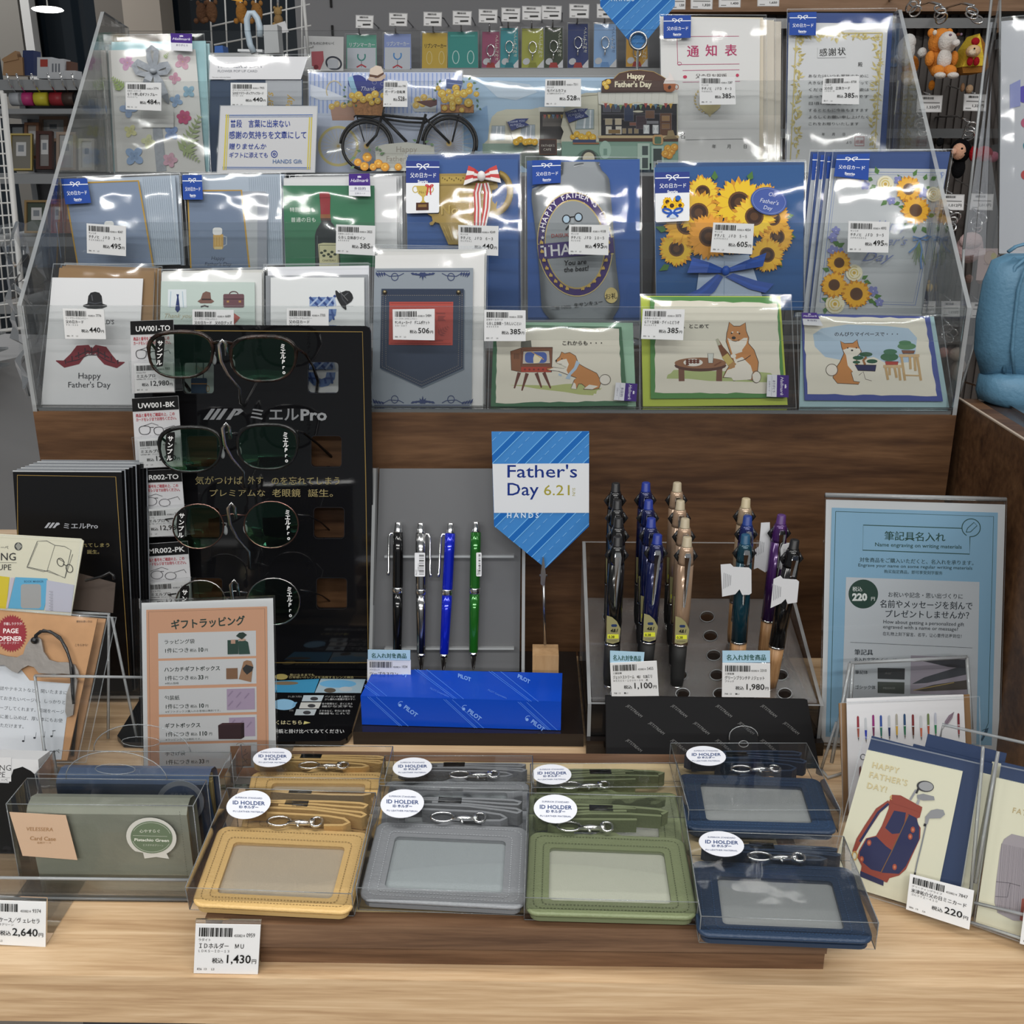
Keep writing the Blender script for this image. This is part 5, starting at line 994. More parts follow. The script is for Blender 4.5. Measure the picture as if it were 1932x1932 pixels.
t=thing('lamp_reflection','round white lamp reflection in the dark windows, built as a glowing disc','lamp',LPp.at(90,18));b=MB();b.ball(LPp.at(90,18),(.062,.062,.011));b.build('reflection_disc',lm,t)  # lamp reflection of the window glass, made as an added glowing disc
b=MB();b.tube([LPp.at(90,15),LPp.at(90,15)+Vector((0,0,1.2))],.003,5);b.build('cord',BLACKM,t)
YS=3.4;SP=VERT(YS);shm=mat('grey_metal_shelf',(.36,.37,.38),.4,.3)
sf=thing('shelving_unit','grey metal shelving with photo frames, left behind the rack','shelving',(SP.at(60,900).x,YS,FZ))
def zof(Y,y,x=60):return VERT(Y).at(x,y).z
xl,xr=SP.at(-60,300).x,SP.at(330,300).x
for i,y in enumerate((150,205,328,447,575)):
 z=zof(YS,y);MB().box(xl,xr,YS,YS+.42,z-(.03 if i!=1 else .015),z).build('shelf_board',shm,sf)
MB().box(xl,xr,YS+.42,YS+.44,FZ,zof(YS,150)).build('back_panel',mat('shelf_back',(.2,.2,.21),.5),sf)
for x in(xl,SP.at(190,300).x,xr):MB().box(x,x+.02,YS+.40,YS+.42,FZ,zof(YS,140)).build('upright',shm,sf)
def pframe(x0,y0,x1,y1,Y,cc,lean,pic,lab,yaw=0,w=5):
 pl=LEAN(VERT(Y).at((x0+x1)/2,y1),lean,yaw);t=thing('photo_frame',lab,'photo frame',pl.p);Q=[(x0,y0),(x1,y0),(x1,y1),(x0,y1)]
 inn=[(x0+w,y0+w),(x1-w,y0+w),(x1-w,y1-w),(x0+w,y1-w)]
 holed('frame',pl,Q,[inn],.015,mat('frame_'+cc.strip('#'),rgb(cc),.4),t,.008);slab('picture',pl,Q,.002,paper(pic,.3),t,0)
 a=Art(pl,off=.0004);mx_,my_=(x0+x1)/2,(y0+y1)/2;a.rect(mx_-(x1-x0)*.25,my_-(y1-y0)*.28,mx_+(x1-x0)*.2,my_+(y1-y0)*.1,'#d8d8d8');a.rect(mx_-(x1-x0)*.16,my_-(y1-y0)*.2,mx_+(x1-x0)*.1,my_-(y1-y0)*.02,'#8f959c');a.out('picture_print',t)
pframe(18,235,50,318,YS+.1,'#3a3a3e',12,'#8f9498','dark thin photo frame behind the gold one');pframe(48,232,75,300,YS+.1,'#8a6248',12,'#b0a8a0','small brown photo frame at the back of the shelf')
pframe(20,253,62,322,YS+.02,'#c8b060',14,'#7d7a70','narrow gold photo frame leaning at the left',8,3);pframe(70,248,100,320,YS+.02,'#4a2820',10,'#8d8a88','dark red wood photo frame',0,6)
pframe(76,220,128,268,YS+.16,'#a88a78',12,'#c8ccce','wide pale wood photo frame on the upper row',0,6);pframe(108,250,145,322,YS+.05,'#b8a494',10,'#c0c4c6','pale wood photo frame next to the dark red one',0,5)
pframe(150,262,180,322,YS+.05,'#ccc8c0',8,'#d4d8dc','white photo frame seen through the side panel',0,5);pframe(48,378,92,440,YS+.05,'#a08458',8,'#4c564a','wooden frame with a dark green mount on the lower shelf',0,4)
pframe(98,376,120,440,YS+.04,'#a85a50',5,'#b07068','upright red box frame on the lower shelf',0,3);pframe(122,374,142,440,YS+.04,'#b8786c',5,'#c08c80','pink box frame beside the red one',0,3)
def stock(x0,y0,x1,y1,Y,cc,lab,cat,name,top=0,rough=.6):
 pl=VERT(Y);t=thing(name,lab,cat,pl.at((x0+x1)/2,y1));b=MB();Pp=[pl.at(x0,y1),pl.at(x1,y1),pl.at(x1-top,y0),pl.at(x0+top,y0)]
 b.prism(Pp,(0,.05,0));b.build('body',mat('stock_'+cc.strip('#'),rgb(cc),rough),t);return t,pl
t,pl=stock(5,108,44,142,YS+.05,'#b08a64','crumpled brown paper bag on the top shelf','bag','paper_bag',2);b=MB();b.prism([pl.at(4,112,.004),pl.at(30,96,.004),pl.at(36,112,.004),pl.at(8,118,.004)],(0,.03,0));b.build('folded_top',mat('stock_b08a64'),t)
stock(42,95,64,142,YS+.06,'#33406c','dark blue pouch standing on the top shelf','pouch','blue_pouch',1,.3)
t,pl=stock(70,108,98,148,YS+.02,'#cdd0d4','white leaflet with a red picture on the top shelf','leaflet','leaflet');a=Art(pl,off=.0004);a.rect(76,112,90,126,'#b04a40');a.out('leaflet_print',t)
t,pl=stock(92,111,120,149,YS+.01,'#d4d6da','white leaflet with grey sketches on the top shelf','leaflet','leaflet');a=Art(pl,off=.0004)
for k in range(3):a.rect(98+k*6,120,101+k*6,136,'#7c8088')
a.out('leaflet_print',t)
stock(118,116,134,140,YS+.03,'#6c4a3c','small brown box on the top shelf','box','small_box');t,pl=stock(120,133,142,149,YS,'#d2d4d8','little white leaflet at the end of the top shelf','leaflet','leaflet')
for i,(xa,cc,nm)in enumerate(((12,'#b8bcc2','white'),(30,'#c23c7c','pink'),(58,'#d4c83c','yellow'),(88,'#9c2c34','red'),(112,'#4a3832','brown'),(133,'#24262a','black'))):
 pl=VERT(YS-.02);z0=zof(YS,200)+.001;x=pl.at(xa,200).x;t=thing('tape_dispenser',nm+' roll hanging in the row under the top shelf','roll',(x,YS,z0+.02));b=MB();b.lathe((x,YS+.02,z0+.02),(x+.04,YS+.02,z0+.02),[(0,.001),(.01,.02),(.99,.02),(1,.001)],12);b.build('roll',mat('roll_'+nm,rgb(cc),.4),t)
 b=MB();b.tube([(x+.02,YS+.02,z0+.035),(x+.02,YS-.02,z0+.06),(x+.02,YS-.03,z0+.09)],.003,6);b.build('hook',CHROME,t)
YG=2.0;GP=VERT(YG);wg=mat('white_wire',(.62,.62,.61),.4)
gp=thing('wire_grid_panel','white wire grid panel standing at the left edge','grid panel',GP.at(20,640))
pa,pb_,pc,pd=(-60,170),(5,175),(48,618),(-60,640)
b=MB();mpg=quadmap([(-150,170),(6,176),(48,618),(-110,640)],1,1);P_=lambda u,v:GP.at(*mpg(u,v))
b.tube([P_(1,0),P_(1,1),P_(0,1)],.006,6);b.tube([P_(0,0),P_(1,0)],.005,6);b.build('frame',wg,gp)
b=MB()
for i in range(1,19):b.tube([P_(0,i/19),P_(1,i/19)],.0016,4)
for i in range(1,13):b.tube([P_(i/13,0),P_(i/13,1)],.0016,4)
b.build('wire_mesh',wg,gp,kind='stuff')
CB=VERT(1.95);cbm=mat('grey_cabinet',(.36,.36,.37),.45)
t=thing('base_cabinet','plain grey cabinet base under the wire grid','cabinet',(CB.at(20,900).x,1.95,FZ));xq=CB.at(86,800).x
b=MB();b.prism([(-2.2,1.3,FZ),(CB.at(62,860).x-.18,1.62,FZ),(xq,2.3,FZ),(-2.2,2.5,FZ)],(0,0,CB.at(20,690).z-FZ));b.build('cabinet_body',cbm,t)
for k in range(3):
 tt=thing('wire_tray',('upper','middle','lower')[k]+' clear tray stacked on the grey cabinet','tray',CB.at(10,690-k*24));z=CB.at(20,690).z+.002+k*.03;b=MB();b.box(-1.4,xq-.05,1.72,1.95,z,z+.004);b.box(-1.4,xq-.05,1.72,1.724,z,z+.022);b.build('tray_body',ACRE,tt)
YT=2.0;TP=VERT(YT);t=thing('wire_toy_stand','white wire grid stand holding small plush toys behind the rack','stand',TP.at(480,110));b=MB()
for i in range(6):b.tube([TP.at(398+3*i,50+0*i)+Vector((0,0,-.03*i)),TP.at(585,8)+Vector((0,0,-.034*i))],.0015,5)
for i in range(7):b.tube([TP.at(402+i*28,120),TP.at(395+i*29,-8)],.0015,5)
b.tube([TP.at(582,105),TP.at(572,-10)],.003,6);b.build('wire_grid',wg,t)
lp=thing('round_tray_handle','pale blue plastic loop handle rising behind the rack','handle',VERT(1.6).at(480,100));b=MB();HP=VERT(1.6)
b.tube([HP.at(*px('B',*p))for p in((400,400),(370,340),(350,240),(345,150),(365,100),(395,100),(425,140),(445,210),(445,280))],.0045,8);b.build('loop',mat('pale_blue_plastic',rgb('#b9cad8'),.3),lp)
def plush(name,lab,pl,parts,cat='plush toy',par=None,loc=None):
 t=thing(name,lab,cat,pl.at(*(loc or parts[0][1:3])))
 for nm,x,y,rx,ry,rz,col,dep in parts:
  b=MB();b.col=C_(col);c0=pl.at(x,y,dep);s_=(c0-CAM).dot(ROT@Vector((0,0,-1)))/F;b.ball(c0,(rx*s_,rz*s_,ry*s_));b.build(nm,PLUSH,t)
 return t
for k,(x,y,cc,lab)in enumerate(((397,30,'#5a4030','dark brown plush behind the top left of the rack'),(415,28,'#6a4c38','second brown plush beside the dark one'),(470,30,'#a8763c','tawny plush under an orange tag'),(498,30,'#9c7040','tawny plush under a white tag'))):
 t=plush('hanging_plush',lab,TP,[('body',x,y+2,11,18,9,cc,.05),('ear',x-7,y-16,4,5,3,cc,.05),('ear',x+7,y-16,4,5,3,cc,.05),('paw',x-7,y+18,5,5,5,cc,.06),('paw',x+6,y+18,5,5,5,cc,.06)])
 slab('hang_tag',TP,[(x-6,-6),(x+15,-8),(x+16,14 if k!=2 else 20),(x-4,16)],.001,paper('#e0a030' if k==2 else '#d4d4d4'),t,.1)
t=plush('hanging_plush','small beige keyring bear hanging from the wire stand',TP,[('head',534,28,8,8,6,'#a08458',.04),('body',535,44,9,11,7,'#8f7450',.04),('ear',528,21,3,3,3,'#a08458',.04),('ear',540,21,3,3,3,'#a08458',.04),('leg',530,54,4,5,4,'#a08458',.05),('leg',541,54,4,5,4,'#a08458',.05)])
b=MB();b.tube([TP.at(534,20,.04),TP.at(534,-6,.04)],.002,5);b.build('chain',CHROME,t);slab('hang_tag',TP,[(530,55),(552,48),(559,68),(533,72)],.001,paper('#d4d4d6'),t,.06)
BX=VERT(1.7)
zz=BX.at(480,104).z;MB().box(BX.at(395,100).x,TP.at(590,100).x,1.60,2.05,zz-.012,zz-.006).build('base_tray',mat('shelf_white'),[o for o in SC.objects if o.name.startswith('wire_toy_stand')][0])
for nm,Q_,cc,lab in(('small_box',q('B',(470,190),(575,186),(592,400),(480,405)),'#b8babc','pale boxed item standing behind the navy card'),('small_box',q('B',(100,350),(160,345),(168,412),(100,415)),'#2a5ca8','little blue box at the foot of the wire stand'),('lamp_tube_box',q('B',(275,372),(462,375),(462,395),(275,390)),'#e2e4e6','long slim white box lying behind the navy card')):
 t=thing(nm,lab,'box',BX.at(*Q_[3]));slab('body',BX,Q_,.03,mat('box_'+cc.strip('#'),rgb(cc),.5),t)
# necktie-shaped seasonal signs
def clip(poly,conv):
 """cut a polygon to a convex outline (clockwise in pixel space)"""
 out=list(poly)
 for i in range(len(conv)):
  (ax,ay),(bx,by)=conv[i],conv[(i+1)%len(conv)];src=out;out=[]
  f=lambda p:(bx-ax)*(p[1]-ay)-(by-ay)*(p[0]-ax)
  for j in range(len(src)):
   p,q_=src[j],src[(j+1)%len(src)];fp,fq=f(p),f(q_)
   if fp>=0:out.append(p)
   if(fp>=0)!=(fq>=0):t=fp/(fp-fq);out.append((p[0]+(q_[0]-p[0])*t,p[1]+(q_[1]-p[1])*t))
  if not out:return[]
 return out
def stripes(a,outline,x0,period,w,k=1.0):
 ys,ye=-900,1300
 def band(xa,wd,cc,at=0):
  L=2400;pts=[(xa,ye),(xa+(ye-ys)*1.0,ys),(xa+(ye-ys)*1.0+wd,ys),(xa+wd,ye)];p=clip(pts,outline)
  if len(p)>2:a.pg(p,cc);a.off-=a.step*.9
 n=-12
 while n<14:
  x=x0+n*period-(ye-0)*1.0
  band(x,w,'#1c66b4');band(x-w*.18,w*.16,'#6fb2ea');band(x+w*1.0,w*.16,'#6fb2ea')
  for m in range(60):
   yy=ye-m*40;X=x+period*.56+(ye-yy);p=clip([(X,yy),(X+24,yy-24),(X+28,yy-24),(X+4,yy)],outline)
   if len(p)>2:a.pg(p,'#7db8ea');a.off-=a.step*.9
  n+=1
 a.off+=a.step*10
tie=[(833,45),(1407,43),(1406,600),(1150,848),(848,600)]
TF=VERT(.885);t=thing('necktie_sign',"light blue necktie shaped sign reading Father's Day 6.21 on a clip and wooden cube",'sign',FLAT(.0135).at(1028,1262))
b=MB();b.prism([TF.at(*px('K',*p))for p in tie],(0,.0007,0));b.build('sign_card',paper('#3b82c6',name='herringbone_blue_card'),t)
a=Art(TF,'K');stripes(a,tie,1020,195,46)
a.pg([(839,233),(1406,230),(1406,521),(848,521)],'#dcdfe3');a.fit("Father's",917,1327,313,106,'#15307e',bold=.006);a.fit('Day',919,1102,418,106,'#15307e',bold=.006);a.fit('6.21',1137,1288,417,86,'#a39a3c',bold=.004);a.tx('SUN',1308,374,25,'#a39a3c',rot=90)
a.off+=.0001;a.fit('H A N D S',922,1108,550,42,'#cfe2f4',bold=.02);a.out('sign_print',t)
b=MB();cp=lambda x,y,o=.004:TF.at(*px('K',x,y),o)
b.prism([cp(1134,776),(cp(1140,776)),cp(1152,880),cp(1146,935),cp(1135,945),cp(1122,930),cp(1122,880)],(0,.003,0));b.tube([cp(1115,884,.0025),cp(1162,884,.0025)],.0012,6);b.build('crocodile_clip',STEEL,t)
base=FLAT(.0135).at(*px('K',1150,1345));b=MB();b.tube([cp(1140,940,.002),cp(1143,1100,.001),(TF.at(*px('K',1148,1310)).x,.89,TF.at(*px('K',1148,1310)).z)],.0013,8);b.build('wire_stem',STEEL,t)
zc=TF.at(*px('K',1150,1344)).z;xa,xb=VERT(.873).at(*px('K',1074,1400)).x,VERT(.873).at(*px('K',1228,1400)).x;b=MB();b.box(xa,xb,.873,.873+(xb-xa),.0135,.0135+(xb-xa)*1.02)
b.build('wooden_cube',wood('beech_cube',(.42,.25,.12),(.50,.31,.16),(.56,.36,.2),(30,30,8),.5),t)
TB=VERT(1.325);tie2=[(1338,60-560),(1905,60-560),(1905,45),(1622,392),(1338,45)]
t=thing('necktie_sign','blue striped necktie shaped sign on a ring stand behind the rack, cut off above','sign',TB.at(1204,330))
b=MB();b.prism([TB.at(*px('C',*p))for p in tie2],(0,.0007,0));b.build('sign_card',paper('#3b82c6'),t)
a=Art(TB,'C');stripes(a,tie2,1580,230,60);a.pg([(1338,-330),(1905,-330),(1905,-40),(1338,-40)],'#dcdfe3');a.tx('HANDS',1418,8,46,'#c3dcf2',bold=.02,space=1.25);a.out('sign_print',t)
b=MB();b.tube([TB.at(*px('C',1625+64*cos(k),312+66*sin(k)),.003)for k in[2*pi*i/24 for i in range(24)]],.0016,6,True);p0=TB.at(*px('C',1622,378),.003);b.tube([p0,(p0.x,p0.y,ZB[2]+.01)],.0014,6);b.build('ring_stand',STEEL,t)
b=MB();b.lathe((p0.x,p0.y,ZR-.0),(p0.x,p0.y,ZB[2]+.012),[(0,.02),(.04,.02),(.06,.003),(1,.002)],12);b.build('stand_foot',STEEL,t)
# right background
YQ=2.0;SQ=VERT(YQ);dw=mat('dark_ribbed_wall',(.062,.052,.047),.45)
b=MB();xa,xb=SQ.at(1245,300).x,SQ.at(2120,300).x;b.box(xa,xb,YQ+.01,YQ+.05,FZ,SQ.at(1600,-60).z);w=struct('wall_right',b,dw)
rb=None
for i in range(70):
 x=xa+.18+i*.0145
 if x>xb:break
 o=MB().box(x,x+.006,YQ+.005,YQ+.0101,FZ+.6,SQ.at(1600,28).z).build('rib',dw,w)if rb is None else None
 if rb is None:rb=o;x00=x
 else:o=rb.copy();o.location=(x-x00,0,0);o.parent=w;COL.objects.link(o)
MB().box(xa,xb,YQ-.03,YQ+.02,SQ.at(1600,26).z,SQ.at(1600,-60).z).build('fascia_board',wood('orange_brown_board',(.16,.08,.04),(.22,.12,.06),(.28,.16,.09),(3,30,30)),w)
b=MB();
rl=thing('hook_rail','chrome rails fixed across the dark ribbed wall','rail',SQ.at(1750,250));
for y in(45,252,640):
 z=VERT(YQ-.02).at(1750,y).z;MB().box(xa+.15,xb,YQ-.03,YQ-.012,z-.008,z+.008).build('rail_bar',mat('rail_metal',(.2,.2,.2),.25,.9),rl)
def smalltag(pl,quad,lab,price,group='tags on the dark wall'):
 t=thing('price_tag',lab,'price tag',pl.at(*quad[2]),group);slab('tag_card',pl,quad,.0008,TAGP,t);a=Art(pl,quad=quad,size=(100,78));a.bars(20,8,66,19);a.ln([(12,34),(90,34)],5,'#8a8a8a');a.tx(price,90,60,17,'#333','r',bold=.02);a.ln([(10,66),(34,66)],4,'#888');a.frame(2,2,98,76,2,'#b8b8b8');a.out('tag_print',t)
 b=MB();p=pl.at((quad[0][0]+quad[1][0])/2,quad[0][1]-1,-.001);b.tube([p,(p.x,YQ+.006,p.z+.02)],.0012,5);b.build('tag_arm',CHROME,t)
ST=VERT(YQ-.12)
for Q_,lab,pr in(([(1268,-10),(1294,-10),(1293,18),(1268,18)],'price tag at the top edge right of the necktie sign','1,320'),([(1303,-10),(1345,-10),(1344,18),(1303,17)],'price tag at the top edge above the report card','1,320'),([(1356,-12),(1398,-12),(1397,14),(1356,14)],'price tag at the top edge, second right of the necktie sign','1,430'),([(1429,-12),(1471,-12),(1470,12),(1429,12)],'price tag at the top edge between report and certificate cards','1,650'),([(1731,179),(1779,180),(1776,212),(1729,212)],'price tag under the orange hooded plush','1,550円'),([(1819,177),(1861,178),(1860,210),(1817,209)],'price tag under the yellow cake plush','1,320円'),([(1773,366),(1820,367),(1818,397),(1770,396)],'price tag reading 1,012 yen right of the painted sunflower card','1,012円'),([(1832,365),(1875,366),(1873,397),(1829,396)],'price tag reading 2,013 yen behind the right acrylic rack','2,013円'),([(1888,366),(1925,367),(1924,397),(1886,396)],'price tag right of the 2,013 yen one, half hidden','1,320円'),([(1728,568),(1766,568),(1765,592),(1727,592)],'small price tag low on the dark wall behind the rack side','1,650円'),([(1776,568),(1812,568),(1811,598),(1776,598)],'price tag low on the dark wall at the rack corner','1,650円'),([(1832,570),(1866,571),(1865,600),(1831,600)],'price tag low on the dark wall beside the blue pouch','1,650円')):smalltag(ST,Q_,lab,pr)
HW=VERT(YQ-.15)
def ringbunch(x,y,lab,n=3,r=9):
 t=thing('key_clasp',lab,'clasp',HW.at(x,y),'metal clasps on the dark wall');rr=random.Random(int(x));b=MB()
 for i in range(n):
  cx,cy=x+rr.uniform(-6,6),y+i*r*.9;an=rr.uniform(0,3);b.tube([HW.at(cx+r*cos(k)*(.5+.5*abs(cos(an))),cy+r*sin(k),.01*sin(k+an))for k in[2*pi*j/14 for j in range(14)]],.0016,5,True)
 b.tube([HW.at(x,y-r),HW.at(x,y-r-14,-.05),(HW.at(x,y).x,YQ+.008,HW.at(x,y-r-18).z)],.002,5);b.build('clasp_rings',CHROME,t)
for x,y,lab in((1775,18,'metal clasp above the orange hooded plush'),(1838,20,'metal clasp above the yellow cake plush'),(1722,5,'metal clasp above the white fluffy plush'),(1742,232,'metal clasp seen through the rack side panel'),(1830,240,'tangled clasps above the black fluffy plush'),(1848,412,'round clasp above the pink tagged plush'),(1796,410,'round clasp above the grey plush'),(1900,414,'round clasp behind the blue pouch'),(1790,620,'round clasp low behind the rack corner')):ringbunch(x,y,lab)
PP=VERT(YQ-.16)
O_,Wt='#dd8a3c','#d9d2cc'
plush('hooded_cat_plush','orange plush animal in a hood with a white face, hanging behind the rack',PP,[('hood',1775,80,24,25,18,O_,0),('ear',1757,62,7,8,5,O_,0),('ear',1791,62,7,8,5,O_,0),('inner_ear',1756,64,4,5,4,'#e8d9c8',.018),('face',1779,82,18,19,14,Wt,.02),('snout',1785,86,8,7,7,'#e4ddd8',.04),('nose',1785,72,4,3,3,'#6c4030',.05),('eye',1773,72,3,2.4,2,'#8a7488',.045),('eye',1793,71,2.5,2.4,2,'#8a7488',.045),('body',1770,116,20,24,16,O_,0),('belly',1772,114,14,19,10,Wt,.022),('arm',1750,112,9,14,9,O_,.01),('arm',1795,112,8,14,9,O_,.01),('leg',1756,137,13,11,14,O_,.03),('leg',1778,137,13,11,14,O_,.03),('foot',1756,146,11,6,10,Wt,.04),('foot',1780,146,11,6,10,Wt,.04),('tail',1762,160,6,9,5,'#c97c2c',-.01)],loc=(1770,150))
plush('orange_plush','second orange and white plush half hidden behind the hooded one',PP,[('head',1738,118,16,18,12,O_,-.05),('body',1734,140,14,16,12,'#e0c4a8',-.05),('foot',1726,150,7,7,7,Wt,-.04),('foot',1742,150,7,7,7,Wt,-.04)])
plush('white_fluffy_plush','white fluffy plush seen through the rack side panel',PP,[('body',1716,95,18,26,16,'#c9c8c6',-.02),('head',1722,78,14,16,14,'#d2d1cf',-.02),('paw',1744,98,9,9,8,'#cfcdca',-.01),('paw',1704,106,9,7,8,'#c0bfbe',-.02)])
plush('dark_plush','near-black plush behind the white fluffy one',PP,[('head',1701,70,13,18,10,'#22242c',-.06),('body',1698,112,10,16,9,'#1e2026',-.06),('foot',1704,130,6,7,6,'#17181c',-.05)])
t=plush('bird_plush','cream bird plush poking out of a yellow cake slice with strawberries',PP,[('head',1822,100,14,11,12,'#d9b68c',.03),('cheek',1813,104,7,6,6,'#e3cfb4',.045),('eye',1814,98,1.8,1.8,1.5,'#222222',.052),('strawberry',1830,81,8,7,4,'#a02028',.022),('strawberry',1816,119,6,8,4,'#a02028',.03),('strawberry',1828,119,6,8,4,'#a02028',.03),('wing',1852,106,4,8,3,'#d8b89c',.01),('foot',1816,165,4,8,4,'#8a6a50',0),('foot',1829,168,7,8,6,'#a88c70',0)],loc=(1820,145))
b=MB();b.col=C_('#e0c244');b.prism([PP.at(*p,.022)for p in((1838,66),(1848,126),(1806,128),(1820,92))],(0,.05,0));b.build('cake_slice',PLUSH,t)
b=MB();b.col=C_('#94642e');b.prism([PP.at(*p,.02)for p in((1838,66),(1852,90),(1856,128),(1848,138),(1808,140),(1806,128),(1846,126))],(0,.055,0));b.build('cake_crust',PLUSH,t)
plush('black_haired_plush','peach-faced plush with a black fluffy head hanging sideways',PP,[('hair',1812,285,20,22,16,'#0d0c0e',0),('face',1800,286,13,15,12,'#d4a48a',.02),('nose',1787,286,5,6,5,'#d8a890',.03),('eye',1795,281,2,2,2,'#111',.045),('eye',1801,290,2,2,2,'#111',.045),('ear',1773,268,7,8,4,'#101012',0),('body',1808,318,13,18,10,'#121214',0),('bow',1832,290,8,14,8,'#a01c24',.01)])
plush('red_plush','red and pink plush behind the right acrylic rack',PP,[('body',1856,290,17,14,12,'#a83844',0),('head',1874,296,10,10,9,'#c0788c',0),('hand',1842,292,6,6,5,'#b02c34',.01)])
t=plush('pink_plush','pink fluffy plush with a pale printed hang tag',PP,[('body',1838,470,26,28,16,'#c8a8a8',-.02),('head',1836,455,22,16,14,'#d0b4b2',-.01),('foot',1828,526,8,8,7,'#a88478',0),('foot',1850,528,8,8,7,'#a88478',0)]);slab('hang_tag',PP,q('V',(612,283),(740,283),(722,482),(592,480)),.001,paper('#c9b2b0'),t,.06)
a=Art(PP,'V',off=.0605);a.el(680,340,40,45,'#c8b0a4');a.ring(680,340,38,43,2,'#a8867c');a.el(702,330,18,20,'#c4bc70');a.fit('Fruit Plush',640,705,385,13,'#8a7470');a.out('tag_print',t)
plush('grey_plush','dark grey fluffy plush seen through the rack side',PP,[('body',1780,520,16,34,14,'#3c3a38',0),('head',1780,490,13,14,12,'#484644',0)])
plush('white_bear_plush','small white plush left of the dark grey one',PP,[('head',1766,470,15,14,12,'#aeaca8',-.02),('body',1762,495,13,16,11,'#8f8c86',-.02)])
plush('yellow_bell_charm','little yellow bell charm hanging by the sunflower card',PP,[('bell',1745,540,7,8,6,'#c8a850',.02),('bell_top',1745,530,3,4,3,'#b89440',.02)])
plush('cream_cat_plush','cream plush low behind the bonsai card',PP,[('head',1806,668,15,13,12,'#a89c90',.0),('ear',1780,665,9,10,7,'#b88c84',0),('body',1812,700,16,22,12,'#8c8076',-.01)])
FB=FLAT(BOXZ);YB2=1.02
rk2=thing('card_rack','second clear acrylic rack standing on the right-hand wooden box','display rack',FB.at(1900,742))
RP=VERT(1.12);b=MB();b.prism([RP.at(*p)for p in((1871,-20),(2010,-20),(2010,560),(1880,500),(1818,470))],(0,.003,0),1)if 0 else None
sp_=[(1871,-5,1.12),(1887,-5,1.30),(1885,480,1.30),(1810,745,1.02),(1818,470,1.02)]
P5=[VERT(y).at(x,yy)for x,yy,y in sp_];b=MB();b.poly(P5);b.build('side_panel',ACR,rk2)
for i in range(5):
 b=MB();b.tube([P5[i],P5[(i+1)%5]],.0014,6);b.build('panel_edge',ACRE,rk2)
b=MB();b.poly([VERT(1.22).at(*p)for p in((1884,-10),(2000,-10),(2000,478),(1872,470))]);b.build('front_plate',ACR,rk2)
cdp=LEAN(VERT(1.24).at(1900,478),8)
t=thing('greeting_card','pale card with coloured dots cut off by the right edge','greeting card',cdp.at(1920,470));slab('card_front',cdp,[(1889,40),(2000,30),(2000,478),(1885,478)],.001,paper('#b9bdc4',.3),t);a=Art(cdp,off=.0004);
for x,y,cc in((1932,178,'#5a50b0'),(1934,330,'#b84a4a'),(1938,275,'#3c8a98'),(1934,232,'#b85a78')):a.el(x,y,8 if y!=178 else 14,9 if y!=178 else 16,cc)
a.pg([(1905,160),(1925,150),(1925,200),(1905,205)],'#8f97c8');a.out('card_print',t);film(cdp,[(1887,34),(2000,24),(2000,480),(1883,480)],t,.004)
def puff(pl,outline,depth,name,m,parent,rings=6,front=0,back=.5):
 n=len(outline);cx=sum(p[0]for p in outline)/n;cy=sum(p[1]for p in outline)/n;b=MB();b.smooth=True
 for sgn,R in((1,rings),(-1,rings)):
  base=len(b.v)
  for i in range(R+1):
   t=i/R;sc=cos(t*pi/2)**.45 if t<1 else 0.02;h=sin(t*pi/2)*depth
   for p in outline:b.v.append(tuple(pl.at(cx+(p[0]-cx)*sc,cy+(p[1]-cy)*sc,front+sgn*h*(1 if sgn>0 else back))))
  for i in range(R):
   for j in range(n):k=base+i*n;b.face([k+j,k+(j+1)%n,k+n+(j+1)%n,k+n+j])
 return b.build(name,m,parent)
bgm=mat('blue_faux_leather',rgb('#547d97'),.5,bump=.3,bscale=260);YP=FB.at(1880,770).y+.035
BP=VERT(YP);t=thing('blue_pouch','light blue zipped pouch standing on the right-hand box','pouch',(BP.at(1890,760).x,YP,BOXZ))
puff(BP,[(1872,490),(1900,478),(2050,478),(2080,520),(2085,700),(2060,745),(1850,705),(1838,660),(1842,600),(1855,530)],.026,'pouch_body',bgm,t)
puff(BP,[(1848,706),(1870,695),(2080,700),(2080,785),(1960,792),(1900,775),(1846,752),(1842,735)],.033,'lower_pocket',bgm,t)
for dx in(0,12,24):
 b=MB();b.tube([BP.at(x+dx,y,.012+dx*.0006)for x,y in((1905,484),(1886,500),(1873,540),(1866,600),(1862,650),(1866,695))],.0016+.0004*(dx==12),6);b.build('zip_piping',bgm,t)
b=MB();b.tube([BP.at(x,y,.02)for x,y in((1884,472),(1898,462),(1912,458),(1932,458))],.003,8,flat=.5);b.build('carry_strap',bgm,t)
t=thing('clear_tray','thin clear tray under the blue pouch','tray',FB.at(1850,748));b=MB();T_=[FB.at(*p)for p in((1818,722),(1838,728),(1990,820),(1990,760))];b.prism(T_,(0,0,.002),1);b.build('tray_sheet',[ACR,ACRE],t)
# eyewear display
EB=LEAN(FLAT(.006).at(470,1262),3);gb=mat('glossy_black_board',(.006,.006,.007),.06,spec=.6);gold='#9c8149'
es=thing('eyewear_display','tall glossy black eyewear display board with gold line and silver logo','display stand',EB.at(470,1262))
hol=[rrect(x,y,x+58,y+59,7,3)for x,y in((346,684),(352,822),(357,957),(362,1090),(581,683),(587,822),(592,957),(597,1090))]
holed('board',EB,rrect(249,612,700,700,12,4)[:12]+[(704,900),(707,1262),(262,1262),(255,900),(249,640)][:0]or[],[],.004,gb,es)if 0 else None
outl=[(262,612),(688,615),(696,618),(699,626),(703,900),(707,1262),(266,1262),(258,900),(250,622),(254,614)]
holed('board',EB,outl,hol,.004,gb,es)
a=Art(EB,off=.0003,step=.00002);a.ln([(262,623),(684,626),(690,900),(695,1250),(276,1250)],1.6,gold);
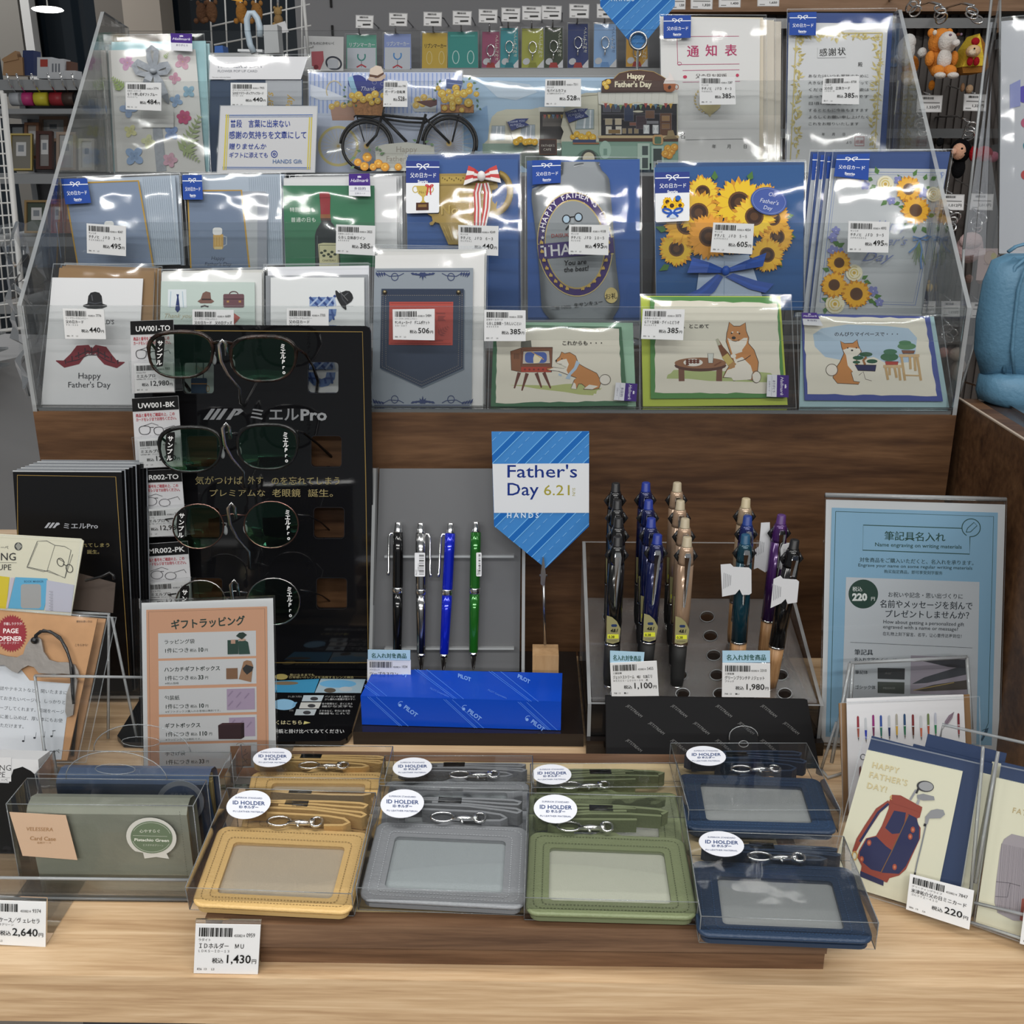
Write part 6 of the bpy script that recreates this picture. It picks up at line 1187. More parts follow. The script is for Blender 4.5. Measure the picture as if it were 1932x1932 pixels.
for h in hol:a.ln(h,1,'#2c2c30',True)
hx=lambda x,y:px('H',x,y)
def tH(t,x0,x1,y,s_,c,b=.0,sh=0):X0,Y=hx(x0,y);X1,_=hx(x1,y);a.fit(t,X0,X1,Y,s_/4.025,c,bold=b,shear=sh)
for k in range(3):a.pg([hx(618+k*48,812),hx(680+k*48,728),hx(710+k*48,728),hx(652+k*48,812)],'#8f9194')
a.pg([hx(790,812),hx(850,728),hx(905,728),hx(925,745),hx(885,775),hx(850,782),hx(865,765),hx(885,750),hx(872,742),hx(826,812)],'#8f9194')
tH('ミ',960,1058,806,100,'#8f9194',.02);tH('エル',1112,1338,812,110,'#8f9194',.02);tH('Pro',1352,1552,815,118,'#a0a2a5',.03)
tH('気がつけば',555,915,1298,68,'#b3a474',.0);tH('外す',955,1070,1296,66,'#b3a474');tH('のを忘れてしまう',1132,1648,1300,66,'#b3a474');tH('プレミアムな',660,1080,1390,60,'#b3a474');tH('老眼鏡',1140,1355,1392,66,'#b3a474');tH('誕生。',1412,1600,1392,64,'#b3a474')
a.out('board_print',es,mat('foil_print',rough=.3,metal=.35,attr=True))
FB0=FLAT(.006);b=MB();b.prism([FB0.at(*p)for p in((264,1262),(706,1262),(690,1290),(664,1378),(656,1391),(642,1398),(300,1402),(232,1400),(221,1388),(262,1322))],(0,0,-.005));b.build('base_tray',gb,es)
a=Art(FB0,'J',off=.0003);a.pg([(1100,1150),(1460,1132),(1420,1238),(1100,1235)],'#3f8fb8');a.pg([(1470,1132),(1810,1135),(1775,1240),(1425,1238)],'#9fb6c4');a.el(1600,1170,140,30,'#6aa9d2');a.el(1540,1220,45,18,'#5a5248');a.el(1660,1210,50,18,'#b4bcc0');a.el(1200,1165,100,14,'#7a6a54');a.el(1190,1328,90,42,'#8dbcdc');a.pg([(1265,1310),(1292,1310),(1270,1345),(1250,1345)],'#7aa9cc')
a.el(1170,1117,50,22,'#a8995c');a.fit('掛けなままでも',1235,1420,1110,20,'#b3a878');a.fit('日常使いのレンズを活用するレンズ構造',1225,1715,1128,18,'#b3a878')
for y,xs,cc in((1258,1340,'#b8c4cc'),(1312,1320,'#c8c8c4'),(1364,1285,'#b4bcc0')):a.pg([(xs,y),(xs+155,y),(xs+135,y+46),(xs-15,y+46)],cc);a.el(xs+80,y+26,30,14,'#3c3c40')
for i,tt in enumerate(('パソコンや卓上時計など','少し離れた距離が見やすい','本や新聞など、近くにある','細かな文字も','スマホなど、手元にある物','確認もこれで')):a.fit(tt,1500-(i//2)*22,1730-(i//2)*20,1275+(i//2)*54+(i%2)*20,17,'#c8c8c8')
a.fit('くはこちら',1122,1320,1478,34,'#c9bf96',bold=.02);a.pg([(1345,1455),(1392,1468),(1338,1480)],'#c9c07c');a.pg([(1430,1432),(1590,1432),(1560,1505),(1402,1505)],'#d4d4d4')if 0 else None
a.fit('眼鏡と掛け比べてみてください',1110,1645,1545,34,'#d8d8d8',bold=.01);a.fit('少し遠くを見る',1220,1325,1275,16,'#aaa');a.fit('手元を',1230,1262,1380,16,'#aaa');a.out('base_print',es)
pegm=mat('peg_steel',(.5,.5,.5),.25,1);YGL=.872
for i,(lx,ly)in enumerate(((415,645),(422,802),(432,953),(437,1098))):
 b=MB();P0=EB.at(lx+46,ly+122,0);pts=[P0,EB.at(lx+45,ly+112,.012),VERT(.885).at(lx+38,ly+88),VERT(.875).at(lx+15,ly+62),VERT(.868).at(lx+2,ly+36),VERT(.862).at(lx-2,ly+6),VERT(.862).at(lx+4,ly-3),VERT(.866).at(lx+11,ly+4),VERT(.868).at(lx+13,ly+26)]
 b.tube(pts,.0017,6,flat=.35,flatdir=(0,1,.2));b.build('peg_arm',pegm,es)
lensm=clear('coated_lens',(.62,.68,.64),.015,.9,gcol=(.25,1.0,.60))
def sup(cx,cy,rx,ry,n=2.6,k=28,skew=0):
 o=[]
 for i in range(k):
  t=2*pi*i/k;c_,s_=cos(t),sin(t);X=abs(c_)**(2/n)*(1 if c_>0 else-1);Y=abs(s_)**(2/n)*(1 if s_>0 else-1);o.append((cx+rx*X*(1-.10*Y*(1 if n>2.2 else 0)),cy+ry*Y+skew*X))
 return o
def vtext(a,t,x,y,s_,c,dx=0.0,step=None):
 for i,ch in enumerate(t):
  a.tx(ch,x+dx*i,y+i*(step or s_*1.02),s_,c,'c',bold=.03,rot=(90 if 0 else 4))
def eyeglasses(lab,L,R,r,m,metal,bridge,hl,hr,tl,tr):
 t=thing('eyeglasses',lab,'glasses',VERT(YGL).at((L[0]+R[0])/2,L[1]),'glasses on the black board');pl=VERT(YGL)
 for S_ in(L,R):
  o=sup(*S_);b=MB();b.smooth=True;c0=pl.at(S_[0],S_[1],.003);n=len(o);b.v=[tuple(c0)];KR=(.25,.5,.75,1)
  for f_ in KR:b.v+=[tuple(pl.at(S_[0]+(x-S_[0])*f_,S_[1]+(y-S_[1])*f_,.003*(1-f_*f_)))for x,y in o]
  for i in range(n):
   j=(i+1)%n;b.face([0,1+i,1+j])
   for r_i in range(3):k0=1+r_i*n;b.face([k0+i,k0+n+i,k0+n+j,k0+j])
  b.build('lens',lensm,t)
  b=MB();rs=[r*(1.5 if(not metal and y<S_[1]-S_[3]*.3)else 1)for x,y in o];b.tube([pl.at(x,y)for x,y in o],rs,8,True);b.build('rim',m,t)
 b=MB();b.tube([pl.at(x,y,h)for x,y,h in bridge],r*1.1,8);b.build('bridge',m,t)
 for S_,sg in((L,1),(R,-1)):
  x=S_[0]+sg*S_[2]*.93;y=S_[1]+S_[3]*.15;b=MB();b.tube([pl.at(x,y-12,-.001),pl.at(x+sg*5,y-8,-.006),pl.at(x+sg*4,y+2,-.005)],.0006,5);b.ball(pl.at(x+sg*4,y+5,-.005),(.0022,.0015,.0045));b.build('nose_pad',clear('nose_pad_silicone',(.8,.8,.78),.1,haze=.35),t)
 for(h,tp)in((hl,tl),(hr,tr)):
  pts=[pl.at(*h,0)]+[VERT(Y).at(x,y)for x,y,Y in tp];b=MB();b.tube(pts,[r*.9]*(len(pts)-2)+[r*1.3]*2,7);b.build('temple',m if not metal else BLACKM,t)
 sx_=L[0]-L[2]*.62;b=Art(pl,off=.0035);b.step=.0001;cx=sx_;hgt=L[3]*1.35
 b.pg([(cx-7,L[1]-hgt*.52),(cx-2,L[1]-hgt*.6),(cx+9,L[1]-hgt*.62),(cx+10,L[1]-hgt*.5),(cx+6,L[1]+hgt*.35),(cx-5,L[1]+hgt*.38),(cx-9,L[1]-hgt*.1)],'#0a0a0b');vtext(b,'サンプル',cx+1,L[1]-hgt*.32,11,'#e8e8e8',-.6,12);b.out('sample_sticker',t)
 b=Art(pl,off=.0035);vtext(b,'ミエルPro',R[0]+R[2]*.62,R[1]-R[3]*.5,10.5,'#e8e8e8',.5,9.6);b.out('lens_lettering',t);return t
tort=mat('dark_tortoise',(.018,.009,.006),.12,var=.9,vscale=120);blk=mat('gloss_black_acetate',(.008,.008,.008),.1);rg=mat('rose_gold_wire',rgb('#8a6a62'),.2,1);sg_=mat('gunmetal_wire',(.4,.38,.38),.2,1)
br=lambda x0,x1,y:[(x0,y,0),((x0+x1)/2,y-5,.003),(x1,y,0)]
eyeglasses('square dark tortoise glasses on the top peg',(341,669,60,43),(497,677,61,42,2.6),.0013,tort,0,br(399,438,648),(283,644),(559,656),[(300,668,.885),(325,697,.93),(350,725,.96),(364,744,.97)],[(576,668,.885),(590,690,.93),(600,718,.955),(597,743,.965)])
eyeglasses('square black glasses on the second peg',(359,848,58,42),(505,843,56,42),.0013,blk,0,br(414,452,820),(302,824),(560,813),[(320,838,.885),(345,862,.93),(372,880,.96),(385,886,.97)],[(573,817,.885),(600,838,.93),(630,866,.955),(636,884,.965)])
eyeglasses('round rose gold wire glasses on the third peg',(374,993,48,42,2.05),(512,990,51,44,2.05),.00075,rg,1,br(420,463,973),(326,978),(562,971),[(312,980,.88),(345,1000,.93),(366,1016,.96),(380,1030,.97)],[(583,973,.88),(605,985,.93),(625,1003,.955),(630,1016,.965)])
eyeglasses('round grey wire glasses on the lowest peg behind the gift wrapping notice',(379,1137,47,42,2.05),(516,1135,50,44,2.05),.00075,sg_,1,br(424,467,1118),(332,1120),(566,1113),[(318,1122,.88),(345,1135,.93),(366,1150,.96),(380,1162,.97)],[(586,1116,.88),(608,1124,.93),(625,1136,.955),(632,1146,.965)])
CPn=VERT(.893)
for i,(nm,Q_,hb,lab)in enumerate((('UW001-TO',[(246,606),(327,603),(330,741),(249,742)],.19,'top'),('UW001-BK',[(249,752),(336,747),(345,881),(257,884)],.18,'second'),('MR002-TO',[(258,888),(342,885),(352,1012),(265,1014)],.17,'third'),('MR002-PK',[(269,1027),(354,1021),(364,1150),(277,1152)],.17,'lowest'))):
 t=thing('model_card','black-headed info card, %s of the four at the left of the eyewear board'%lab,'sign',CPn.at(*Q_[3]));slab('card',CPn,Q_,.0008,paper('#c9c9cc'),t)
 a=Art(CPn,quad=Q_,size=(100,165),off=.0004);a.rect(0,0,100,31,'#121214');a.fit(nm,12,92,24,17,'#e4e4e4',bold=.02);a.fit('商品と番号をご確認の上、この',6,90,44,9,'#b02c3c',bold=.02);a.fit('カードをレジまでお持ちください。',6,93,54,9,'#b02c3c',bold=.02)
 if i<2:
  a.ln(sup(24,76,12,10,2.6),1.4,'#2c2c30',True);a.ln(sup(54,79,10,9,2.6),1.4,'#2c2c30',True)
 else:a.ring(28,78,13,10,1.2,'#4a4a50');a.ring(58,82,12,9,1.2,'#4a4a50')
 a.ln([(36,70),(44,70)],1.4,'#2c2c30');a.ln([(14,68),(40,60),(54,66)],1,'#2c2c30');a.ln([(66,74),(88,68),(92,76)],1,'#2c2c30');a.out('card_print',t)
 mp=quadmap(Q_,100,165);tq=[mp(6,96+2),mp(97,96),mp(99,163),mp(8,164)]
 ptag(VERT(.888),tq,'price tag on the %s of the four black-headed info cards'%lab,'ミエルプロ','ミエルプロ',nm+'（べっこう）','12,980','7005',bot='827  13     L3',tw=52,group='eyewear price tags',fil=False)
 b=MB();b.prism([VERT(.885).at(x,y)for x,y in(mp(-6,92),mp(112,88),mp(118,160),mp(-2,166))],(0,.001,0),1);b.build('clear_pocket',[FILMF,ACRE],t)
lfm=paper('#0d0d0f',.3,'black_leaflet_paper');LP0=LEAN(FLAT(.012).at(140,1305),6)
lfq=[(24,888),(229,889),(250,1305),(52,1305)]
for k in range(8):
 dx=k*4.2;dy=-(k*1.6);off=-.0035*k;Q_=[(x+dx,y+dy)if i<2 else(x+dx*.6,y)for i,(x,y)in enumerate(lfq)]
 lab='front black leaflet with gold frame and silver lettering' if k==0 else 'black leaflet, number %s behind the front one in its stack'%('two three four five six seven eight'.split()[k-1])
 t=thing('leaflet',lab,'leaflet',LP0.at(*Q_[3],off),'stack of black leaflets')
 slab('leaflet_body',LP0,Q_,.0012,lfm,t,off);b=MB();pp=[LP0.at(*Q_[0],off+.0003),LP0.at(*Q_[1],off+.0003)];b.prism([pp[0],pp[1],pp[1]+Vector((0,0,-.0009)),pp[0]+Vector((0,0,-.0009))],(0,.001,0));b.build('page_edge',paper('#8c9096' if k%2 else '#b8bcc0'),t)
 if k%3==1:b=MB();pp=[LP0.at(Q_[1][0]-.3,Q_[1][1]+1,off+.0003),LP0.at(Q_[2][0]-.3,Q_[2][1],off+.0003)];b.tube(pp,.0006,4);b.build('page_edge',paper('#6c7076'),t)
a=Art(LP0,'I',off=.0004);a.ln([(112,600),(108,152),(716,162),(800,1400)],4,gold)
for k in range(3):a.pg([(275+k*25,478),(300+k*25,445),(316+k*25,445),(291+k*25,478)],'#a8aab0')
a.pg([(350,460),(366,445),(372,455),(340,470)],'#a8aab0');a.fit('ミエルPro',388,600,480,40,'#a0a2a8',bold=.015);a.fit('気がつけば外すのを忘れてしまう',150,676,594,28,'#9c9060');a.fit('プレミアムな老眼鏡　誕生。',215,610,636,28,'#9c9060');a.out('cover_print',[o for o in SC.objects if o.get('label','').startswith('front black leaflet')][0])
t=thing('leaflet_holder','clear acrylic holder carrying the black leaflets','holder',FLAT(0).at(150,1318))
HLp=LEAN(FLAT(.004).at(140,1318),6);b=MB();b.prism([HLp.at(*p)for p in((46,1130),(262,1130),(270,1318),(56,1318))],(0,.002,0),1);b.prism([HLp.at(56,1318),HLp.at(272,1318),HLp.at(272,1318)+Vector((0,.07,0)),HLp.at(56,1318)+Vector((0,.07,0))],(0,0,.003),1);b.build('front_pocket',[ACR,ACRE],t)
# gift wrapping notice
GW=LEAN(FLAT(.003).at(392,1482),7);t=thing('notice_stand','orange gift wrapping price notice in a clear upright stand','sign',GW.at(392,1482))
gq=[(267,1138),(515,1129),(522,1478),(272,1484)];slab('notice_paper',GW,gq,.0006,paper('#dfe0e2'),t)
class JA(Art):
 pass
a=Art(GW,'J',off=.0003);a.map=lambda x,y:px('J',x+(y-560)*.012,y-.028*(x-110))
og='#dfa887';a.rect(145,606,1062,1900,og);a.frame(163,622,1044,1878,2.4,'#5c4a3c');grn='#2c3f38'
a.tx('ギフトラッピング',330,755,76,grn,bold=.03,rot=-2,sx=.93)
rows=[(787,'ラッピング袋','1件につき','10',''),(996,'ハンカチギフトボックス','1件につき','33','※税込価格'),(1211,'包装紙','1件につき','10','※ギフトボックス購入のお客様は無料です。'),(1422,'ギフトボックス','1件につき','110','※ラッピング代は無料です。'),(1632,'手さげ袋','1件につき','33','')]
for y,t1,t2,pr,nt in rows:
 a.rect(233,y,975,y+192,'#dcdcde');n=len(t1);a.fit(t1,275,275+n*38.5,y+82,38,'#2a332f',bold=.025);a.fit(t2,277,455,y+148,40,'#2a332f',bold=.025);a.tx('税込',472,y+146,26,'#2a332f',bold=.02);a.tx(pr,532,y+148,44,'#2a332f',bold=.03);a.tx('円',532+len(pr)*26,y+146,26,'#2a332f',bold=.02)
 if nt:a.fit(nt,280,280+len(nt)*21,y+180,19,'#4a524e')
a.rect(760,852,842,960,'#26443a');a.rect(786,850,820,880,'#c29a84');a.pg([(842,865),(880,850),(915,870),(930,962),(845,962)],'#2a4a40');a.el(870,852,30,10,'#c9a896');a.pg([(825,822),(850,798),(880,795),(908,815),(870,850)],'#20382f')
a.rect(748,1065,834,1148,'#8a654a');a.pg([(880,1018),(905,1008),(938,1015),(952,1050),(935,1175),(842,1150)],'#a57c5c');a.pg([(900,1040),(955,1060),(945,1090),(905,1118),(880,1090),(872,1070)],'#2a2a2a')
for(x0,y0,x1,y1)in((750,1222,962,1382),(765,1440,962,1585)):
 a.rect(x0,y0,x1,y1,'#b6a2bc')
 for k in range(5):a.tx('HANDS',x0+14+(k%3)*62,y0+60+(k//3)*75+(k%3)*10,16,'#6a5478',rot=-48)
a.pg([(682,1495),(855,1492),(855,1604),(684,1600)],'#3c2428');a.pg([(682,1495),(715,1478),(880,1480),(855,1492)],'#4c3034');a.pg([(855,1492),(880,1480),(880,1590),(855,1604)],'#2c181c')
a.rect(772,1655,928,1810,'#9c7458');a.ring(848,1650,28,18,3,'#b89880',a0=180,a1=360);a.ln([(890,1680),(880,1700),(905,1710),(850,1745),(900,1760),(850,1790),(870,1800)],5,'#2c1c18');a.ln([(830,1690),(900,1790)],4,'#2c1c18')
a.out('notice_print',t)
b=MB();b.prism([GW.at(*p,.002)for p in[(265,1134),(517,1125),(524,1481),(270,1487)]],GW.n*-.0006,1);b.prism([GW.at(*p,-.001)for p in[(265,1134),(517,1125),(524,1481),(270,1487)]],GW.n*-.002,1);b.build('clear_sheets',[FILMF,ACRE],t)
b=MB();p0,p1=GW.at(270,1487),GW.at(524,1481);b.prism([p0,p1,p1+Vector((0,.06,0)),p0+Vector((0,.06,0))],(0,0,-.0015),1);b.build('stand_foot',[ACR,ACRE],t)
# pen displays on the black plinths
plm=mat('black_lacquer',(.010,.007,.006),.12,spec=.55);BZ=.0125;B0=FLAT(BZ)
for(xa,xb,ya,lab)in((665,1101,1383,'glossy black plinth under the grey pen panel'),(1106,1552,1396,'glossy black plinth under the holed pen stand')):
 Yf=B0.at(900,ya).y;t=thing('plinth',lab,'plinth',(B0.at((xa+xb)/2,ya).x,Yf,0));b=MB();b.box(B0.at(xa,ya).x,B0.at(xb,ya).x,Yf,.935,.0002,BZ);b.build('slab',plm,t)
GP_=LEAN(B0.at(840,1267),14);t=thing('pen_rack','slanted grey pen panel with two notched ledges and clear side plates','display stand',GP_.at(840,1267))
slab('grey_sheet',GP_,[(716,884),(984,884),(980,1267),(704,1264)],.003,mat('grey_sheet',(.125,.128,.135),.3,bump=.02,bscale=20),t)
for yy in(1046,1218):
 b=MB();P_=lambda x,y,o:GP_.at(x,y,o)
 b.prism([P_(728,yy,.002),P_(970,yy,.002),P_(970,yy,.010),P_(728,yy,.010)],P_(728,yy+4,0)-P_(728,yy,0),1);b.build('notched_ledge',[ACR,ACRE],t)
for xa,xb in((708,700),(986,984)):
 b=MB();b.prism([GP_.at(xa,882,.016),GP_.at(xb,1267,.016),GP_.at(xb,1267,-.003),GP_.at(xa,882,-.003)],(.003,0,0),1);b.build('side_plate',[ACR,ACRE],t)
def lpen(lab,T,B,m,clip,stk=None):
 t=thing('ballpoint_pen',lab,'pen',GP_.at(*B),'pens on the grey panel');o=.0105;A,Z_=GP_.at(*T,o),GP_.at(*B,o);R=.0049
 MB().lathe(A,Z_,[(0,.0022),(.004,.0030),(.05,.0037),(.062,.0043),(.072,.0044)],16).build('push_cap',CHROME,t)
 MB().lathe(A,Z_,[(.072,R),(.2,R*1.02),(.44,R*1.02),(.445,R)],16).build('barrel',m,t)
 MB().lathe(A,Z_,[(.445,R*1.08),(.45,R*1.12),(.478,R*1.12),(.483,R*1.05)],16).build('centre_ring',CHROME,t)
 MB().lathe(A,Z_,[(.483,R),(.6,R*.98),(.875,R*.86),(.88,R*.8)],16).build('lower_barrel',m,t)
 MB().lathe(A,Z_,[(.88,R*.86),(.9,R*.84),(.905,R*.7),(.985,R*.28),(1,.0006)],14).build('tip',CHROME,t)
 if clip:
  s=clip;u=(Z_-A);sd=Vector((1,0,0));b=MB();p=lambda k,w,f=0:A+u*k+sd*s*w+GP_.n*f
  b.tube([p(.078,.003),p(.078,.0072),p(.1,.0086),p(.34,.0086),p(.345,.0092),p(.365,.0092)],[.0012]*4+[.0016,.0012],6);b.build('clip',CHROME,t)
 if stk:
  a=Art(GP_,'K',off=.0156);x0,y0,x1,y1=stk;a.rr(x0,y0,x1,y1,6,'#dcdde0')
  for i in range(12):a.rect(x0+(x1-x0)*.42,y0+12+i*10,x1-6,y0+12+i*10+(3 if i%3 else 6),'#222')
  a.tx('PILOT',x0+14,y1-8,12,'#333',rot=-90);a.tx('MODEL 2+1',x0+24,y1-30,9,'#333',rot=-90);a.out('barcode_sticker',t)
mk=lambda n,c,m_=.3:mat(n,rgb(c),.14,m_,coat=.6)
lpen('black lacquered twist pen, leftmost on the grey panel',(754,983),(752,1255),mk('black_lacquer_barrel','#0b0b0c',0),-1)
lpen('silver twist pen with a white barcode sticker',(796,984),(797,1261),mat('satin_silver',(.5,.5,.5),.16,1),1,(392,745,452,883))
lpen('blue lacquered twist pen leaning slightly',(852,984),(838,1262),mk('blue_lacquer_barrel','#1226c4',.4),-1)
lpen('green lacquered twist pen, rightmost on the grey panel',(899,982),(894,1259),mk('green_lacquer_barrel','#236b24',.4),0,(748,744,779,882))
def boxpx(name,parent,z0,bl,br,ftl,btl,btr,m):
 base=FLAT(z0);A,B=base.at(*bl),base.at(*br);d=(B-A).normalized();pl=Pl(A,(d.y,-d.x,0)if d.x>0 else(-d.y,d.x,0));h=pl.at(*ftl).z;top=FLAT(h)
 C=top.at(*btl);D=top.at(*btr);A2,B2=Vector((A.x,A.y,h)),Vector((B.x,B.y,h));b=MB()
 V=[A,B,Vector((D.x,D.y,z0)),Vector((C.x,C.y,z0)),A2,B2,D,C];n=len(b.v);b.v=[tuple(v)for v in V]
 for f in((0,1,5,4),(1,2,6,5),(2,3,7,6),(3,0,4,7),(4,5,6,7),(3,2,1,0)):b.face(list(f))
 return b.build(name,m,parent),pl,top,h
pb=thing('gift_box','blue paper wrapped gift box with pale diagonal lines lying on the plinth','gift box',B0.at(870,1373))
_,PF,PT,PH=boxpx('wrapped_body',pb,BZ+.0005,(683,1367),(1058,1378),(680,1313),(706,1262),(1061,1270),mat('blue_wrapping',rgb('#0a48c0'),.28,.1,bump=.08,bscale=40))
for pl,pc in((PF,[(60,1600),(1252,1642),(1244,1800),(64,1768)]),(PT,[(128,1436),(1252,1468),(1250,1640),(62,1596)])):
 a=Art(pl,'K',off=.0003);conv=pc
 for x0 in(-420,130,560,980):
  for dx in(0,12,50):
   if pl is PF:Ln=[(x0-30+dx,1600),(x0-26+dx,1600),(x0+226+dx,1830),(x0+220+dx,1830)]
   else:Ln=[(x0-200+dx*1.4,1430),(x0-194+dx*1.4,1430),(x0+100+dx,1650),(x0+96+dx,1650)]
   p=clip(Ln,conv)
   if len(p)>2:a.pg(p,'#4d7fe0');a.off-=a.step*.9
 a.off+=a.step*6
 if pl is PF:
  for x,y,rt in((315,1668,37),(690,1690,37),(1062,1752,37)):a.tx('PILOT',x,y,34,'#7fa8ee',rot=rt,bold=.03);a.el(x-20,y-16,9,9,'#7fa8ee');a.ln(ell(x-12,y-20,18,18,8,0,180,300),3,'#7fa8ee')
 else:
  for x,y,rt in((268,1450,20),(635,1490,5),(985,1492,14)):a.tx('PILOT',x,y,30,'#7fa8ee',rot=rt+14,bold=.03,shear=-.3)
  for x,y in((470,1560),(810,1570)):a.tx('PILOT Corporation',x,y,15,'#5c8ae4',rot=24)
 a.out('wrapping_print',pb)
NT=VERT(.828)
def nametag(Q_,lab,pl):
 t=thing('header_tag',lab,'sign',pl.at(*Q_[3]));slab('tag_card',pl,Q_,.0006,paper('#a9cbe0'),t);a=Art(pl,quad=Q_,size=(100,24));a.fit('名入れ対象商品',8,91,18,13,'#2f5a50',bold=.03);a.out('tag_print',t)
nametag([(694,1226),(774,1227),(774,1246),(694,1245)],'pale blue header tag behind the left end of the blue gift box',NT)
ptag(VERT(.829),[(693,1244),(775,1245),(775,1308),(693,1306)],'price tag mostly hidden behind the blue gift box','パイロット','ツープラスワン','ＢＴＨＥ','3,300','1034')
Yf=B0.at(1330,1396).y+.004;YB_=.915;xl_,xr_=B0.at(1108,1396).x,B0.at(1549,1396).x;zf=VERT(Yf).at(1330,1330).z;zb=VERT(YB_).at(1200,1022).z;zm=VERT(YB_).at(1200,1126).z
ps=thing('pen_stand','clear sloping pen stand with rows of round holes','pen stand',(0.5*(xl_+xr_),Yf,BZ))
for x in(xl_,xr_-.003):
 b=MB();b.prism([(x,Yf,BZ),(x,Yf,zf),(x,YB_,zb if x==xl_ else zm+.02),(x,YB_,BZ)],(.003,0,0),1);b.build('side_plate',[ACR,ACRE],ps)
acr_box('front_lip',ps,xl_+.003,xr_-.003,Yf,Yf+.003,BZ,zf)
HP_=Pl((0,Yf+.004,zf),Vector((0,-(zm-zf),YB_-Yf-.004)).normalized());
cxs=((1147,1207,1262,1328,1382,1442),);rowsy=((1127,0),(1164,5),(1200,11),(1237,17),(1274,22),(1309,27));holes=[]
for j,(yy,dx)in enumerate(rowsy):
 for cx in cxs[0]:holes.append(ell(966+(cx-966)*(1+.014*j)+dx*.2,yy,13.5,10,14))
pass
def unproj(P):
 v=ROT.transposed()@(Vector(P)-CAM);return(966+F*v.x/-v.z,966-F*v.y/-v.z)
co=[unproj((xl_+.004,YB_-.003,zm)),unproj((xr_-.004,YB_-.003,zm)),unproj((xr_-.004,Yf+.005,zf)),unproj((xl_+.004,Yf+.005,zf))]
holes=[h for h in holes if all(co[0][1]+1<y<co[2][1]-1 for _,y in h)]
holed('holed_sheet',HP_,co,holes,.003,clear('smoky_clear_sheet',(.90,.88,.87),.25,.35,haze=.06,hazecol=(.5,.47,.45)),ps)
for h in holes:
 b=MB();b.tube([HP_.at(x,y,.0004)for x,y in h],.0005,4,True);b.build('hole_edge',ACRE,ps)
acr_box('back_plate',ps,xl_+.003,xr_-.003,YB_-.003,YB_,BZ,zb)
acr_box('middle_sheet',ps,xl_+.003,xr_-.003,Yf+.03,YB_-.003,zf-.012,zf-.010)
def mpen(lab,T,Y,col,dx=0.0,kind='rubber',L=.148,knob=None,dz=0,tag_=None,group='multi-function pens in the clear stand'):
 A=VERT(Y).at(*T);Z_=A+Vector((dx,0,-L));t=thing('multi_pen',lab,'pen',Z_,group);R=.0066;m=mat('barrel_'+col.strip('#'),rgb(col),.2,.3 if col!='#0d0d0e' else 0,coat=.5)
 MB().lathe(A,Z_,[(0,.0030),(.004,.0037),(.05,.0041),(.055,.0047)],14).build('knob',mat('knob_'+(knob or col).strip('#'),rgb(knob or col),.4),t)
 MB().lathe(A,Z_,[(.055,.0047),(.075,.0058),(.14,.0063),(.16,R)],14).build('collar',m,t)
 u=Z_-A
 for s in(-1,1):
  b=MB();b.tube([A+u*.08+Vector((s*.0052,.001,0)),A+u*.115+Vector((s*.0082,.001,0)),A+u*.15+Vector((s*.0055,.001,0))],[.0012,.0020,.0010],6);b.build('slider',BLACKM,t)
 MB().lathe(A,Z_,[(.16,R),(.4,R*1.04),(.645,R*1.02)],16).build('barrel',m,t)
 MB().lathe(A,Z_,[(.645,R*1.05),(.655,R*1.05)],16).build('ring',CHROME,t)
 if kind=='rubber':gm_=mat('black_rubber_grip',(.012,.012,.012),.7)
 else:gm_=wood('bamboo_grip',(.2,.10,.04),(.33,.18,.08),(.42,.25,.12),(300,300,10),.5)
 MB().lathe(A,Z_,[(.655,R*.98),(.75,R*.95),(.85,R*.93),(.915,R*.8)],16).build('grip',gm_,t)
 MB().lathe(A,Z_,[(.915,R*.78),(.93,R*.74),(.985,.0016),(1,.0006)],12).build('tip',CHROME,t)
 b=MB();f=-Vector((0,1,0));p=lambda k,w,h:A+u*k+Vector((w,0,0))+f*h
 b.prism([p(.075,-.0018,.008),p(.075,.0022,.008),p(.10,.0030,.0095),p(.25,.0020,.0095),p(.395,.0008,.0085),p(.405,0,.0085),p(.395,-.0008,.0085),p(.25,-.0014,.0095),p(.10,-.0024,.0095)],-f*.0012);b.prism([p(.075,-.0018,.0055),p(.075,.0022,.0055),p(.10,.0026,.0055),p(.10,-.0022,.0055)],f*.004);b.build('clip',CHROME,t)
 if kind=='rubber':
  pl=Pl(A+u*.5+f*(R+.0008),f);a=Art(pl,off=0,step=.00002)
  X,Y0=unproj(A+u*.47+f*R);X2,Y1=unproj(A+u*.63+f*R);w=14
  a.pg([(X-w,Y0-3),(X-4,Y0),(X+5,Y0+8),(X+w-2,Y0+22),(X2+w-2,Y1-2),(X2,Y1+2),(X2-w+2,Y1-1)],'#8f8a62');a.rect(X2-10,Y1-16,X2+11,Y1-8,'#d6d93c');a.tx('0.38',X2-8,Y1-9,6.5,'#222',bold=.03);a.tx('4&1',X2-5,Y1-20,9,'#111',shear=.3,bold=.03);a.rr(X2-3,Y1-35,X2+8,Y1-30,2.4,'#26365c');a.fit('uni mitsubishi',X2-8,X2+8,Y1-3,3,'#333');a.out('barrel_label',t)
 return t,A,u
ordn=('rearmost','third from the front','second from the front','front')
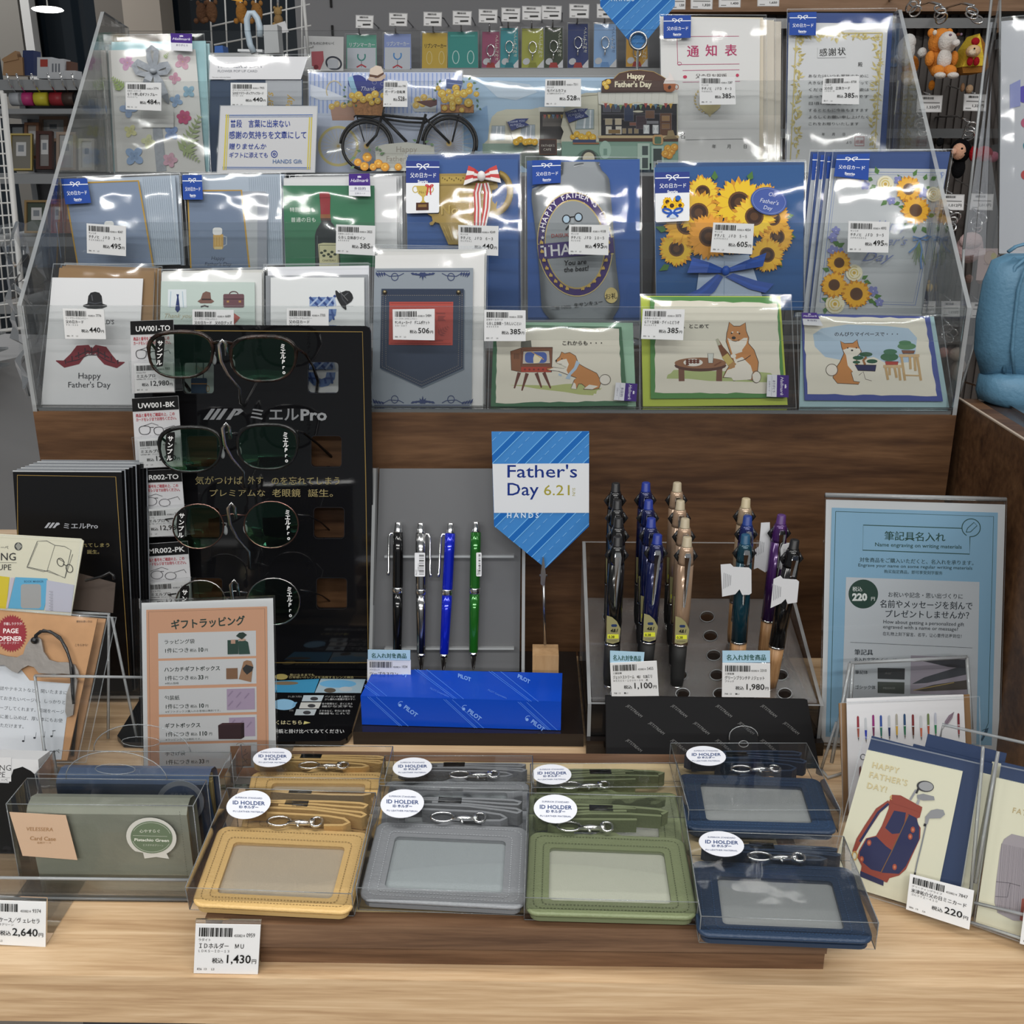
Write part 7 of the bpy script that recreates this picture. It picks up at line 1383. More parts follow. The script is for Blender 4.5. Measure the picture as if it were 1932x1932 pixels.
for cn,col,knob,tops,dxs in(('black','#0d0d0e','#1b1b1d',((1162,911),(1165,943),(1167,977),(1166,1012)),(-.001,-.001,-.001,-.003)),('navy blue','#141b46','#1c2f80',((1219,910),(1224,943),(1229,977),(1241,1008)),(0,0,-.001,-.006)),('champagne gold','#a58a72','#a89c84',((1278,910),(1284,944),(1293,978),(1297,1013)),(0,0,-.002,-.002))):
 for i in range(4):mpen('%s multi pen, %s in its column of four'%(cn,ordn[i]),tops[i],(.875,.85,.825,.80)[i],col,dxs[i],knob=knob)
gr2='bamboo-gripped pens in the clear stand'
mpen('champagne pen with bamboo grip, rearmost of the right column',(1408,940),.85,'#a08c74',-.002,'bamboo',knob='#b0a284',group=gr2);mpen('royal blue topped pen with bamboo grip behind the teal one',(1411,973),.825,'#18245c',-.001,'bamboo',knob='#20387c',group=gr2)
t1,A1,u1=mpen('teal pen with bamboo grip and white clip tag',(1407,1008),.80,'#163c4a',.002,'bamboo',knob='#1d4a68',group=gr2)
t2,A2,u2=mpen('purple pen with bamboo grip',(1475,971),.825,'#45225c',-.005,'bamboo',knob='#4c2c66',group=gr2);t3,A3,u3=mpen('black pen with bamboo grip and white clip tag at the right end',(1500,1018),.80,'#0d0d0e',-.011,'bamboo',knob='#18181a',group=gr2)
TGp=VERT(.788)
for Q_,par,pl in(([(965,640),(1030,635),(1050,655),(1150,660),(1165,675),(1166,825),(1150,836),(1105,836),(1088,800),(1060,832),(975,848)],t1,TGp),([(1310,735),(1355,712),(1372,732),(1460,738),(1475,750),(1462,885),(1400,895),(1388,862),(1360,890),(1290,922)],t3,TGp),([(1355,540),(1368,510),(1412,500),(1412,620),(1355,672)],t2,VERT(.815)),([(1228,368),(1285,365),(1290,655),(1255,690),(1205,660),(1180,670),(1190,540),(1215,520)],t1,VERT(.83))):
 b=MB();b.prism([pl.at(*px('L',*p))for p in Q_],(0,.0006,0));b.build('clip_tag',paper('#cfd0d3'),par);a=Art(pl,'L',off=.0003);xs=[p[0]for p in Q_];ys=[p[1]for p in Q_]
 x0,y0=min(xs)+22,(min(ys)+max(ys))/2
 for k in range(5):a.ln([(x0+k*11,y0-50+k*4),(x0-4+k*11,y0+55-k*6)],2.5,'#7d7f84')
 a.out('tag_print',par)
FT=VERT(Yf-.004)
nametag([(1151,1228),(1216,1231),(1214,1252),(1151,1250)],'pale blue header tag in front of the black pens',VERT(Yf-.003));nametag([(1363,1228),(1453,1228),(1453,1250),(1363,1250)],'pale blue header tag in front of the teal pen',VERT(Yf-.003))
ptag(FT,[(1151,1251),(1239,1247),(1243,1313),(1154,1314)],'price tag reading 1,100 yen in front of the black pens','三菱鉛筆','ジェットストリーム　4&1　0.38ミリ','ＭＳＸＥ５－１０００－３８　黒','1,100','5455',bot='708  13     ●L1',tw=88)
ptag(FT,[(1363,1251),(1453,1252),(1453,1316),(1362,1315)],'price tag reading 1,980 yen in front of the bamboo pens','三菱鉛筆','グリーンブランチＰＪジェット','ブラック','1,980','3310',bot='708  13     ●L1',tw=88)
JP=LEAN(FLAT(.001).at(1340,1447),24);jb=thing('black_gift_box','flat black pen box printed with slanted silver lettering, in front of the pen stand','gift box',JP.at(1340,1447));jq=[(1143,1313),(1523,1320),(1546,1449),(1144,1447)]
slab('box_body',JP,jq,.009,mat('matt_black_card',(.008,.008,.009),.7,spec=.2),jb);a=Art(JP,'L',off=.0003);cv=q('Z',*jq);cvL=[((x-1080)*3.45,(y-880)*3.45)for x,y in jq]
for j in range(-8,14):
 for i in range(-6,8):
  x,y=205+292*i+145*j,1448+112*j;corners=[(x,y),(x+118,y+96),(x+10,y-15),(x+126,y+80)]
  if all(len(clip([(cx_,cy_),(cx_+1,cy_),(cx_,cy_+1)],cvL))>2 for cx_,cy_ in corners):a.tx('JETSTREAM',x,y,27,'#6e6e6e',rot=39,shear=.3,sx=.9)
a.out('box_lettering',jb)
tabo=[(1375,1440),(1375,1396)]+[(1402+27*cos(radians(k)),1396+19*sin(radians(k))-8)for k in range(180,361,20)]+[(1429,1440)]
holed('hang_tab',Pl(JP.p,JP.n),tabo,[ell(1402,1403,9,6,12)],.0004,PBOX,jb,.0020)
b=MB();b.tube([JP.at(x,y,.0022)for x,y in tabo[1:-1]],.0004,4);b.tube([JP.at(x,y,.0022)for x,y in ell(1402,1403,9,6,12)],.0004,4,True);b.build('tab_edge',ACRE,jb)
# engraving notice
EN=LEAN(FLAT(.003).at(1715,1410),9);t=thing('notice_stand','light blue pen engraving notice in a tall clear stand','sign',EN.at(1715,1410));nq=q('N',(138,152),(1348,186),(1300,1866),(105,1790))
slab('notice_paper',EN,nq,.0006,paper('#d6d9dd'),t);a=Art(EN,'N',off=.0003);bl_,gn='#8db8d6','#28504a'
a.pg([(176,206),(1297,240),(1255,1812),(134,1752)],bl_);a.ln([(202,232),(1268,266),(1232,1660),(1215,1700),(1190,1712)],4,gn);a.ln([(202,232),(164,1722),(250,1727)],4,gn)
a.ln([(1054,346),(388,324),(384,493),(1106,520),(1108,400)],6,gn);a.ring(1116,342,62,60,6,gn,30,0,120,455);a.ln([(1082,372),(1092,345),(1135,306),(1156,328),(1112,370),(1082,372)],5,gn)
a.fit('筆記具名入れ',528,942,420,66,gn,rot=1.6,bold=.03);a.fit('Name engraving on writing materials',465,1050,466,36,gn,rot=1.7,bold=.012);a.fit('対象商品をご購入いただくと、名入れを承ります。',362,1132,570,34,'#2c4c50',rot=1.7,bold=.02);a.fit('Engrave your name on some regular writing materials',352,1122,603,30,'#2c4c50',rot=1.6,bold=.01);a.fit('购买指定商品，即可享受刻字服务',528,922,646,26,'#2c4c50',rot=1.7,bold=.01)
a.pg([(272,675),(1172,708),(1150,1800),(236,1760)],'#c9cfd6');a.el(388,789,100,98,'#24443a',n=36);a.tx('税込',314,768,34,'#dfe4e2',bold=.02);a.tx('220',314,832,66,'#e8ecea',bold=.05,sx=1.0);a.tx('円',438,832,30,'#dfe4e2',bold=.03)
dk_='#26303a';a.fit('お祝いや記念・思い出づくりに',552,1056,806,38,dk_,rot=1.6,bold=.015);a.fit('名前やメッセージを刻んで',498,1124,876,58,dk_,rot=1.4,bold=.02);a.fit('プレゼントしませんか？',530,1096,942,56,dk_,rot=1.2,bold=.02);a.fit('How about getting a personalized gift',520,1066,986,34,dk_,rot=2,bold=.006);a.fit('engraved with a name or message?',520,1026,1020,34,dk_,rot=2,bold=.006);a.fit('在礼物上刻下留言、名字，让心意传达更到位！',518,1050,1066,28,dk_,rot=2,bold=.006)
a.ln([(300,1114),(1124,1152)],2.5,dk_);a.fit('筆記具',326,454,1196,42,dk_,bold=.03,rot=1);a.fit('名入れ文字のイメージ',324,610,1240,28,dk_,bold=.015,rot=1);a.fit('筆記体',332,418,1326,28,dk_,bold=.01,rot=1);a.fit('ゴシック体',330,466,1428,30,dk_,bold=.01,rot=1)
a.pg([(484,1286),(668,1290),(666,1366),(484,1360)],'#3a3e42');a.pg([(484,1380),(666,1384),(664,1462),(484,1456)],'#4c5450');a.tx('Arial',530,1330,22,'#70706e',shear=.4);a.tx('MESSAGE',520,1430,20,'#8f9490')
a.pg([(708,1202),(1092,1218),(1088,1470),(704,1462)],'#a9a2b0');a.pg([(715,1395),(800,1350),(1090,1262),(1090,1330),(820,1388)],'#4c5058');a.pg([(725,1438),(860,1400),(1088,1368),(1088,1432),(800,1445)],'#55504c');a.ln([(725,1438),(1000,1385)],5,'#b8a060');a.pg([(720,1225),(1090,1230),(1088,1290),(960,1280)],'#3c3e46')
a.pg([(1210,1700),(1232,1690),(1225,1720),(1190,1780),(1180,1775)],'#3c5c74');a.out('notice_print',t)
b=MB();oq=[(1557,934),(1898,942),(1884,1424),(1548,1403)];b.prism([EN.at(*p,.002)for p in oq],EN.n*-.0006,1);b.prism([EN.at(*p,-.001)for p in oq],EN.n*-.002,1);b.build('clear_sheets',[FILMF,ACRE],t)
b=MB();b.tube([EN.at(*oq[0],.0),EN.at(*oq[1],.0)],.002,6);b.build('top_fold',ACRE,t)
b=MB();p0,p1=EN.at(*oq[3]),EN.at(*oq[2]);b.prism([p0,p1,p1+Vector((0,.06,0)),p0+Vector((0,.06,0))],(0,0,-.0015),1);b.build('stand_foot',[ACR,ACRE],t)
# foreground: wooden tray with ID holders
ZT0=.034;TZ=FLAT(ZT0);yfr=.5175;xl2,xr2=TZ.at(436,1745).x,TZ.at(1566,1760).x;ybk=TZ.at(940,1436).y
wt=thing('wooden_tray','shallow brown wooden tray with a cream base under the ID holders','tray',((xl2+xr2)/2,yfr,0));cream=mat('cream_board',rgb('#cbb68c'),.5,var=.05)
MB().box(xl2-.006,xr2,yfr-.002,yfr+.010,.017,ZT0).build('front_rail',WAL2,wt);MB().box(xl2-.006,xr2,ybk,ybk+.012,.017,ZT0).build('back_rail',WAL2,wt)
MB().box(xl2-.018,xl2-.006,yfr+.004,ybk+.012,.017,ZT0-.0004).build('side_rail',WAL2,wt);MB().box(xr2-.012,xr2,yfr+.010,ybk,.017,ZT0-.0004).build('side_rail',WAL2,wt)
MB().box(xl2-.006,xr2-.012,yfr+.010,ybk,.020,ZT0-.001).build('base_board',cream,wt)
MB().box(xl2+.014,xr2+.001,yfr+.004,ybk,0,.0165).build('lower_block',WAL2,wt)
LEA={}
def leather(nm,c):return mat('leather_'+nm,rgb(c),.42,bump=.25,bscale=500)
def idholder(lab,pl,BL,BR,bh,cq,win,nm,col,wcol,lany,stk,clipp,flip=False,zb=0):
 """pl: plane of the tray bottom.  BL,BR,TL,TR box base (px on pl); cq: holder outline px at holder height; win: window px"""
 A,B=pl.at(*BL),pl.at(*BR);d=(B-A).normalized();up=pl.n;bk=up.cross(d)
 if bk.y<0:bk=-bk
 H=bh[1];tq_=Pl(pl.p+up*H,up).at(bh[0][0],bh[0][1]);L_=(tq_-A).dot(bk);t=thing('id_holder',lab,'ID holder',A,'boxed ID holders')
 m=leather(nm,col);m2=mat('leather_edge_'+nm,tuple(v*.72 for v in rgb(col)),.5)
 hp=Pl(pl.p+up*.0095,up)
 mp=quadmap(cq,100,72);out=[mp(*p)for p in rrect(0,0,100,72,6,6)]
 out2=[]
 for i,p in enumerate(out):out2.append(p)
 k=[i for i in range(len(out))if True]
 tabp=[mp(62,0),mp(58,-1.5),mp(55,-4),mp(45,-4),mp(42,-1.5),mp(38,0)]
 top_r=out.index(out[0])
 outl=out+tabp[::-1]if not flip else out+tabp[::-1]
 wl=[mp(*p)for p in rrect(*win,3,4)]
 holed('front_leather',hp,outl,[wl],.0028,m,t)
 slab('back_leather',hp,[mp(*p)for p in rrect(1,1.5,99,73.5,6,5)],.0028,m2,t,-.0034)
 slab('window_insert',hp,[mp(*p)for p in rrect(win[0]-2,win[1]-2,win[2]+2,win[3]+2,2,2)],.0006,mat('insert_'+nm,rgb(wcol),.55,bump=.15,bscale=900),t,-.0029)
 b=MB();b.poly([hp.at(*mp(*p),-.0012)for p in[(win[0],win[1]),(win[2],win[1]),(win[2],win[3]),(win[0],win[3])]]);b.build('clear_window',clear('matt_window_film',(.985,.985,.98),.3,.25,haze=.03),t)
 a=Art(hp,off=.0002,step=.000002);a.map=mp;sc=tuple(v*.45 for v in rgb(col))if nm!='navy' else tuple(v*2.2 for v in rgb(col))
 if nm=='grey':sc=tuple(v*1.7 for v in rgb(col))
 for lp in(rrect(3,3,97,69,5,3),rrect(win[0]-4,win[1]-4,win[2]+4,win[3]+4,3,2)):
  n=len(lp)
  for i in range(n):
   (x0,y0),(x1,y1)=lp[i],lp[(i+1)%n];dd=sqrt((x1-x0)**2+(y1-y0)**2)
   if dd<.3:continue
   kk=max(1,int(dd/2.1))
   for j in range(kk):a.ln([(x0+(x1-x0)*j/kk,y0+(y1-y0)*j/kk),(x0+(x1-x0)*(j+.6)/kk,y0+(y1-y0)*(j+.6)/kk)],.55,sc)
 a.out('stitching',t)
 b=MB();b.tube([hp.at(*p,-.0014)for p in out],.0017,6,True);b.build('leather_rim',m,t)
 b=MB();W=(B-A).length
 def LP(u,v,h=0):return A+d*(u*W)+bk*v+up*h
 hv=(hp.at(*mp(50,0))-A).dot(bk);vs=max(.3,min(1.0,(L_-hv-.006)/.040));vc=hv+.008*vs+.001
 for path in([(.30,.012),(.5,.011),(.70,.010),(.82,.006),(.86,.000),(.82,-.005),(.70,-.006)],[(.14,.019),(.35,.021),(.6,.020),(.84,.014),(.93,.010),(.955,.014),(.92,.018),(.8,.020),(.6,.024),(.36,.026)],[(.30,.031),(.55,.030),(.80,.027),(.93,.026),(.95,.031),(.90,.034),(.7,.035),(.4,.034),(.16,.030),(.10,.026),(.14,.022)]):
  if flip:path=[(1-u,v)for u,v in path]if nm=='green' else path
  pts=[]
  for(u0,v0),(u1,v1)in zip(path,path[1:]):
   for s_ in(0,.5):pts.append(LP(u0+(u1-u0)*s_,vc+(v0+(v1-v0)*s_)*vs,.0070))
  pts.append(LP(path[-1][0],vc+path[-1][1]*vs,.0070))
  n=len(pts);L=[]
  for i,p in enumerate(pts):
   a0,a1=pts[max(0,i-1)],pts[min(n-1,i+1)];tt=(a1-a0).normalized();sd=tt.cross(up).normalized()*.0009;L.append((p+sd-up*.005,p+sd+up*.006,p-sd+up*.006,p-sd-up*.005))
  b.smooth=True
  for q0,q1 in zip(L,L[1:]):
   for j in range(4):b.poly([q0[j],q0[(j+1)%4],q1[(j+1)%4],q1[j]])
 b.build('lanyard_strap',m,t)
 b=MB();b.smooth=True;b.box(0,.016,0,.006,0,.008);b.v=[tuple(LP(.40+x_/W,vc+.024*vs+y_,.005+z_))for x_,y_,z_ in b.v];b.build('strap_clasp',BLACKM,t)
 cx=clipp;b=MB();c0=LP(cx,vc-.004*vs,.0135)
 def Q_(u,v,h=0):return c0+d*u+bk*v+up*h
 b.tube([Q_(-.016+.0065*cos(k_)*1.2,.0005+.0042*sin(k_))for k_ in[2*pi*i/14 for i in range(14)]],.0009,6,True)
 b.tube([Q_(-.010,-.001),Q_(-.002,.0),Q_(.006,-.0005)],[.0012,.0022,.0016],8);b.tube([Q_(.006,-.002),Q_(.006,.002)],.0024,8);b.tube([Q_(-.004,-.001),Q_(-.002,-.004)],.0009,6)
 b.tube([Q_(.009+.004*cos(k_),.001+.0042*sin(k_))for k_ in[2*pi*i/12 for i in range(12)]],.0010,6,True);b.build('swivel_clip',CHROME,t)
 bx=MB();C8=[A,B,B+bk*L_,A+bk*L_];T8=[p+up*H for p in C8]
 bx.poly(T8);
 for i in range(4):j=(i+1)%4;bx.poly([C8[i],C8[j],T8[j],T8[i]])
 bx.build('clear_box',PBOX,t)
 e=MB()
 for i in range(4):j=(i+1)%4;e.tube([T8[i],T8[j]],.00035,4);e.tube([C8[i],T8[i]],.0003,4);e.tube([C8[i],C8[j]],.0003,4)
 e.build('box_creases',PBOXE,t)
 tp=Pl(T8[0]+up*.0003,up);sx,sy,rx,ry=stk;c=tp.at(sx,sy);r=(tp.at(sx+rx,sy)-tp.at(sx-rx,sy)).length/2
 b=MB();b.prism([c+d*(r*cos(k_))+bk*(r*.92*sin(k_))for k_ in[2*pi*i/36 for i in range(36)]],up*.0002);b.build('round_sticker',paper('#e6e8f0'),t)
 a=Art(tp,off=.0004);sl=(unproj(c+d*.01)[1]-unproj(c-d*.01)[1])/(unproj(c+d*.01)[0]-unproj(c-d*.01)[0]);a.map=lambda x,y:(sx+x*rx/50,sy+y*ry/50+sl*x*rx/50)
 a.fit('SUPERIOR STANDARD',-31,31,-20,8,'#4c5a80');a.fit('ID HOLDER',-37,37,2,19,'#2c4478',bold=.015);a.fit('ID ホルダー',-22,22,15,12,'#2c4478',bold=.02);a.fit('PU LEATHER MATERIAL',-36,36,30,8,'#4c5a80');a.out('sticker_print',t)
 return t
def TILT(pxp,z,deg):return LEAN(FLAT(z).at(*pxp),90-deg)
cols=dict(yellow=('#dcb778','#c2b298'),grey=('#919498','#a9b2b5'),green=('#7e8864','#c3c6b4'),navy=('#293b54','#abb0b0'))
P_=lambda*p:q('P',*p)
Q2=lambda*p:q('Q',*p)
WN=(15.5,13,86,59)
ZI=ZT0+.0008
BKP=FLAT(ZI)
idholder('mustard yellow ID holder in the back row, half hidden',BKP,(428,1508),(728,1512),((473,1405),.019),P_((395,218),(1098,222),(1068,560),(330,555)),WN,'yellow',*cols['yellow'],.058,(514,1429,36,19),.62)
idholder('grey ID holder in the back row, mostly hidden',BKP,(717,1514),(1006,1514),((739,1426),.017),P_((1105,268),(1862,272),(1858,590),(1070,585)),WN,'grey',*cols['grey'],.042,(778,1448,37,19),.66)
idholder('olive green ID holder in the back row, only its strap showing',BKP,(1003,1522),(1288,1520),((1000,1441),.016),Q2((118,318),(870,322),(900,640),(110,640)),WN,'green',*cols['green'],.040,(1041,1461,37,19),.40,True)
idholder('navy ID holder in the back row with its whole window showing',BKP,(1297,1570),(1581,1570),((1279,1402),.018),Q2((892,222),(1608,248),(1700,520),(935,500)),(13,12,86,62),'navy',*cols['navy'],.066,(1332,1426,37,19),.62)
ft=9
def front(BL,BR):return TILT(((BL[0]+BR[0])/2,(BL[1]+BR[1])/2),ZI+.0005,ft)
idholder('mustard yellow ID holder at the left end of the front row',front((358,1716),(668,1728)),(358,1716),(668,1728),((446,1487),.019),P_((218,512),(1010,546),(905,962),(72,920)),(12.5,14,87,62),'yellow',*cols['yellow'],.083,(469,1518,41,26),.56)
idholder('grey ID holder in the front row',front((676,1716),(989,1727)),(676,1716),(989,1727),((725,1482),.019),P_((1068,488),(1856,520),(1838,936),(970,890)),(13,13.5,87,62),'grey',*cols['grey'],.083,(759,1516,41,27),.60)
idholder('olive green ID holder in the front row',front((989,1735),(1313,1744)),(989,1735),(1313,1744),((998,1496),.019),Q2((118,527),(900,560),(972,962),(98,938)),(12,14,86.5,62),'green',*cols['green'],.083,(1048,1526,41,27),.42,True)
idholder('navy ID holder nearest the front, overhanging the tray end',FLAT(ZI),(1319,1778),(1651,1791),((1297,1568),.019),Q2((960,676),(1775,712),(1888,1085),(995,1048)),(14,15,86,63),'navy',*cols['navy'],.070,(1361,1592,42,24),.60)
TP1=LEAN(FLAT(0).at(425,1838),0);ptag(TP1,q('P',(83,1032),(431,1038),(416,1302),(72,1296)),'price tag reading 1,430 yen standing on the table in front of the ID holders','ラダイト','ＩＤホルダー　ＭＵ','ＬＤＫＳ－ＩＤ－１３','1,430','0959',bot='826  13     L3',tw=74,fil=False)
tt=[o for o in SC.objects if o.get('label','').startswith('price tag reading 1,430')][0];b=MB();p0,p1=TP1.at(*px('P',72,1298),-.001),TP1.at(*px('P',418,1304),-.001);b.prism([p0,p1,p1+Vector((0,.002,.0)),p0+Vector((0,.002,0))],(0,0,.001),1);b.prism([TP1.at(*p,-.001)for p in q('P',(80,1014),(433,1020),(418,1302),(72,1297))],TP1.n*-.0012,1);b.build('clear_stand',[ACR,ACRE],tt)
TP2=LEAN(FLAT(0).at(40,1786),12);ptag(TP2,q('O',(-108,1112),(304,1126),(300,1424),(-112,1402)),'price tag reading 2,640 yen cut off by the left edge','ラダイト','カードケース／ヴ ェレセラ','ピスタチオグリーン','2,640','9374',bot='826  13     L2',tw=90)
tt=[o for o in SC.objects if o.get('label','').startswith('price tag reading 2,640')][0];b=MB();b.prism([TP2.at(*p,-.001)for p in q('O',(-112,1090),(304,1106),(300,1424),(-112,1404))],TP2.n*-.0012,1);p0,p1=TP2.at(*px('O',-112,1404),-.001),TP2.at(*px('O',300,1424),-.001);b.prism([p0,p1,p1+Vector((0,.045,.0)),p0+Vector((0,.045,0))],(0,0,.001),1);b.build('clear_stand',[ACR,ACRE],tt)
# left foreground: clear shelf with card cases and packs
cs=thing('clear_riser','low clear acrylic tray holding the card cases','tray',FLAT(0).at(180,1712));R0=FLAT(.001);yA=R0.at(180,1700).y;xL_,xR_=-.42,R0.at(368,1706).x;zt_=VERT(yA).at(180,1660).z
acr_box('front_lip',cs,xL_,xR_,yA,yA+.002,.001,zt_);acr_box('floor_sheet',cs,xL_,xR_,yA+.002,yA+.16,.001,.003)
b=MB();b.tube([(xL_,yA+.001,zt_),(xR_,yA+.001,zt_)],.0012,6);b.tube([(xL_,yA+.001,.0022),(xR_,yA+.001,.0022)],.0011,6);b.build('lip_edge',ACRE,cs)
def cardcase(lab,yF,fq,fr,top_y,dep,nm,c1,yback):
 pl=VERT(yF);t=thing('card_case',lab,'card case',pl.at(*px(fr,*fq[3])));m=mat('leather_'+nm,rgb(c1),.38,var=.1,vscale=25,bump=.1,bscale=300)
 P=[pl.at(*px(fr,*p))for p in fq];b=MB();V=[(P[0].x,yF,P[0].z),(P[1].x,yF,P[1].z),(P[2].x,yF,P[2].z),(P[3].x,yF,P[3].z)]
 prof=[(0,-1),(0,-.004),(.003,0),(dep*.5,.0025),(dep-.003,0),(dep,-.004),(dep,-1)];zt=(V[0][2]+V[1][2])/2;zb=(V[2][2]+V[3][2])/2;b.smooth=True
 L=[(yF+dy,(zt+dz)if dz>-.5 else zb)for dy,dz in prof]
 for(y0,z0),(y1,z1)in zip(L,L[1:]):
  xl0=lambda z:V[3][0]+(V[0][0]-V[3][0])*(z-zb)/(zt-zb);xr0=lambda z:V[2][0]+(V[1][0]-V[2][0])*(z-zb)/(zt-zb)
  b.poly([(xl0(z0),y0,z0),(xr0(z0),y0,z0),(xr0(z1),y1,z1),(xl0(z1),y1,z1)])
 b.build('leather_flap',m,t)
 b=MB()
 for k,cc in enumerate(('#9a8a5c','#b0a070','#8c8058','#a4966a')):
  b.col=C_(cc);y0=yF+.0035+k*(dep-.007)/4;b.box(V[3][0]+.003,V[2][0]-.002-.001*k,y0,y0+(dep-.007)/4-.0008,zb+.001,zt-.004)
 b.build('inner_pockets',PRINT,t)
 a=Art(VERT(yF-.0003),fr,off=.0001);
 n=34;x0,y0=fq[1];x1,y1=fq[2]
 for i in range(n):a.ln([(x0-45+(x1-x0)*i/n,y0+(y1-y0)*i/n),(x0-45+(x1-x0)*(i+.5)/n,y0+(y1-y0)*(i+.5)/n)],2.4,tuple(v*.5 for v in rgb(c1)));a.off-=a.step*.9
 for i in range(60):a.ln([(fq[3][0]+(fq[2][0]-fq[3][0])*i/60,fq[3][1]-26+(fq[2][1]-fq[3][1])*i/60),(fq[3][0]+(fq[2][0]-fq[3][0])*(i+.5)/60,fq[3][1]-26+(fq[2][1]-fq[3][1])*(i+.5)/60)],2.2,tuple(v*.5 for v in rgb(c1)));a.off-=a.step*.9
 a.out('stitching',t)
 x0=min(v[0]for v in V)-.010;x1=max(v[0]for v in V)+.006;y0,y1=yF-.004,yF+dep+.006;z0,z1=zb-.002,zt+.006;e=MB();bx=MB()
 bx.box(x0,x1,y0,y1,z0,z1);bx.build('clear_box',PBOX,t);C=[(x0,y0),(x1,y0),(x1,y1),(x0,y1)]
 for i in range(4):
  (xa,ya),(xb,yb)=C[i],C[(i+1)%4];e.tube([(xa,ya,z1),(xb,yb,z1)],.0004,4);e.tube([(xa,ya,z0),(xb,yb,z0)],.0003,4);e.tube([(xa,ya,z0),(xa,ya,z1)],.0004,4)
 cxm=(x0+x1)/2;e.tube([(cxm+.035*cos(k),y1,z1+.022*sin(k))for k in[pi*i/14 for i in range(15)]],.0004,4);e.tube([(cxm+.014*cos(k),y1,z1+.008+.004*sin(k))for k in[2*pi*i/14 for i in range(14)]],.0003,4,True)
 e.build('box_creases',PBOXE,t)
 b=MB();b.poly([(cxm+.035*cos(k),y1,z1+.022*sin(k))for k in[pi*i/14 for i in range(15)]]);b.build('hang_tab',PBOX,t);return t,y0
YC=R0.at(180,1687).y+.002
t,yf=cardcase('pistachio green leather card case in a clear box with a beige label',YC,[(165,498),(1230,528),(1300,1085),(282,1058)],'O',430,.020,'pistachio','#989c8c',0)
lp=VERT(yf-.0004);slab('beige_label',lp,q('O',(62,532),(435,553),(512,848),(150,820)),.0003,paper('#cdaf94'),t,.0002)
a=Art(lp,'O',off=.0005);a.fit('VELESSERA',175,352,652,34,'#a5805a',rot=1.5);a.fit('Card Case',198,368,714,36,'#a5805a',rot=2,bold=.01);a.fit('名刺ケース',245,338,738,15,'#a5805a');a.out('label_print',t)
slab('round_sticker',lp,q('O',*([(1000+166*cos(radians(k)),698+128*sin(radians(k))+10*cos(radians(k)))for k in range(-230,51,10)]+[(1100,805),(1117,840),(1032,828),(955,838),(945,800)])),.0003,paper('#c9c9c2'),t,.0002)
a=Art(lp,'O',off=.0005);a.el(1002,696,138,106,'#66765f',n=40,rot=4);a.ring(1002,696,128,97,2.5,'#b9c0b2',40,4,20,160);a.ring(1002,696,128,97,2.5,'#b9c0b2',40,4,200,340);a.fit('心やすらぐ',922,1058,664,24,'#d0d4c8',bold=.01);a.ln([(880,684),(1106,690)],2,'#c0c6b8');a.fit('Pistachio Green',888,1116,720,26,'#dfe2d8',bold=.02,rot=1.5);a.fit('ピスタチオグリーン',945,1078,752,15,'#c0c6b8',rot=1.5);a.out('sticker_print',t)
t,yf=cardcase('slate blue leather card case in the clear box behind the green one',YC+.034,[(365,312),(1372,318),(1455,800),(430,790)],'O',250,.020,'slate','#4c6488',0)
lp=VERT(yf-.0004);slab('round_sticker',lp,q('O',*ell(1190,470,158,145,30)),.0003,paper('#a9b2c0'),t,.0002);a=Art(lp,'O',off=.0005);a.el(1192,472,128,116,'#4d6288',n=36);a.fit('品位ある',1125,1230,425,24,'#a8b4c8');a.fit('Oxford Blue',1110,1270,470,26,'#b4c0d2',bold=.02);a.out('sticker_print',t)
MP=LEAN(R0.at(60,1668)+Vector((0,.035,.002)),12);t=thing('magnifier_pack','black and white magnifier package reading 3.5, cut off by the left edge','package',MP.at(40,1665))
slab('package_card',MP,q('O',(-260,170),(252,186),(262,320),(175,1012),(-260,1000)),.018,paper('#c9cacc'),t);a=Art(MP,'O',off=.0003)
a.pg([(-260,330),(60,340),(90,250),(150,232),(205,260),(250,300),(256,330),(205,700),(150,830),(-260,830)],'#0c0d0e');a.rect(-260,170,75,330,'#c9cacc');a.tx('ING',-18,258,54,'#3a3a3c');a.tx('JPE',-28,300,50,'#3a3a3c',shear=.1);a.tx('ーペ',5,328,24,'#3a3a3c');a.ln([(-40,302),(70,305)],2,'#777')
a.tx('3.5',-10,862,150,'#1a1a1c',shear=.25,bold=.03);a.tx('倍',135,855,44,'#1a1a1c',bold=.02);a.pg([(-260,872),(190,872),(180,950),(-260,950)],'#d0d2d4');a.tx('ンズ径35ミリ',-12,908,36,'#1e1e20',bold=.02,sx=.85);a.tx('O SWITCH]',0,956,30,'#1e1e20',bold=.01);a.out('package_print',t)
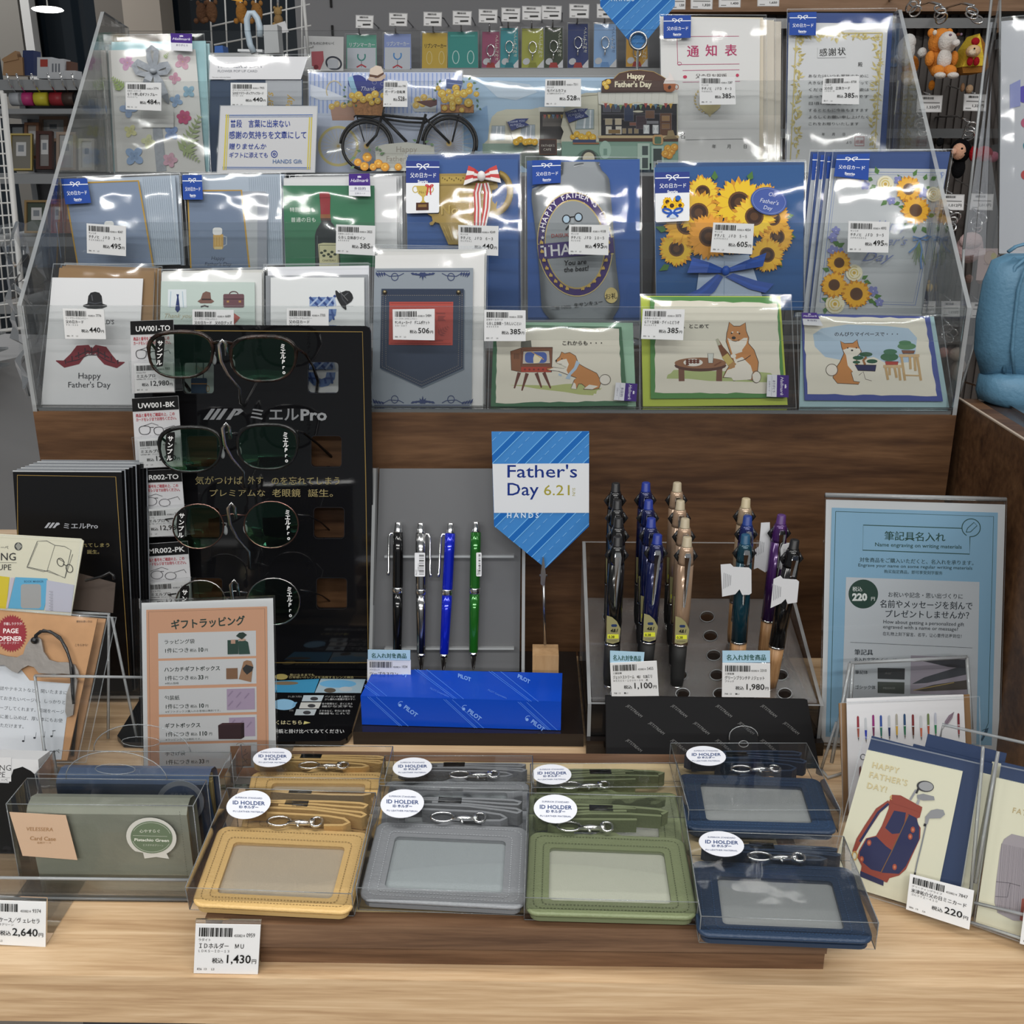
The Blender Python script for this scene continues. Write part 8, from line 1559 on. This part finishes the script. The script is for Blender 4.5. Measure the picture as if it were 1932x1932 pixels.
for k,(dx,off,lab)in enumerate(((0,0,'page opener pack on kraft card with a red starburst and grey metal shape'),(52,-.012,'further page opener pack, kraft edge and cord showing at its right'))):
 PO=LEAN(FLAT(.012).at(90,1436)+Vector((0,-off*1.2,0)),22);t=thing('page_opener_pack',lab,'package',PO.at(60+dx*.3,1436));Q_=q('I',(-260+dx,968),(602+dx,1040),(415+dx,1915),(-300+dx,1920))
 slab('kraft_card',PO,Q_,.0015,mat('kraft_board',rgb('#b68a60'),.7,var=.06,vscale=60),t)
 film(PO,grow(Q_,2,4,26,2),t,.006,sub=6)
 if k:
  b=MB();b.tube([PO.at(*px('I',*p),.004)for p in((530,1380),(490,1600),(460,1880))],.0014,5);b.build('cord',BLACKM,t);continue
 a=Art(PO,'I',off=.0003)
 a.pg([(72+(98 if i%2 else 84)*cos(radians(i*5)),1130+(118 if i%2 else 102)*sin(radians(i*5)))for i in range(72)],'#8c2630');a.fit('手離しラクラク!',22,138,1078,20,'#e8d8d8',bold=.01);a.tx('PAGE',68,1128,40,'#f0e6e4','c',bold=.02);a.tx('OPENER',64,1176,40,'#f0e6e4','c',bold=.02);a.fit('ページ オープナー',-10,118,1196,18,'#e8d8d8')
 a.fit('便利な使い方は',472,570,1062,15,'#3a2c20');a.fit('こちらから!',462,540,1208,18,'#3a2c20')
 a.pg([(-260,1330),(40,1325),(130,1350),(185,1420),(440,1440),(380,1910),(-300,1910)],'#c2c8cf');tc_='#2e3238'
 for t_,x0,x1,y in(('誌やテキストなど、開いたままに',0,415,1508),('ておきたいページを、しっかりと',-5,402,1568),('ープしてくれます。両端をページ',-2,395,1628),('に差し込めば、厚い本にもお使',0,385,1682),('ただけます。',0,145,1706)):a.fit(t_,x0,x1,y-30 if x1>200 else y,27,tc_,rot=4)
 for x,y in((145,1795),(215,1775),(270,1768),(320,1765)):a.el(x,y,8,6,tc_);a.ln([(x+7,y),(x+10,y-34)],2,tc_)
 a.ln([(325,1732),(345,1730)],4,tc_);a.fit('ルーペ',268,368,1870,34,tc_,bold=.01);a.out('card_print',t)
 sm=mat('grey_metal_shape',(.28,.26,.24),.35,.6,bump=.1,bscale=100);b=MB();shp=[(-150,1260),(-20,1248),(60,1268),(120,1275),(160,1255),(175,1205),(205,1160),(240,1145),(270,1165),(285,1240),(320,1290),(370,1305),(430,1305),(475,1320),(498,1360),(505,1390),(440,1380),(400,1375),(350,1382),(290,1375),(255,1372),(225,1335),(190,1325),(150,1345),(125,1372),(90,1360),(40,1322),(-150,1325)]
 b.prism([PO.at(*px('I',*p),.0045)for p in shp],PO.n*-.002);b.build('metal_shape',sm,t)
 b=MB();b.prism([PO.at(*px('I',*p),.0045)for p in((478,1385),(492,1420),(478,1520),(465,1630),(430,1645),(418,1610),(425,1500),(455,1420))],PO.n*-.002);b.build('metal_shape',sm,t)
 b=MB();b.tube([PO.at(*px('I',*p),.006)for p in((236,1178),(240,1140),(270,1115),(330,1115),(390,1150),(430,1220),(455,1300),(462,1390),(468,1500),(475,1560))],.0012,6);b.tube([PO.at(*px('I',*p),.006)for p in((236,1175),(250,1135),(290,1108),(345,1125),(400,1170),(440,1250),(465,1330),(472,1400))],.0012,6);b.ball(PO.at(*px('I',235,1170),.006),.003);b.build('cord',BLACKM,t)
RLp=LEAN(FLAT(.06).at(70,1200),16);RLp=LEAN(Vector((0,FLAT(.012).at(90,1436).y+.055,.02)),14);t=thing('bookmark_pack','cream hanging pack with an open book drawing and coloured bookmark rulers','package',RLp.at(70,1330))
Q_=q('I',(-260,500),(498,545),(517,560),(440,1010),(350,1500),(-300,1480));slab('header_card',RLp,Q_,.0012,paper('#cfcdb8'),t);a=Art(RLp,'I',off=.0003)
a.el(114,592,24,25,'#3a3c3c');a.pg([(114,567),(138,592),(114,617),(96,590)],'#8f9088');a.tx('NG',2,678,66,'#2c2c2c',bold=.005);a.tx('UPE',-14,738,50,'#2c2c2c');a.ln([(-50,690),(104,693)],2,'#555');a.tx('ーペ',2,608,26,'#444')
ln_='#33363a';a.ln([(168,718),(232,560),(290,558),(340,585),(400,592),(440,615),(402,785),(290,745),(168,718)],3,ln_);a.ln([(340,585),(292,742)],2,ln_);a.ln([(176,712),(235,572)],1.5,ln_);a.ln([(166,722),(270,748),(300,740),(402,788),(450,640)],2.5,ln_);a.ring(375,690,20,26,4,'#222',rot=-25);a.ring(430,728,20,26,4,'#222',rot=-25);a.ln([(390,700),(412,712)],4,'#222');a.ln([(362,668),(400,690)],3,'#222')
a.pg([(-40,770),(60,782),(40,980),(-60,970)],'#c9b832');a.pg([(96,782),(292,790),(310,830),(272,985),(52,975)],'#5aa3c8');a.pg([(68,785),(92,785),(50,975),(38,975)],'#b9b4c0');a.rr(130,825,255,975,18,'#9a9c9c');a.fit('BOOK MARKER',150,270,815,18,'#2c5470',bold=.01);a.pg([(290,800),(460,830),(440,1000),(280,990)],'#b2b4c2')
for k in range(14):a.ln([(305+(k%2)*8,870+k*9),(330,870+k*9)],1.6,'#3a3c40')
a.out('header_print',t);film(RLp,q('I',(-260,500),(525,545),(460,1010),(-270,980)),t,.006,sub=5)
b=MB();b.prism([RLp.at(*px('I',*p),-.02)for p in((350,760),(655,840),(640,1030),(320,1000))],RLp.n*-.001);b.build('brown_backing',paper('#4a3f38'),t)
b=MB();b.tube([RLp.at(*px('I',*p),.004)for p in((540,800),(640,775),(690,750),(712,765),(715,795))],.0012,6);b.build('spectacle_arm',BLACKM,t)
ez=thing('clear_easel','clear acrylic easel holding the packs at the left','stand',FLAT(0).at(150,1440));EP=VERT(RLp.p.y+.02)
FE=LEAN(FLAT(.001).at(220,1478),16)
b=MB();fq_=q('I',(215,1392),(905,1402),(960,2150),(300,2100));b.poly([FE.at(*p)for p in fq_]);b.build('front_sheet',ACR,ez)
b=MB()
for Ln in([(215,1392),(905,1402)],[(215,1392),(300,2060)],[(905,1402),(960,2120)]):b.tube([FE.at(*px('I',*p))for p in Ln],.0013,6)
b.build('sheet_edge',ACRE,ez)
b=MB();BE=LEAN(FLAT(.001).at(250,1400),20)
for Ln in([(672,1010),(668,1780)],[(690,1030),(850,1800)],[(440,1000),(680,1012)]):b.tube([BE.at(*px('I',*p))for p in Ln],.0013,6)
b.build('back_strut',ACRE,ez)
# right foreground: cards
PCd=LEAN(FLAT(.004).at(1605,1548),14);t=thing('greeting_card','white card printed with a row of coloured fountain pens','greeting card',PCd.at(1600,1540))
slab('envelope',PCd,q('S',(262,92),(1020,40),(1045,700),(290,742)),.0012,paper('#8a6a48'),t,-.004);slab('card_front',PCd,q('S',(297,56),(972,33),(1000,690),(312,712)),.0012,paper('#dcdcde'),t);a=Art(PCd,'S',off=.0003)
a.ln([(300,78),(975,58)],2,'#b8b8bc')
for x,y,c1,c2 in((362,155,'#8c3038','#9c5040'),(406,165,'#c0c4c8','#2c3ca8'),(450,148,'#8c2c70','#6c2c50'),(494,150,'#2c4c94','#2c6a5c'),(541,150,'#b8bcc0','#26305c'),(584,142,'#a8a498','#c8a040'),(630,142,'#2c4c70','#2c6c4c'),(678,145,'#7a2c30','#5a3024'),(724,152,'#c4c6c8','#c06a50'),(766,140,'#6c7c50','#a85038'),(807,135,'#b8bcc8','#2c7c50'),(940,138,'#7a2c34','#8c3a3c')):
 a.pg([(x-6,y+5),(x,y-2),(x+6,y+5),(x+8,y+65),(x-5,y+67)],c1);a.rect(x-5,y+66,x+8,y+71,'#c8ccd0');a.pg([(x-5,y+71),(x+8,y+71),(x+7,y+122),(x-1,y+122)],c2);a.pg([(x-1,y+124),(x+7,y+124),(x+4,y+146)],'#5c5850')
a.pg([(915,130),(905,165),(880,200),(858,215),(862,185),(885,150)],'#8c7a88');a.ln([(915,130),(845,235)],2,'#444');a.ring(390,390,14,16,4,'#444',a0=60,a1=330);a.pg([(368,450),(378,440),(382,500),(368,510)],'#6c3a34');a.ring(892,350,20,22,5,'#6c7078');a.out('artwork',t);film(PCd,q('S',(250,66),(1050,30),(1062,705),(262,752)),t,.005)
t=thing('card_stand','clear acrylic stand holding the fountain pen card','stand',FLAT(0).at(1560,1470));FS=LEAN(FLAT(.001).at(1600,1470),18)
b=MB();b.poly([FS.at(*px('N',*p))for p in((300,1256),(1090,1216),(1110,2100),(250,2060))]);b.build('back_sheet',ACR,t)
b=MB()
for Ln in([(300,1256),(1090,1216)],[(300,1256),(175,1930)],[(1090,1216),(1120,1700)],[(318,1262),(300,1560)]):b.tube([FS.at(*px('N',*p))for p in Ln],.0016,6)
b.tube([FLAT(.001).at(*px('S',148,462)),FLAT(.001).at(*px('S',190,512)),FLAT(.001).at(*px('S',270,488))],.0016,6);b.tube([FS.at(*px('S',240,190)),FLAT(.001).at(*px('S',150,465))],.0013,6);b.build('sheet_edge',ACRE,t)
A_,B_=FLAT(.004).at(*px('S',200,1108)),FLAT(.004).at(*px('S',1290,1448));yw=math.degrees(atan2(B_.y-A_.y,B_.x-A_.x));GC=LEAN(A_,15,yw)
t=thing('greeting_card','cream card with a painted golf bag and clubs, navy envelope behind','greeting card',A_)
slab('envelope',GC,q('S',(440,274),(1072,438),(925,1330),(215,1112)),.0012,paper('#283a5c'),t,-.0014);slab('card_front',GC,q('S',(415,352),(967,476),(798,1286),(200,1104)),.0014,paper('#d9d8c0'),t);film(GC,q('S',(400,262),(1080,420),(935,1338),(190,1112)),t,.0045)
a=Art(GC,'S',off=.0003)
for s_,x,y in(('HAPPY',442,452),("FATHER'S",425,508),('DAY!',412,570)):a.tx(s_,x,y,48,'#b9a678',rot=13,space=1.15,bold=.004);a.tx(s_,x-1.5,y-2,48,'#d6cba0',rot=13,space=1.15)
rd,nv='#8f4538','#2c3054'
a.pg([(545,640),(570,612),(608,618),(650,648),(720,672),(733,690),(720,740),(705,745),(708,775),(725,800),(722,860),(690,930),(640,1040),(600,1075),(545,1090),(532,1115),(520,1112),(380,1050),(385,1020),(360,970),(370,930),(410,860),(468,845),(500,790),(540,690)],rd)
a.pg([(572,700),(640,712),(622,830),(560,835),(520,800)],nv);a.pg([(655,720),(700,742),(718,800),(715,870),(640,1020),(600,1065),(500,1058),(600,840)],nv);a.pg([(415,862),(470,850),(525,905),(560,930),(500,1055),(440,1040),(375,985),(372,940)],nv);a.pg([(378,1048),(512,1105),(510,1135),(375,1080)],nv)
a.ln([(655,725),(560,930),(495,1058)],5,'#7a5a38');a.ln([(545,650),(480,700),(420,790),(370,870),(340,940)],[24,34,34,34,20],rd);a.ln([(540,660),(480,712),(425,800),(375,880)],14,nv);a.ring(565,625,14,12,6,'#c9a258');a.ring(345,960,14,24,6,'#c9a258')
for x,y in((680,810),(665,850),(428,885),(575,1025),(385,980)):a.el(x,y,13,18,'#9c4c3c');a.el(x,y,6,9,'#c07a5c')
a.pg([(560,608),(610,612),(735,680),(722,715),(700,700),(560,655)],rd)
a.ln([(665,638),(700,580)],12,'#8f9094');a.el(752,560,50,32,'#3c3c40',8);a.el(756,560,42,26,'#9a9c9e',8);a.ln([(700,600),(712,572)],12,'#2c2c30');a.ln([(705,665),(722,620)],14,'#9c9ea0');a.pg([(704,610),(740,602),(802,618),(806,640),(740,642),(706,630)],'#8a8c90')
a.pg([(750,775),(752,735),(785,698),(820,690),(856,696),(866,722),(840,744),(775,745),(765,778)],'#8f9194');a.ln([(757,778),(730,900),(705,1000),(692,1065)],8,'#808488');a.ln([(752,775),(748,790)],14,'#26262a');a.ln([(694,1056),(690,1070)],10,'#26262a');a.out('artwork',t)
for k,(qd,c1,lab)in enumerate((([(1052,497),(1126,515),(968,1330),(895,1300)],'#cfceb8','golf bag card behind the front one, only its cream edge showing'),([(1130,450),(1205,468),(1010,1360),(940,1330)],'#cfceb8','rearmost golf bag card, edge showing beside the second card stack'))):
 t=thing('greeting_card',lab,'greeting card',GC.at(*px('S',*qd[3])));slab('card_front',GC,q('S',*qd),.0012,paper(c1),t,-.008-.006*k);slab('envelope',GC,q('S',*[(qd[0][0]-380,qd[0][1]-160),(qd[1][0]+10,qd[1][1]-62),(qd[2][0]+4,qd[2][1]),(qd[3][0]-400,qd[3][1]-110)]),.0012,paper('#283a5c'),t,-.010-.006*k)
t=thing('greeting_card','cream card with a grey painted bag, lettering FA, cut off by the right edge','greeting card',GC.at(*px('S',1200,1400)))
slab('envelope',GC,q('S',(1190,424),(1850,580),(1700,1590),(1050,1350)),.0012,paper('#283a5c'),t,-.0014);slab('card_front',GC,q('S',(1162,512),(1750,650),(1600,1560),(1040,1348)),.0014,paper('#d9d8c0'),t);a=Art(GC,'S',off=.0003)
a.tx("FATHER'S",1250,712,46,'#b9a678',rot=13,space=1.15);gy='#9d979c';a.pg([(1205,865),(1250,835),(1400,870),(1380,1340),(1260,1335),(1170,1290),(1150,1230),(1160,1110),(1182,940),(1190,900)],gy)
r_=random.Random(2)
for k in range(34):x=1190+k*5.5;a.ln([(x+r_.uniform(-2,2),890+k*1.2),(x-26+r_.uniform(-3,3),1290)],1.3,'#6c666e');a.off-=a.step*.9
a.ln([(1160,1110),(1240,1118),(1300,1135)],3,'#4c464e');a.ln([(1240,1118),(1225,1200),(1155,1195)],3,'#4c464e');a.pg([(1308,1210),(1340,1200),(1340,1350),(1296,1330)],'#8c4a40');a.out('artwork',t);film(GC,q('S',(1150,420),(1860,570),(1700,1590),(1030,1350)),t,.0045)
PT2=Pl(GC.p+GC.n*.010,GC.n);ptag(PT2,q('S',(664,1066),(1033,1163),(1005,1388),(640,1270)),'price tag reading 220 yen tilted at the foot of the golf card','グリーティングライフ','米津祐介父の日ミニカード','ゴルフＹＺ－４１０','220','7847',bot='886  19     L6',tw=92)
ptag(PT2,q('S',(1325,1248),(1690,1345),(1665,1570),(1296,1468)),'price tag cut off by the right edge beside the grey painted bag card','グリーティングライフ','米津祐介父の日ミニカード','スーツＹＺ－４１１','220','7854',bot='886  19     L6',tw=92)
t=thing('card_holder','clear acrylic holder around the golf cards','holder',GC.at(*px('S',1000,1400)));BKs=Pl(GC.p-GC.n*.03,GC.n);FRs=Pl(GC.p+GC.n*.007,GC.n)
b=MB();b.poly([BKs.at(*px('S',*p))for p in((850,205),(1900,440),(1800,1400),(780,1100))]);b.build('back_sheet',ACR,t)
b=MB();b.poly([FRs.at(*px('S',*p))for p in((1032,1232),(1900,1440),(1880,1640),(1010,1340))]);b.build('front_lip',ACR,t)
b=MB()
for pl,Ln in((BKs,[(830,330),(850,205),(1900,440)]),(FRs,[(1032,1232),(1900,1440)]),(FRs,[(1010,1345),(1880,1620)]),(FRs,[(1085,330),(1075,470),(1000,1330)]),(FRs,[(1172,360),(1040,1120)])):b.tube([pl.at(*px('S',*p))for p in Ln],.0012,6)
b.build('sheet_edge',ACRE,t)
